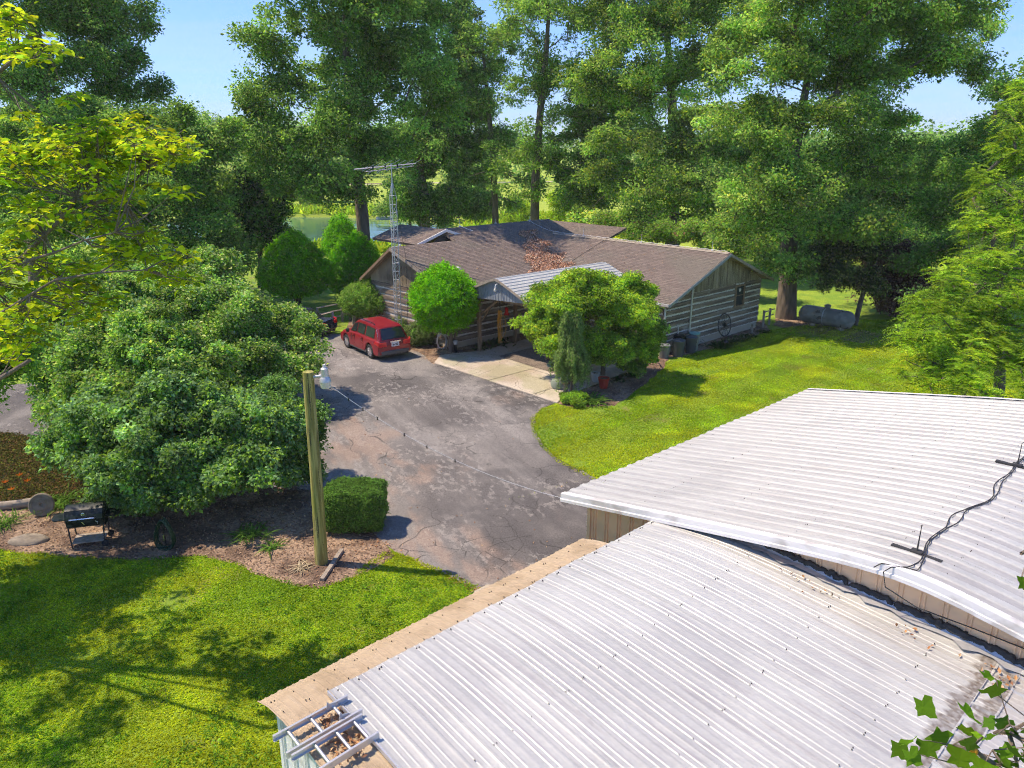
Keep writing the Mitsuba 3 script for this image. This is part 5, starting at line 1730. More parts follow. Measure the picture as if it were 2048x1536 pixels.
tree('oak_tree', 'huge bright topped oak rising behind the right wing roof', 'tree', stems([(1345, 520), (1345, 420), (1350, 300), (1340, 150), (1330, 0)], 64), [.62, .55, .45, .3, .12],
     [L(1330, 60, 130, 90, 63), L(1240, 60, 80, 80, 66), L(1230, 200, 90, 70, 64), L(1370, 170, 110, 80, 62), L(1290, 290, 110, 80, 61), L(1400, 310, 110, 80, 60), L(1240, 380, 90, 60, 62), L(1340, 410, 110, 60, 59), L(1430, 420, 80, 60, 59), L(1180, 440, 40, 35, 64), L(1400, 20, 110, 60, 64), L(1320, -70, 180, 60, 64)],
     430, 165, .62, (.13, .25), (MID, OLIVE, BRIGHT, DARK, YELLOW), (.33, .28, .17, .2, .05), 106, BK, tintvar=.38)
tree('oak_tree', 'spreading oak with a stout dark trunk beside the gas tank', 'tree', stems([(1572, 632), (1576, 560), (1580, 440), (1590, 300), (1620, 130)], 45.5), [.62, .50, .44, .32, .14],
     [L(1600, 40, 150, 60, 46), L(1500, 130, 110, 70, 44), L(1640, 130, 120, 70, 46), L(1500, 260, 110, 70, 43), L(1620, 250, 130, 60, 44), L(1780, 60, 110, 50, 47), L(1900, 40, 110, 40, 48), L(1850, 130, 90, 40, 47), L(1740, 180, 90, 50, 46), L(1560, 380, 130, 60, 42), L(1700, 350, 110, 60, 45), L(1780, 250, 60, 35, 46), L(1650, 460, 120, 50, 43), L(1500, 460, 90, 50, 43), L(1560, 540, 60, 30, 42), L(1720, -50, 230, 60, 46), L(1960, 150, 40, 30, 47)],
     620, 150, .50, (.10, .19), (MID, OLIVE, BRIGHT, DARK, YELLOW), (.36, .26, .16, .2, .04), 107, 'trees on the right lawn', dead=40, tintvar=.36)
tree('small_tree', 'grey green small tree with a leaning trunk at the tank end', 'tree', stems([(1708, 662), (1722, 600), (1735, 560), (1735, 520)], 43.5), [.16, .13, .10, .05],
     [L(1690, 520, 60, 40, 43), L(1740, 490, 60, 40, 44), L(1660, 560, 40, 35, 42.5), L(1720, 570, 50, 30, 43), L(1640, 520, 30, 30, 43)],
     90, 130, .32, (.06, .12), ((.085, .115, .05), (.05, .075, .03), OLIVE), (.5, .3, .2), 108)
tree('plum_tree', 'dark purple leaved plum tree at the shady edge of the lawn', 'tree', stems([(1790, 650), (1790, 590), (1785, 530), (1780, 480)], 46.5), [.16, .13, .1, .05],
     [L(1790, 540, 55, 55, 46.5), L(1830, 575, 55, 50, 46), L(1750, 590, 40, 45, 46), L(1800, 615, 55, 30, 45.5), L(1770, 500, 40, 30, 46.5)],
     110, 150, .38, (.08, .15), ((.11, .05, .065), (.17, .085, .095), (.32, .21, .20)), (.5, .35, .15), 109)
tree('shade_tree', 'dense green tree at the right edge behind the bright compound leaved one', 'tree', stems([(1990, 640), (1990, 500), (1985, 350), (1990, 220)], 40), [.35, .3, .2, .08],
     [L(1990, 330, 90, 90, 40), L(2060, 230, 70, 90, 41), L(1910, 330, 60, 60, 42), L(1900, 430, 60, 60, 41), L(2030, 480, 80, 90, 38), L(1870, 520, 45, 50, 44), L(2080, 380, 80, 120, 38), L(1960, 600, 70, 60, 37)],
     330, 150, .45, (.09, .17), (MID, DARK, OLIVE, BRIGHT), (.42, .33, .15, .1), 110, 'trees on the right lawn')
tree('shade_tree', 'low dark wall of trees beyond the gas tank', 'tree', stems([(1850, 600), (1850, 500), (1845, 400), (1840, 320)], 62), [.3, .25, .2, .08],
     [L(1850, 340, 60, 45, 62), L(1790, 360, 60, 45, 62), L(1730, 400, 60, 60, 63), L(1840, 430, 60, 60, 61), L(1700, 480, 60, 60, 62), L(1800, 500, 60, 50, 60), L(1610, 500, 70, 50, 64), L(1890, 340, 60, 45, 60)],
     260, 120, .6, (.14, .24), (DARK, MID, OLIVE), (.5, .4, .1), 111, 'trees on the right lawn')
tree('flowering_shrub', 'low shrub with small pink flowers behind the right ridge', 'shrub', stems([(1440, 540), (1440, 500), (1440, 470)], 52), [.12, .1, .05],
     [L(1440, 480, 60, 35, 52), L(1370, 470, 50, 30, 53), L(1500, 500, 40, 30, 51), L(1300, 465, 55, 28, 55), L(1240, 455, 45, 28, 57)],
     130, 130, .4, (.10, .17), (MID, BRIGHT, OLIVE, (.42, .16, .17)), (.5, .25, .2, .05), 112)
tree('tall_tree', 'big dark tree cut by the upper left corner, trunk leaning right', 'tree', stems([(60, 520), (70, 380), (90, 200), (70, 60), (60, -100)], 52), [.5, .45, .38, .3, .12],
     [L(60, 40, 110, 70, 52), L(170, 60, 80, 60, 52), L(130, 150, 100, 55, 51), L(20, 180, 80, 70, 51), L(220, 30, 60, 50, 53), L(250, 150, 45, 45, 53), L(280, 60, 35, 60, 54), L(230, 200, 60, 30, 53), L(100, 240, 100, 40, 50), L(100, -60, 180, 60, 52), L(320, 190, 30, 20, 54)],
     300, 150, .50, (.11, .20), (DARK, MID, OLIVE, (.10, .075, .05)), (.42, .42, .1, .04), 113, 'trees on the left', dead=40)
tree('leafy_tree', 'large dense green tree behind the yellow leaved branches', 'tree', stems([(300, 620), (300, 500), (290, 380), (280, 260)], 46), [.4, .35, .28, .1],
     [L(240, 270, 110, 65, 46), L(340, 290, 80, 70, 46), L(410, 330, 55, 60, 46), L(130, 330, 110, 70, 46), L(300, 390, 130, 80, 44), L(410, 430, 80, 80, 44), L(180, 450, 120, 80, 44), L(40, 350, 80, 80, 46), L(330, 510, 130, 70, 42), L(440, 520, 60, 60, 43), L(240, 560, 120, 60, 41), L(60, 470, 90, 70, 44)],
     560, 160, .45, (.10, .19), (MID, DARK, OLIVE, BRIGHT), (.42, .3, .15, .13), 114, 'trees on the left')
tree('magnolia', 'dark rounded evergreen shrub tree in front of the pond', 'tree', stems([(520, 560), (520, 500), (520, 440), (515, 380)], 55), [.2, .17, .13, .06],
     [L(490, 410, 50, 55, 55), L(535, 420, 50, 55, 55), L(520, 480, 65, 50, 54), L(475, 480, 50, 55, 54), L(555, 480, 35, 45, 54), L(545, 375, 22, 30, 55), L(485, 365, 25, 28, 55)],
     200, 150, .40, (.11, .19), (DARK, MID, (.02, .04, .018)), (.5, .25, .25), 115)
tree('small_tree', 'bright green young tree on the far bank of the pond', 'tree', stems([(600, 415), (600, 380), (600, 340)], 128), [.15, .12, .05],
     [L(600, 370, 24, 30, 128), L(600, 345, 16, 20, 128), L(612, 400, 25, 20, 127)], 60, 120, .5, (.15, .28), (BRIGHT, MID, LIME), (.5, .2, .3), 116)
for x, y, d, s, lab in ((820, 445, 100, 1.0, 'small tree on the pond bank between the antenna and the double trunk'), (940, 430, 105, 1.1, 'bushy small tree behind the straight dark trunk'), (640, 400, 140, 1.0, 'low rounded tree across the pond left of the grey trunk')):
    tree('small_tree', lab, 'tree', stems([(x, y), (x, y - 40), (x + 3, y - 85)], d), [.2, .15, .06], [L(x, y - 60, 42 * s, 40 * s, d), L(x + 25, y - 30, 30 * s, 28 * s, d), L(x - 25, y - 25, 30 * s, 25 * s, d)], 90, 120, .6, (.17, .3), (MID, OLIVE, DARK), (.4, .3, .3), 120 + x, 'small trees round the pond')

# shrub trees on the left of the drive
tree('maple', 'broad grey green maple over the grill bed', 'tree', stems([(345, 1032), (352, 960), (350, 880), (360, 800)], 20.6), [.15, .12, .10, .05],
     [L(330, 830, 110, 70, 20.5), L(200, 850, 100, 60, 20.8), L(480, 850, 110, 70, 20.8), L(300, 920, 130, 50, 19.6), L(440, 930, 110, 50, 19.8), L(560, 880, 70, 80, 21), L(560, 950, 60, 40, 20.5), L(230, 930, 80, 40, 19.8), L(360, 980, 100, 35, 19.3), L(150, 900, 60, 40, 20.6), L(250, 980, 60, 30, 19.6)],
     620, 130, .20, (.062, .115), (BLUE, MID, (.20, .33, .10), BRIGHT), (.42, .28, .15, .15), 130, tintvar=.25, droop=.12, aspect=.75)
tree('dogwood', 'tall bushy yellow tipped tree in the middle of the left shrubs', 'tree', stems([(330, 960), (330, 850), (325, 760), (320, 690)], 24), [.14, .12, .09, .04],
     [L(310, 690, 95, 50, 24), L(200, 700, 80, 50, 24.5), L(390, 740, 70, 40, 23.5), L(270, 770, 110, 50, 23.4), L(150, 760, 80, 50, 24), L(100, 700, 60, 50, 25), L(230, 640, 80, 40, 25.5), L(170, 810, 80, 40, 23.5), L(70, 640, 60, 55, 26.5), L(130, 600, 70, 40, 28), L(40, 720, 45, 40, 25.5), L(210, 580, 60, 35, 29)],
     560, 130, .23, (.065, .125), (MID, BRIGHT, (.48, .54, .16), BLUE), (.42, .24, .16, .18), 131, tintvar=.28, droop=.1, aspect=.7)
tree('dogwood', 'glossy leaved tree reaching over the drive behind the lamp pole', 'tree', stems([(500, 840), (500, 780), (505, 720), (500, 650)], 29.5), [.14, .12, .09, .04],
     [L(470, 640, 70, 45, 29.5), L(555, 675, 65, 38, 30), L(430, 690, 80, 50, 29), L(560, 740, 65, 30, 28.6), L(500, 720, 80, 45, 28.6), L(440, 590, 60, 40, 30.5), L(485, 605, 50, 28, 31), L(605, 655, 35, 18, 30.5), L(605, 735, 35, 18, 28.4), L(360, 620, 70, 45, 30), L(575, 630, 35, 14, 31), L(480, 770, 80, 35, 27.8), L(300, 590, 70, 40, 31), L(420, 545, 55, 35, 32), L(615, 695, 30, 16, 29.5)],
     600, 140, .27, (.07, .13), (MID, BRIGHT, (.60, .66, .26), BLUE, DARK), (.40, .22, .16, .14, .08), 132, tintvar=.3, droop=.1, aspect=.65)
tree('laurel', 'dark leafy shrub squeezed between the maple and the lamp pole', 'shrub', stems([(590, 1010), (590, 930), (590, 860)], 21.5), [.1, .08, .04],
     [L(590, 850, 45, 60, 21.8), L(600, 930, 40, 60, 21.4), L(560, 800, 40, 40, 22.3), L(625, 870, 20, 20, 21.6)], 130, 150, .2, (.05, .10), (DARK, MID, BLUE), (.5, .3, .2), 133, aspect=.6)
tree('laurel', 'low dark shrub behind the grill', 'shrub', stems([(245, 1035), (245, 1000), (245, 970)], 19.8), [.06, .05, .03],
     [L(250, 1000, 45, 35, 19.6), L(215, 985, 35, 30, 20), L(290, 1010, 35, 25, 19.6)], 80, 130, .14, (.04, .08), (DARK, MID), (.6, .4), 134)


# ---------------------------------------------------------------- clipped evergreens
def clipped(name, label, cat, centre, prof, stem_pts, n, size, pal, weights, seed, group=None, streak=0.0, bumpy=.10, aspect=.4, up=.25, lumps=2.2, core=(.16, .38, .03), squash=(1, 1), sink=.10, tall=2.2):
    """A dense shorn crown: profile (radius, height) turned round an axis, covered with leaf sprays; inside it a solid green core, added to stop see-through."""
    r = rng_of(seed)
    root = thing(name, label, cat, group)
    prof = np.array(prof, float)
    seg = np.linalg.norm(np.diff(prof, axis=0), axis=1) * (prof[1:, 0] + prof[:-1, 0] + .02)
    cum = np.concatenate([[0], np.cumsum(seg)]) / seg.sum()
    per = 12
    ns = n // per
    t = np.interp(r.random(ns), cum, np.arange(len(prof)))
    i = np.minimum(t.astype(int), len(prof) - 2)
    f_ = (t - i)[:, None]
    q = prof[i] * (1 - f_) + prof[i + 1] * f_
    tan = prof[i + 1] - prof[i]
    tan /= np.linalg.norm(tan, axis=1, keepdims=True) + 1e-9
    a = r.uniform(0, 2 * math.pi, ns)
    ca, sa = np.cos(a), np.sin(a)
    nr, nz = -tan[:, 1], tan[:, 0]
    nr, nz = np.abs(nr), np.where(nr < 0, -nz, nz)
    nz = np.where(np.abs(nr) < .15, np.sign(q[:, 1] - prof[:, 1].mean()) * np.abs(nz), nz)
    out = np.stack([nr * ca, nr * sa, nz], 1)
    base = np.stack([q[:, 0] * ca * squash[0], q[:, 0] * sa * squash[1], q[:, 1]], 1)
    lump = meshkit.fbm(base * np.array([lumps, lumps, lumps / tall]) + seed, 3, seed)
    R0_ = prof[:, 0].max()
    depth = -np.abs(r.normal(size=ns)) * sink * R0_ + np.where(r.random(ns) < .05, .05 * R0_ * r.random(ns), 0)
    B = base + out * ((lump - .5)[:, None] * 2 * bumpy * R0_ + depth[:, None])
    # every spray is a small frond of leaves drawn out along its own direction
    dirn = out * .55 + unit(r, ns) * .35 + np.array([0, 0, up])
    dirn /= np.linalg.norm(dirn, axis=1, keepdims=True)
    k2 = np.repeat(np.arange(ns), per)
    tt = np.tile(np.linspace(-.6, .6, per), ns)[:, None]
    ln = (size[1] * r.uniform(1.0, 2.2, ns))[k2][:, None]
    P = centre + B[k2] + dirn[k2] * tt * ln + r.normal(size=(ns * per, 3)) * size[0] * .28
    n = ns * per
    D = dirn[k2] * .8 + unit(r, n) * .55
    N = out[k2] * .7 + unit(r, n) * .75 + np.array([0, 0, .25])
    N /= np.linalg.norm(N, axis=1, keepdims=True)
    sh = np.exp((meshkit.noise(base * 3 + 9)[:, None] - .5) * .5 + r.normal(size=(ns, 1)) * .16)[k2]
    col = colours(r, n, pal, weights, sh, .15)
    put_leaves('crown', root, P, N, D, r.uniform(*size, n) * .8, aspect, col)
    s = .70 - bumpy * .5
    cm = (prof[:, 1].max() + prof[:, 1].min()) / 2
    obj('inner_twigs', MB().lathe([(rr2 * s, cm + (z - cm) * s) for rr2, z in prof], (0, 0, 0), 24), mat_of(core), root, 60)
    v = meshkit.WRITTEN[scene[root + '__inner_twigs']['filename']]
    scene[root + '__inner_twigs']['to_world'] = T().translate(list(map(float, centre))) @ T().scale([squash[0], squash[1], 1])
    mb = MB()
    for pts, rad in stem_pts:
        mb = MB().tube(np.array(pts) + centre, rad, 8)
        obj('stem', mb, M['bark'], root, 50)
    return root


_solid = {}


def mat_of(c, rough=.9):
    k2 = tuple(round(x, 4) for x in c)
    if k2 not in _solid:
        _solid[k2] = mat(f'solid_{len(_solid)}', prin(k2, rough))
    return _solid[k2]


def teardrop(R, z0, z1, zw_, tip=.25):
    """Profile from the bottom centre to the tip: widest at zw_."""
    out = [(0.02, z0 + .10 * (zw_ - z0)), (R * .55, z0)]
    for t in np.linspace(0.1, 1, 6):
        out.append((R * (.62 + .38 * math.sin(t * math.pi / 2)), z0 + (zw_ - z0) * t))
    for t in np.linspace(.1, 1, 10):
        out.append((R * (1 - t ** (1.9 - tip * 1.6)) ** .75 if t < 1 else 0.01, zw_ + (z1 - zw_) * t))
    return out


EV = ((.22, .54, .02), (.31, .66, .016), (.14, .37, .02))
g0 = gp(597, 619)
clipped('arborvitae', 'large pointed arborvitae on many thin dark stems left of the red car', 'tree', g0, teardrop(2.12, 1.15, 4.85, 2.2, .22),
        [([(0.02 * k2, 0, -.05), (.16 * math.cos(k2 * 1.05), .16 * math.sin(k2 * 1.05), .5), (.62 * math.cos(k2 * 1.05), .55 * math.sin(k2 * 1.05), 1.8)], [.085, .06, .04]) for k2 in range(6)],
        30000, (.10, .24), EV, (.5, .3, .2), 201, 'clipped arborvitaes', bumpy=.13, lumps=3.4, up=-.25, tall=3.0, sink=.05)
g0 = gp(716, 598)
clipped('arborvitae', 'leaning pointed arborvitae close to the gable eave', 'tree', g0 + [0, 0, 0], teardrop(1.95, .45, 4.45, 1.6, .22), [([(0, 0, -.05), (0, 0, .6), (0.1, 0, 1.5)], [.14, .12, .08])],
        27000, (.10, .24), EV, (.5, .3, .2), 202, 'clipped arborvitaes', bumpy=.13, lumps=3.4, up=-.25, tall=3.0, sink=.05)
g0 = gp(687, 545)
clipped('arborvitae', 'farthest pointed arborvitae in front of the pond', 'tree', g0, teardrop(1.35, 1.3, 4.6, 2.2, .2), [([(0, 0, -.05), (0, 0, .6), (0.1, 0, 1.9)], [.12, .10, .08])],
        14000, (.12, .26), EV, (.5, .3, .2), 203, 'clipped arborvitaes', bumpy=.14, lumps=3.2, up=-.2, tall=3.0, sink=.05)
g0 = gp(905, 704)
g0[0] -= .35
clipped('arborvitae', 'round headed arborvitae on one trunk at the house corner', 'tree', g0, teardrop(1.58, 1.35, 4.35, 2.75, .2), [([(.3, 0, -.05), (.28, 0, .8), (0.1, 0, 1.9)], [.15, .13, .10]), ([(.42, .1, -.05), (.5, 0.1, .8), (0.6, 0, 1.8)], [.08, .07, .05])],
        26000, (.09, .22), EV, (.45, .4, .15), 204, 'clipped arborvitaes', bumpy=.13, lumps=3.8, up=.15, tall=3.2, sink=.05)
g0 = gp(742, 655)
clipped('boxwood', 'flat topped clipped light green shrub on a bare bent stem by the gable', 'shrub', g0 + [-.25, 0.2, 0], teardrop(1.50, .80, 2.55, 1.45, .0), [([(.35, 0, -.05), (.2, 0, .4), (-.1, 0, 1.1)], [.09, .08, .06])],
        22000, (.07, .15), ((.26, .44, .07), (.18, .34, .05), (.36, .50, .10)), (.5, .3, .2), 205, None, bumpy=.10, lumps=3.2, aspect=.55)
clipped('boxwood', 'rounded pale leaved shrub right behind the red car', 'shrub', gp(840, 690), teardrop(.78, .08, 1.25, .6, .0), [([(0, 0, -.05), (0, 0, .4)], [.05, .04])],
        9000, (.06, .12), ((.24, .34, .11), (.16, .25, .07), (.36, .43, .18)), (.5, .3, .2), 206, None, bumpy=.14, lumps=3, aspect=.55)
clipped('boxwood', 'flatter pale shrub between the lattice mast and the rounded shrub', 'shrub', gp(812, 668), teardrop(.80, .05, 1.05, .5, .0), [([(0, 0, -.05), (0, 0, .4)], [.05, .04])],
        8000, (.06, .12), ((.24, .34, .11), (.16, .25, .07), (.36, .43, .18)), (.5, .3, .2), 207, None, bumpy=.14, lumps=3, aspect=.55)
# box hedge by the lamp pole
hg = thing('hedge', 'square clipped dark green box hedge behind the lamp pole', 'hedge')
r = rng_of(208)
hc3, hx, hy, hz = gp(705, 1072) + [.02, .55, 0], .84, .66, 1.22
n = 30000
q = r.uniform(-1, 1, (n, 3))
q = np.sign(q) * np.abs(q) ** .999
k2 = r.choice(5, n, p=[.16, .16, .14, .14, .40])
o = np.zeros((n, 3))
for i, (ax_, sg_) in enumerate(((0, 1), (0, -1), (1, 1), (1, -1), (2, 1))):
    m = k2 == i
    q[m, ax_] = sg_
    o[m, ax_] = sg_
rnd = np.linalg.norm(np.maximum(np.abs(q) - np.array([.62, .55, .62]), 0), axis=1, keepdims=True)
q2 = q * (1 - .42 * np.clip(rnd - .26, 0, 1))
P = q2 * np.array([hx, hy, hz / 2]) + [0, 0, hz / 2]
P += o * ((meshkit.fbm(P * 2.6, 3, 2)[:, None] - .5) * .34 - np.abs(r.normal(size=(n, 1))) * .05 + (r.random((n, 1)) < .03) * .10 * r.random((n, 1)))
keep = P[:, 2] > .12
NN = o * .7 + unit(r, n) * .7 + [0, 0, .3]
NN /= np.linalg.norm(NN, axis=1, keepdims=True)
col = colours(r, n, (MID, DARK, (.07, .14, .03)), (.5, .3, .2), np.exp((meshkit.noise(P * 5)[:, None] - .5) * .5))
put_leaves('foliage', hg, (P + hc3)[keep], NN[keep], (o + unit(r, n))[keep], r.uniform(.03, .065, n)[keep], .6, col[keep])
obj('inner_twigs', MB().box(hc3 + [-hx * .82, -hy * .8, .25], hc3 + [hx * .82, hy * .8, hz * .88]), mat_of((.11, .22, .04)), hg)  # solid green block added inside the hedge against see-through
for sx in (-.5, 0, .5):
    obj('stem', MB().tube([hc3 + [sx, 0, -.05], hc3 + [sx, 0, .4]], .03, 6), M['bark'], hg)

# the big holly by the carport
tree('holly_bush', 'big rounded yellow green holly bush in front of the carport', 'tree', np.array([gp(1206, 752), gp(1206, 752) + [0, 0.1, .9], gp(1206, 752) + [-.1, .2, 1.8], gp(1206, 752) + [-.2, .2, 2.8]]), [.11, .10, .08, .05],
     [L(1180, 620, 105, 65, 33), L(1110, 650, 60, 50, 32.6), L(1260, 640, 55, 65, 33), L(1190, 590, 85, 42, 33), L(1260, 700, 50, 40, 32.6), L(1150, 690, 70, 35, 32), L(1210, 700, 60, 35, 32), L(1285, 690, 30, 45, 32.5), L(1240, 590, 60, 40, 33.4), L(1130, 600, 55, 40, 33), L(1080, 660, 30, 40, 32.6)],
     800, 120, .18, (.065, .115), (BRIGHT, LIME, MID, (.56, .58, .05), DARK), (.36, .26, .2, .08, .1), 140, aspect=.5, shell=.85, outw=.5, tintvar=.28)
tree('holly_bush', 'low dark evergreen shrub on the right flank of the big holly', 'shrub', np.array([gp(1290, 725), gp(1290, 725) + [0, 0, .5], gp(1290, 725) + [0, 0, 1.1]]), [.06, .05, .03],
     [L(1285, 705, 32, 35, 33), L(1310, 680, 20, 35, 33.4), L(1265, 735, 25, 18, 32.4)], 90, 130, .15, (.06, .11), (MID, BRIGHT, DARK, (.25, .28, .16)), (.4, .2, .3, .1), 141)

# weeping shrub: hanging strands
wp_ = thing('weeping_shrub', 'feathery grey green weeping evergreen at the corner of the concrete', 'shrub')
r = rng_of(142)
w0 = gp(1142, 792)
obj('trunk', MB().tube([w0 + [0, 0, -.05], w0 + [.05, 0, 1.2], w0 + [-.05, 0, 2.4], w0 + [-.1, 0, 3.3]], [.07, .06, .05, .02], 8), M['bark'], wp_, 50)
P, D, N, arcs = [], [], [], MB()
for k2 in range(340):
    z0_ = r.uniform(1.0, 3.45)
    a = r.uniform(0, 2 * math.pi)
    reach = r.uniform(.2, .62) * (1.3 if z0_ < 2.0 else .7)
    top_ = w0 + [-.05, 0, z0_]
    drop = r.uniform(.5, 1.3)
    ts = np.linspace(0, 1, 34)
    x = reach * np.minimum(1, ts * 2.2) ** .6 + .03 * r.normal(size=34)
    z = .22 * np.sin(np.minimum(1, ts * 2) * math.pi * .6) - drop * np.maximum(0, ts - .25) ** 1.15
    pts = top_ + np.stack([x * math.cos(a), x * math.sin(a), z], 1) + r.normal(size=(34, 3)) * .02
    arcs.tube(pts[::5], .006, 3, cap=False)
    for i in range(33):
        for _ in range(3):
            P.append(pts[i] + r.normal(size=3) * .025)
            D.append(np.array([math.cos(a) * .4, math.sin(a) * .4, -.8]) + r.normal(size=3) * .5)
            N.append(r.normal(size=3) + [0, 0, .6])
P, D, N = np.array(P), np.array(D), np.array(N)
ok = P[:, 2] > .05
P, D, N = P[ok], D[ok], N[ok]
N /= np.linalg.norm(N, axis=1, keepdims=True)
obj('hanging_twigs', arcs, M['bark'], wp_)
put_leaves('foliage', wp_, P, N, D, r.uniform(.06, .13, len(P)), .38, colours(r, len(P), ((.33, .47, .14), (.25, .39, .11), (.42, .55, .16)), (.5, .3, .2)))


# ---------------------------------------------------------------- strap leaved clumps and small plants
def strap(name, label, cat, pos, n, length, width, pal, weights, seed, lift=(.5, 1.2), spread=.12, group=None, mat_=None):
    r = rng_of(seed)
    root = thing(name, label, cat, group)
    mb = MB()
    cols = []
    for k2 in range(n):
        a = r.uniform(0, 2 * math.pi)
        l_ = length * r.uniform(.6, 1.1)
        el = r.uniform(*lift)
        o = pos + np.array([r.normal() * spread, r.normal() * spread, 0])
        ts = np.linspace(0, 1, 6)
        rad = l_ * (np.cos(el) * ts + .35 * ts ** 2)
        z = l_ * (np.sin(el) * ts - .62 * np.sin(el) * ts ** 2.4 - .12 * ts ** 2)
        c = np.stack([o[0] + rad * math.cos(a), o[1] + rad * math.sin(a), np.maximum(o[2] + z, .01)], 1)
        w_ = width * np.array([.7, 1, 1, .85, .55, .05])
        s = np.array([-math.sin(a), math.cos(a), 0])
        v = np.vstack([c + s * w_[:, None] / 2, c - s * w_[:, None] / 2])
        mb.add(v, [[i, i + 1, 7 + i, 6 + i] for i in range(5)])
        cols.append(np.repeat(colours(r, 1, pal, weights), 12, 0))
    mb.c = [np.clip(np.vstack(cols), 0, 1)]
    obj('leaves', mb, mat_ or M['leaf'], root)
    return root


DL = ((.16, .32, .05), (.23, .40, .07), (.11, .23, .045))
strap('daylily', 'arching daylily clump on the bare soil left of the lamp pole', 'plant', gp(505, 1072), 85, .62, .035, DL, (.5, .3, .2), 301, spread=.16)
strap('daylily', 'small daylily clump nearest the lawn below the larger one', 'plant', gp(545, 1098), 34, .45, .035, DL, (.4, .5, .1), 302, spread=.08)
strap('daylily', 'tall daylily clump behind the stone disc', 'plant', gp(120, 1012), 120, .75, .03, DL, (.5, .4, .1), 303, spread=.28)
strap('daylily', 'daylily clump at the left edge of the photo beside the fallen log', 'plant', gp(8, 1050), 70, .6, .03, DL, (.5, .3, .2), 304, spread=.2)
strap('daylily', 'lush broad leaved lily clump at the foot of the weeping shrub', 'plant', gp(1185, 805), 95, .75, .06, DL, (.6, .3, .1), 305, spread=.22)
strap('daylily', 'spreading fern like clump under the wagon wheel', 'plant', W(34.0, -21.0), 120, .75, .05, ((.075, .15, .035), (.05, .10, .025), (.12, .19, .06)), (.5, .3, .2), 306, spread=.30)
strap('yucca', 'dried out pale rosette of spiky leaves beside the lamp pole', 'plant', gp(603, 1136), 46, .34, .022, ((.36, .29, .18), (.26, .20, .12), (.45, .38, .26)), (.5, .3, .2), 307, lift=(.2, 1.0), spread=.05, mat_=M['matte'])
strap('hosta', 'white edged hosta in the shade of the holly', 'plant', gp(1262, 752), 60, .38, .09, ((.05, .10, .03), (.45, .5, .36), (.08, .14, .05)), (.6, .2, .2), 308, spread=.18)
strap('hosta', 'second white edged hosta farther right under the holly', 'plant', gp(1240, 762), 36, .32, .08, ((.05, .10, .03), (.45, .5, .36), (.08, .14, .05)), (.6, .2, .2), 309, spread=.15)
for i, (u, lab) in enumerate(((35.5, 'bushy leafy plant right of the fern clump along the foundation'), (36.4, 'variegated leafy plant in the middle of the foundation bed'), (37.2, 'low leafy plant left of the tiny stone figure'), (38.6, 'low leafy plant right of the tiny stone figure'))):
    strap('hosta', lab, 'plant', W(u, -21.2), 60, .42 if i < 2 else .28, .08, ((.055, .11, .03), (.09, .16, .05), (.30, .36, .2)), (.55, .3, .15), 310 + i, spread=.28 if i < 2 else .2)
strap('hosta', 'dark leafy plants along the log wall under the carport', 'plant', W(26.0, -29.4), 140, .45, .07, ((.045, .10, .02), (.08, .15, .03)), (.6, .4), 316, spread=.45)
strap('hosta', 'small leafy plant at the foot of the left carport post', 'plant', W(24.9, -29.0), 50, .35, .07, ((.045, .10, .02), (.08, .15, .03)), (.6, .4), 317, spread=.2)
tree('periwinkle', 'bright low leafy plant at the tip of the bed where drive meets lawn', 'plant', np.array([gp(1135, 806), gp(1135, 806) + [0, 0, .15], gp(1135, 806) + [0, 0, .25]]), [.02, .015, .01],
     [L(1140, 800, 28, 14, 29.6), L(1165, 797, 18, 14, 29.8)], 30, 130, .10, (.05, .09), (BRIGHT, LIME, MID), (.5, .2, .3), 318)
fl = MB()
cl = []
r = rng_of(319)
for x, y, c in ((46, 985, (.75, .17, .02)), (62, 997, (.7, .15, .02)), (105, 948, (.75, .17, .02)), (18, 1000, (.7, .16, .03)), (30, 1015, (.7, .2, .03))):
    o = gp(x, y) + [0, 0, .55]
    t = thing('daylily_flower', 'orange daylily flower', 'flower', 'orange daylily flowers at the left edge')
    labels[t]['label'] = ('orange daylily flower above the pale log, second from the left edge', 'orange daylily flower right behind the round stone disc', 'orange daylily flower highest in the left corner bed', 'orange daylily flower nearest the left picture edge', 'lowest orange daylily flower in the left corner bed')[len(cl)]
    mb = MB()
    for a in np.arange(6) * math.pi / 3:
        d = np.array([math.cos(a), math.sin(a), .5])
        s = np.array([-math.sin(a), math.cos(a), 0])
        mb.add([o, o + d * .06 + s * .025, o + d * .11, o + d * .06 - s * .025], [[0, 1, 2, 3]], c)
    obj('petals', mb, M['leaf'], t)
    obj('stalk', MB().tube([o - [0.05, 0, .55], o], .006, 4), M['hose_green'], t)
    cl.append(t)
del fl


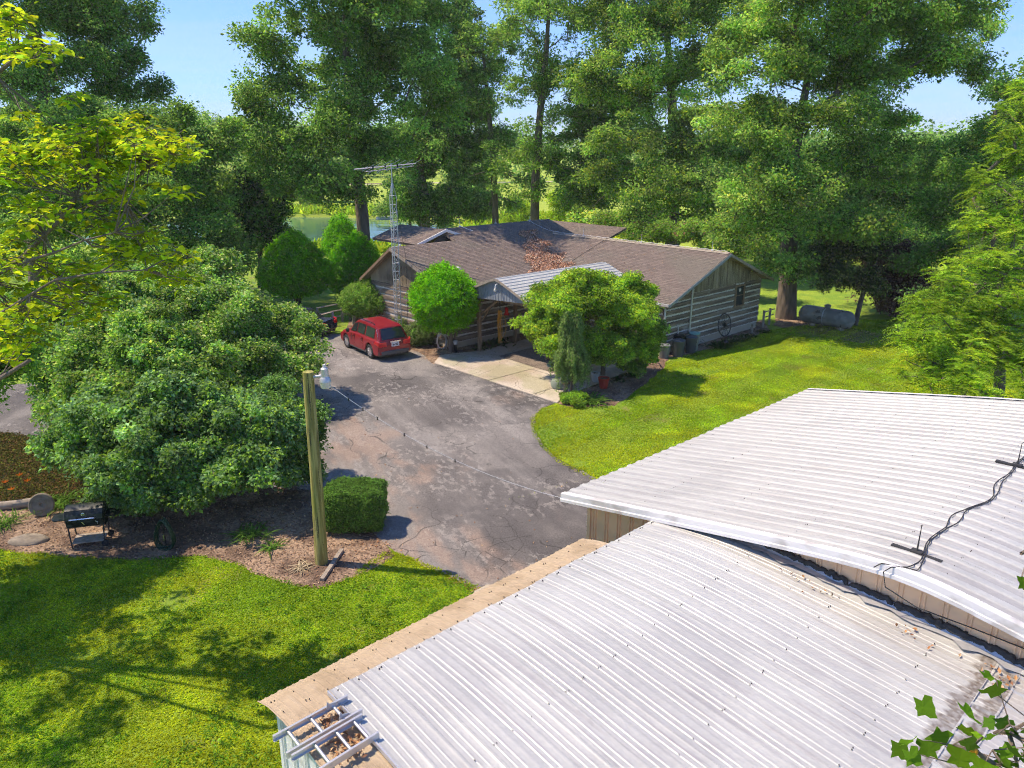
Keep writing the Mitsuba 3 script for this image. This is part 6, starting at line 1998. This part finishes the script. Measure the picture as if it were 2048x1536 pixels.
# ---------------------------------------------------------------- close branches: yellow leaved catalpa on the left
def big_leaf(r, o, d, nrm, size, col, lobed=False):
    """One large leaf as a small curved mesh: heart shaped, or the four lobed tulip tree leaf."""
    if lobed:
        out = [(0, 0), (.25, .05), (.46, .02), (.50, .30), (.30, .42), (.42, .72), (.10, .66), (0, .72)]
    else:
        out = [(0, .06), (.20, -.04), (.40, .14), (.43, .38), (.30, .68), (.10, .92), (0, 1.0)]
    pts = np.array(out + [(-x, y) for x, y in out[::-1][1:-1]])
    d = d - nrm * (d @ nrm)
    d /= np.linalg.norm(d)
    s = np.cross(nrm, d)
    bend = r.uniform(.1, .35)
    z = .22 * np.abs(pts[:, 0]) - bend * pts[:, 1] ** 2 * .6 + .03 * r.normal(size=len(pts))
    v = o + size * (pts[:, :1] * s + pts[:, 1:] * d + z[:, None] * nrm)
    c = o + size * (.45 * d - bend * .1 * nrm)
    n_ = len(v)
    f = [[n_, i, (i + 1) % n_] for i in range(n_)]
    return np.vstack([v, c]), np.array(f), np.repeat(np.clip(col, 0, 1)[None], n_ + 1, 0)


def leafy_branch(root, r, lines, n_sprays, per, size, pal, weights, lobed=False, sprays=None, reach=.45, updir=1.0):
    for ln, (ra, rb) in lines:
        obj('branch', MB().tube(ln, np.linspace(ra, rb, len(ln)), 8), M['bark'], root, 50)
    mb, cols, tw = MB(), [], MB()
    pts = np.vstack([np.array(ln)[len(ln) // 3:] for ln, _ in lines]) if lines else None
    if sprays is None:
        sprays = [pts[r.integers(len(pts))] + r.normal(size=3) * reach for _ in range(n_sprays)]
    for o in sprays:
        if pts is not None:
            j = np.argmin(np.linalg.norm(pts - o, axis=1))
            mid = (pts[j] + o) / 2 + r.normal(size=3) * .05 - [0, 0, .05]
            tw.tube([pts[j], mid, o], [.014, .010, .006], 5, cap=False)
        tint = np.exp(r.normal() * .2)
        for _ in range(per):
            a = r.uniform(0, 2 * math.pi)
            d = np.array([math.cos(a), math.sin(a), r.uniform(-.5, .3)])
            nrm = np.array([0, 0, updir]) + r.normal(size=3) * .38 + d * .25
            nrm /= np.linalg.norm(nrm)
            c0_ = o + d * r.uniform(.02, .20) + r.normal(size=3) * np.array([.10, .10, .05])
            v, f, c = big_leaf(r, c0_, d, nrm, r.uniform(*size), colours(r, 1, pal, weights)[0] * tint, lobed)
            mb.add(v, f)
            cols.append(c)
            if r.random() < .5:
                tw.tube([o, c0_], .004, 3, cap=False)
    mb.c = [np.vstack(cols)]
    obj('leaves', mb, M['leaf'], root)
    obj('twigs', tw, M['bark'], root)


ct = thing('catalpa', 'yellow green large leaved catalpa branches close at the left edge', 'tree')
r = rng_of(401)
tk0 = np.array([-13.4, 14.0, 0.0])
lines = [([tk0, tk0 + [.3, 0, 3], tk0 + [.6, 0, 6], tk0 + [1.3, -.1, 7.0], at(-30, 560, 13.64)], (.15, .10)),
         ([at(-30, 560, 13.64), at(40, 520, 13.64), at(90, 470, 13.64), at(130, 430, 13.52), at(155, 395, 13.39), at(195, 365, 13.27)], (.05, .016)),
         ([at(130, 430, 13.52), at(180, 410, 13.64), at(240, 390, 13.64), at(300, 330, 13.89), at(340, 310, 13.89)], (.04, .012)),
         ([at(-30, 560, 13.64), at(60, 520, 13.02), at(110, 505, 12.65), at(170, 480, 12.40), at(230, 465, 12.40)], (.03, .010)),
         ([tk0 + [.6, 0, 6], at(-20, 640, 13.02), at(60, 590, 12.77), at(110, 560, 12.65), at(200, 545, 12.40), at(290, 540, 12.40)], (.035, .010)),
         ([tk0 + [1.3, -.1, 7.0], at(-60, 300, 13.64), at(-10, 150, 13.64), at(40, 110, 13.64), at(90, 95, 13.64)], (.06, .015)),
         ([tk0 + [.5, 0, 5], at(-40, 780, 12.40), at(20, 745, 12.15), at(60, 720, 12.15)], (.05, .03))]
sp = []
for x, y, rx, ry, m in ((230, 280, 130, 50, 42), (130, 320, 90, 60, 24), (330, 300, 55, 30, 16), (40, 340, 60, 50, 14), (210, 370, 90, 40, 14), (50, 430, 70, 50, 16), (250, 480, 70, 45, 16), (120, 560, 90, 60, 22), (310, 500, 50, 40, 9), (30, 620, 50, 70, 16), (20, 700, 40, 30, 8), (60, 90, 55, 30, 13), (20, 30, 25, 20, 5), (180, 600, 50, 40, 7), (330, 560, 40, 35, 7), (20, 520, 40, 40, 8)):
    for _ in range(m):
        q = r.normal(size=2) * .55
        sp.append(at(x + q[0] * rx, y + q[1] * ry, 13.6 + r.normal() * .6))
for _ in range(60):                                              # the rest of its crown, left of the frame
    q = unit(r, 1)[0] * r.uniform(.5, 1)
    sp.append(np.array([-13.2, 14.0, 8.6]) + q * [2.2, 3.0, 2.2])
leafy_branch(ct, r, lines, 0, 22, (.08, .165), ((.52, .64, .02), (.40, .58, .025), (.64, .64, .02), (.24, .44, .03)), (.42, .28, .16, .14), sprays=sp, updir=1.5)

# neighbour trees left of the frame, whose shade falls on the near lawn
tree('shade_tree', 'leafy tree standing outside the left edge whose shade dapples the lawn', 'tree', np.array([[-14.2, 16.5, 0], [-14.1, 16.6, 2.2], [-14.0, 16.4, 4.2], [-14.0, 16.5, 5.6]]), [.18, .15, .12, .06],
     [(np.array([-13.6, 16.4, 4.8]), np.array([2.0, 2.2, 1.4])), (np.array([-12.9, 15.2, 4.4]), np.array([1.3, 1.4, .9])), (np.array([-12.8, 17.2, 5.2]), np.array([1.4, 1.5, 1.0]))],
     150, 130, .26, (.07, .13), (MID, BRIGHT, DARK), (.5, .2, .3), 402)

# tulip tree twig in the lower right corner, close to the camera
tt_ = thing('tulip_tree', 'tulip tree twigs with four lobed green leaves in the lower right corner', 'tree')
r = rng_of(403)
b0 = np.array([4.4, 2.6, 4.0])
lines = [([np.array([5.2, 2.4, 0]), np.array([5.1, 2.4, 3.0]), b0, at(2120, 1640, 3.6), at(2040, 1580, 3.5), at(1985, 1530, 3.4), at(1950, 1500, 3.4)], (.10, .008)),
         ([at(2040, 1580, 3.5), at(2030, 1500, 3.6), at(2020, 1465, 3.6)], (.012, .006))]
sp = [at(x, y, 3.45 + .1 * r.normal()) for x, y in ((1905, 1490), (1920, 1530), (1965, 1475), (1985, 1500), (2020, 1450), (2040, 1480), (2005, 1540), (2035, 1525), (1960, 1545), (2080, 1500), (2060, 1440), (2090, 1560))]
leafy_branch(tt_, r, lines, 0, 4, (.085, .15), ((.11, .23, .018), (.16, .30, .018), (.075, .16, .018)), (.5, .3, .2), lobed=True, sprays=sp, updir=1.0)
obj('bud', MB().lathe([(0, -.02), (.02, -.01), (.022, .01), (.01, .03), (0, .035)], at(1947, 1503, 3.4), 10), mat_of((.75, .30, .02), .5), tt_, 40)
sg_ = [at(2062, 1093, 3.4), at(2110, 1080, 3.4)]
leafy_branch(tt_, r, [([b0, at(2200, 1250, 3.5), at(2120, 1130, 3.45), at(2070, 1095, 3.4)], (.02, .006))], 0, 3, (.07, .11), ((.11, .20, .015), (.05, .11, .015)), (.6, .4), lobed=True, sprays=sg_)

# compound leaved tree at the right
wn = thing('walnut', 'bright green tree with long feathered leaves at the right edge', 'tree')
r = rng_of(404)
lob = [L(1900, 640, 100, 60, 24), L(1960, 560, 90, 60, 25), L(1990, 470, 70, 60, 26), L(1860, 700, 80, 45, 23.5), L(1960, 720, 100, 50, 22.5), L(2030, 650, 70, 80, 23), L(1840, 755, 60, 25, 23), L(2040, 330, 50, 60, 27), L(1980, 380, 40, 40, 27), L(1940, 780, 90, 40, 21.5), L(2080, 760, 80, 60, 21.5), L(1880, 580, 40, 30, 25), L(2090, 500, 80, 140, 25), L(2050, 230, 40, 60, 27.5), L(2010, 300, 35, 40, 27.5), L(1840, 690, 50, 30, 23.3), L(1870, 640, 45, 35, 24)]
tk_ = np.array([[16.0, 24.3, -.05], [16.1, 24.6, 2.5], [16.0, 25.2, 4.6], [16.0, 25.6, 6.4]])
C, out = lobe_points(r, lob, 430, .75)
tr, lb = branches(Skeleton(tk_, [.2, .17, .13, .06]).build(C, r), .010, .5, .1, .008)
obj('trunk', tr, M['bark'], wn, 50)
obj('limbs', lb, M['bark'], wn, 50)
PP, NN, DD, SS, CC, stalk = [], [], [], [], [], MB()
for k2, c in enumerate(C):
    tint = np.exp(r.normal() * .22)
    for _ in range(11):
        a = r.uniform(0, 2 * math.pi)
        d = np.array([math.cos(a), math.sin(a), r.uniform(-.1, .45)]) + out[k2] * .5
        d /= np.linalg.norm(d)
        ln = r.uniform(.34, .60)
        nrm = np.array([0, 0, 1.0]) + r.normal(size=3) * .25
        nrm -= d * (nrm @ d)
        nrm /= np.linalg.norm(nrm)
        s = np.cross(nrm, d)
        m = int(ln / .042)
        ts = np.linspace(.12, 1, m)
        base = c + r.normal(size=3) * .12
        mid = base + d * (ts * ln)[:, None] - np.array([0, 0, 1.0]) * (.45 * ln * ts ** 2)[:, None]
        for sd in (-1, 1):
            PP.append(mid)
            DD.append(np.broadcast_to(s * sd + d * .45 - [0, 0, .25], (m, 3)))
            NN.append(nrm + r.normal(size=(m, 3)) * .25)
            SS.append(np.full(m, .115) * (1 - .45 * np.abs(ts - .5)) * r.uniform(.85, 1.15, m))
            CC.append(np.repeat(colours(r, 1, (BRIGHT, LIME, (.11, .23, .02), (.3, .38, .025)), (.42, .28, .2, .1)) * tint, m, 0))
P, N, D, s, c = np.vstack(PP), np.vstack(NN), np.vstack(DD), np.concatenate(SS), np.vstack(CC)
N /= np.linalg.norm(N, axis=1, keepdims=True)
put_leaves('crown', wn, P, N, D, s, .36, c, .06)
tree('laurel', 'pale glossy leaved shrub at the foot of the feathered tree', 'shrub', np.array([gp(1880, 740), gp(1880, 740) + [0, 0, 1.0], gp(1880, 740) + [0, 0, 2.2]]), [.08, .06, .04],
     [L(1870, 620, 50, 40, 29), L(1850, 660, 45, 40, 28.5), L(1900, 700, 60, 40, 28), L(2010, 540, 60, 60, 30), L(2040, 420, 50, 70, 31)], 190, 140, .26, (.06, .12), ((.10, .15, .07), MID, DARK, (.15, .20, .10)), (.35, .3, .2, .15), 405)

# ---------------------------------------------------------------- far woods, hills, field growth
r = rng_of(500)


def woods(name, label, spots, seed, size=(.5, 1.0), pal=(MID, DARK, OLIVE), weights=(.5, .3, .2), per=150, squat=1.0):
    """A far wood as one mass of crowns: spots are (x, y, ground z, crown radius, height)."""
    r = rng_of(seed)
    C, out, S = [], [], []
    for x, y, gz_, rad, ht in spots:
        d = unit(r, 16)
        d[:, 2] = np.abs(d[:, 2]) * 1.0 - .15
        C.append(np.array([x, y, gz_ + ht - rad * 1.1]) + d * np.array([rad, rad, rad * 1.15 * squat]))
        lo = np.array([x, y, gz_ + .35 * ht]) + unit(r, 6) * np.array([rad, rad, ht * .3])
        C.append(lo)
        out.append(np.vstack([d, unit(r, 6)]))
        S.append(np.full(22, rad * .34))
    C, out, S = np.vstack(C), np.vstack(out), np.concatenate(S)
    per = max(4, per // 22)
    n = len(C) * per
    k2 = np.repeat(np.arange(len(C)), per)
    P = C[k2] + r.normal(size=(n, 3)) * S[k2][:, None]
    N = unit(r, n) * .8 + np.array([0, 0, .6]) + out[k2] * .5
    N /= np.linalg.norm(N, axis=1, keepdims=True)
    col = colours(r, n, pal, weights, np.exp(r.normal(size=(len(spots), 1)) * .22)[k2 // 22])
    ok = P[:, 2] > -.2
    key = put_leaves(name, None, P[ok], N[ok], unit(r, n)[ok], (r.uniform(*size, n))[ok], .75, col[ok])
    note(key, label, 'woods', kind='stuff')


def hill_z(x, y):
    """Far land: a wooded rise on the left behind the pond and a low ridge far away."""
    a = 9 * np.exp(-((x + 150) / 75) ** 2 - ((y - 330) / 80) ** 2)
    return a


xs, ys = np.meshgrid(np.linspace(-420, 160, 59), np.linspace(215, 520, 40))
hz_ = hill_z(xs, ys) - .06
v = np.stack([xs.ravel(), ys.ravel(), hz_.ravel()], 1)
m = xs.shape[1]
f = [[i * m + j, i * m + j + 1, (i + 1) * m + j + 1, (i + 1) * m + j] for i in range(xs.shape[0] - 1) for j in range(m - 1)]
obj('hill', (v, f), M['lawn'], kind='structure')
spots = []
for _ in range(520):
    x, y = r.uniform(-300, -40), r.uniform(222, 400)
    if y < 222 + 0.25 * max(0, x + 62) * 2:
        continue
    spots.append((x, y, float(hill_z(x, y)), r.uniform(3.2, 5.2), r.uniform(9, 14)))
woods('far_woods', 'hazy green wooded hillside beyond the pond at the left', spots, 501, (.7, 1.3), per=200)
spots = []
for _ in range(420):
    x = r.uniform(-60, 420)
    y = 165 + abs(r.normal()) * 60 + (0 if x > -20 else 55)
    spots.append((x, y, 0, r.uniform(3.2, 5.0), r.uniform(9, 15)))
woods('tree_line', 'distant line of low trees across the field', spots, 502, (.7, 1.2), per=130)
spots = []
for _ in range(380):
    x = r.uniform(16, 150)
    y = 66 + abs(r.normal()) * 18 + .25 * x
    if x / y < .26:
        continue
    spots.append((x, y, 0, r.uniform(2.2, 3.8), r.uniform(7, 11)))
woods('wood_edge', 'dark edge of the wood behind the right lawn', spots, 503, (.35, .65), pal=(DARK, MID, OLIVE), weights=(.5, .4, .1), per=300)
spots = []
for _ in range(200):
    x = r.uniform(-130, -32)
    y = r.uniform(62, 120) if x < -60 else r.uniform(60, 70)
    if x / y > -.50:
        continue
    spots.append((x, y, 0, r.uniform(2.2, 3.8), r.uniform(8, 12)))
woods('wood_edge', 'edge of the wood behind the trees at the left', spots, 504, (.35, .6), per=260)
# distant blue ridge
xs = np.linspace(-2600, 2600, 140)
zr = 2 + 26 * meshkit.fbm(np.stack([xs / 500, xs * 0, xs * 0], 1), 5, 3) + 14 * np.exp(-((xs - 760) / 420) ** 2)
v, f = [], []
for row, (yy, k3) in enumerate(((1350, 0), (1420, .55), (1520, .9), (1650, 1.0), (1880, .2))):
    for x, z in zip(xs, zr):
        v.append((x * (yy / 1500), yy, z * k3 - .5))
m = len(xs)
f = [[i * m + j, i * m + j + 1, (i + 1) * m + j + 1, (i + 1) * m + j] for i in range(4) for j in range(m - 1)]
M['ridge'] = mat('ridge', prin(proc(lambda p, n, uv: mix((.05, .105, .035), (.10, .17, .05), fbm(p.x * .06, p.y * .06, p.z * .06, 4))), .95))
obj('mountain_ridge', MB().add(v, f), M['ridge'], None, True, kind='structure')

# tall bright grass and weeds on the pond bank and field
P = []
for (x0, x1, y0, y1, n_) in ((-36, -8, 113, 124, 3800), (-28, -8, 74, 77.5, 1500), (-6, 30, 84, 112, 4200), (-60, -38, 116, 150, 2500)):
    q = np.stack([r.uniform(x0, x1, n_), r.uniform(y0, y1, n_)], 1)
    P.append(q)
P = np.vstack(P)
ok = ~shapely.contains_xy(pond, P[:, 0], P[:, 1])
P = P[ok]
n = len(P)
P3 = np.column_stack([P, np.zeros(n)])
D = unit(r, n) * .5 + [0, 0, 1.0]
N = unit(r, n) + [0, -.3, .3]
N /= np.linalg.norm(N, axis=1, keepdims=True)
key = put_leaves('field_weeds', None, P3, N, D, r.uniform(.5, 1.3, n), .35, colours(r, n, (LIME, YELLOW, BRIGHT), (.5, .3, .2)))
note(key, 'tall bright yellow green weeds round the pond and on the field', 'weeds', kind='stuff')
for (x, y, s, lab) in ((1, 93, 1.0, 'feathery bright bush on the field between the two dark trunks'), (6.5, 88, 1.6, 'tall feathery bright bush right of the straight dark trunk')):
    tree('field_bush', lab, 'bush', np.array([[x, y, 0], [x, y, .8], [x, y, 1.8 * s]]), [.06, .05, .03], [(np.array([x, y, 1.5 * s]), np.array([1.7 * s, 1.5, 1.4 * s])), (np.array([x + 1.5 * s, y, 1.0]), np.array([1.4, 1.2, .9]))], 70, 110, .4, (.12, .3), (LIME, BRIGHT, YELLOW), (.5, .3, .2), 520 + int(x), 'bushes on the field', aspect=.3)

# ---------------------------------------------------------------- grass and litter
MOW = (gp(1640, 690) - gp(1200, 870))[:2]
MOW /= np.linalg.norm(MOW)
keepout = [drive_poly, apron] + soil_polys


def scatter(poly, density, seed):
    r = rng_of(seed)
    x0, y0, x1, y1 = poly.bounds
    n = int((x1 - x0) * (y1 - y0) * density)
    q = np.stack([r.uniform(x0, x1, n), r.uniform(y0, y1, n)], 1)
    return q[shapely.contains_xy(poly, q[:, 0], q[:, 1])], r


def grass(name, label, poly, density, size, seed, width=.30, lean=None):
    q, r = scatter(poly, density, seed)
    # thinner where the lawn is worn
    wear = meshkit.fbm(np.column_stack([q * .9, q[:, 0] * 0]), 3, 12)
    q = q[wear < .66 + .3 * r.random(len(q))]
    n = len(q)
    P = np.column_stack([q, np.full(n, .0)])
    D = unit(r, n) * .9 + [0, 0, .42]
    N = unit(r, n) * .7 + [0, 0, 1.1]
    N /= np.linalg.norm(N, axis=1, keepdims=True)
    if lean is not None:                                          # mown bands: the blades are pressed over one way, then the other
        d, pitch = lean
        across = np.array([-d[1], d[0], 0])
        s = np.sign(np.sin(2 * math.pi * (q @ across[:2] + .5 * meshkit.noise(np.column_stack([q * .25, q[:, 0] * 0]))) / pitch))
        D = unit(r, n) * .6 + s[:, None] * np.array([d[0], d[1], 0]) * .95 + [0, 0, .42]
        N = unit(r, n) * .5 - s[:, None] * np.array([d[0], d[1], 0]) * .55 + [0, 0, 1.0]
        N /= np.linalg.norm(N, axis=1, keepdims=True)
    patch = np.exp((meshkit.fbm(np.column_stack([q * 1.4, q[:, 0] * 0]), 3, 4)[:, None] - .5) * .9)
    yel = meshkit.fbm(np.column_stack([q * .5, q[:, 0] * 0 + 5]), 3, 9)
    c1 = colours(r, n, ((.29, .46, .018), (.39, .54, .022), (.20, .36, .018)), (.5, .3, .2))
    c2 = colours(r, n, ((.50, .56, .022), (.44, .53, .022)), (.5, .5))
    col = np.where((yel + .12 * r.normal(size=n) > .52)[:, None], c2, c1) * patch
    v, c = leaf_quads(P, N, D, r.uniform(*size, n), width, col, .10)
    mb = MB().add(v, quads(n))
    mb.c = [c]
    key = obj(name, mb, M['blade'], kind='stuff', label=label, cat='grass')


near = sg.Polygon([gp(*q)[:2] for q in [(-80, 1070), (300, 1090), (650, 1120), (790, 1098), (800, 1105), (985, 1195), (700, 1330), (540, 1420), (620, 1560), (-80, 1560)]])
near = near.difference(sg.Polygon(drive).buffer(-.03)).difference(sg.Polygon(bed_left).buffer(-.06))
grass('lawn_grass', 'sunny clover rich grass of the near lawn with dappled shade', near, 3200, (.035, .075), 601, .34)
q, r = scatter(near, 26, 640)
q = q[meshkit.fbm(np.column_stack([q * .8, q[:, 0] * 0]), 3, 21) > .47]
k2 = np.repeat(np.arange(len(q)), 9)
n = len(k2)
a = r.uniform(0, 2 * math.pi, n)
rr2 = r.uniform(.01, .09, n)
P = np.column_stack([q[k2, 0] + np.cos(a) * rr2, q[k2, 1] + np.sin(a) * rr2, r.uniform(.03, .065, n)])
N = unit(r, n) * .45 + [0, 0, 1.0]
N /= np.linalg.norm(N, axis=1, keepdims=True)
key = put_leaves('lawn_weeds', None, P, N, np.stack([np.cos(a), np.sin(a), a * 0 - .1], 1), r.uniform(.03, .06, n), .75, colours(r, n, ((.16, .33, .03), (.22, .40, .03), (.12, .25, .04)), (.5, .3, .2), np.exp(r.normal(size=(len(q), 1)) * .2)[k2]))
note(key, 'clover and broad leaved weeds in patches on the near lawn', 'weeds', kind='stuff')
right = sg.Polygon([gp(*q)[:2] for q in [(1065, 830), (1120, 812), (1240, 812), (1330, 725), (1540, 660), (1700, 640), (1900, 640), (2100, 700), (2100, 860)]] + [W(21, -9.5)[:2], W(14.6, -9.6)[:2]] + [gp(1180, 960)[:2], gp(1120, 925)[:2], gp(1083, 893)[:2], gp(1066, 862)[:2]])
right = right.buffer(0).difference(sg.Polygon(drive).buffer(-.03)).difference(sg.Polygon(bed_wall)).difference(sg.Polygon(bed_holly))
grass('lawn_grass', 'short mown grass of the lawn between house and garage', right, 900, (.045, .09), 602, .34, lean=(MOW, 2.3))
edge = sg.LineString([gp(*q)[:2] for q in [(975, 1190), (900, 1153), (800, 1112), (770, 1108), (720, 1145)]]).buffer(.09)
grass('lawn_grass', 'ragged grass fringe where the near lawn meets the drive', edge, 2600, (.06, .11), 603, .25)
edge2 = sg.LineString([gp(*q)[:2] for q in [(1115, 810), (1085, 819), (1067, 838), (1068, 862), (1086, 893), (1120, 923), (1180, 954), (1230, 982)]]).buffer(.10)
grass('lawn_grass', 'ragged grass fringe where the right lawn meets the drive', edge2, 1500, (.06, .11), 604, .25)
weeds = sg.LineString([gp(*q)[:2] for q in [(1000, 1005), (1080, 985), (1130, 968), (1200, 955)]]).buffer(.03)
grass('crack_weeds', 'line of weeds growing in the crack across the drive', weeds, 900, (.03, .06), 605, .3)
# ground cover and litter
q, r = scatter(cover_poly, 900, 606)
P = np.column_stack([q, .02 + .10 * r.random(len(q))])
N = unit(r, len(q)) * .7 + [0, 0, 1.0]
N /= np.linalg.norm(N, axis=1, keepdims=True)
key = put_leaves('ground_cover', None, P, N, unit(r, len(q)), r.uniform(.05, .11, len(q)), .6, colours(r, len(q), ((.12, .13, .03), (.20, .16, .05), (.075, .09, .03), (.28, .17, .07), (.15, .085, .045)), (.3, .2, .2, .15, .15)))
note(key, 'olive and rust coloured ground cover and fallen leaves in the left corner', 'ground cover', kind='stuff')
for k2, (poly, dens, lab) in enumerate(((sg.Polygon(bed_left).buffer(0), 130, 'dry brown leaves and chips on the soil bed round the lamp pole'), (sg.Polygon(bed_holly).buffer(0), 90, 'dry leaves on the soil under the holly'), (sg.Polygon(bed_front).buffer(0), 90, 'red brown wood chips along the front of the log house'), (sg.Polygon(bed_tree).buffer(0), 25, 'dry leaves on the bare soil by the gas tank'))):
    q, r = scatter(poly, dens, 610 + k2)
    dead_leaves('leaf_litter', np.column_stack([q, np.full(len(q), .025)]), [0, 0, 1.0], lab, (.03, .085), pal=((.30, .17, .09), (.20, .11, .065), (.42, .29, .18), (.14, .085, .05)), seed=620 + k2)
r = rng_of(630)
q = []
for a, b, m, sd in (((900, 1155), (975, 1190), 60, .10), ((985, 1182), (1020, 1160), 50, .12), ((820, 690), (870, 715), 130, .45), ((700, 1100), (780, 1085), 60, .2)):
    for _ in range(m):
        t = r.random()
        q.append(gp(a[0] + (b[0] - a[0]) * t, a[1] + (b[1] - a[1]) * t) + np.array([r.normal() * sd, r.normal() * sd, .03]))
for _ in range(130):
    p = gp(r.uniform(660, 1170), r.uniform(720, 1150))
    if shapely.contains_xy(drive_poly, p[0], p[1]):
        q.append(p + [0, 0, .03])
dead_leaves('leaf_litter', np.array(q), [0, 0, 1.0], 'scattered red brown leaves on the asphalt drive', (.03, .08), seed=631)

# ---------------------------------------------------------------- summer haze over the whole valley
scene['air'] = {'type': 'homogeneous', 'albedo': 0.95, 'sigma_t': 0.0003}
scene['haze'] = {'type': 'cube', 'to_world': T().translate([0, 920, 30]) @ T().scale([2700, 1100, 33]), 'bsdf': {'type': 'null'}, 'interior': {'type': 'ref', 'id': 'air'}}
scene['camera']['medium'] = {'type': 'ref', 'id': 'air'}
note('haze', kind='stuff')
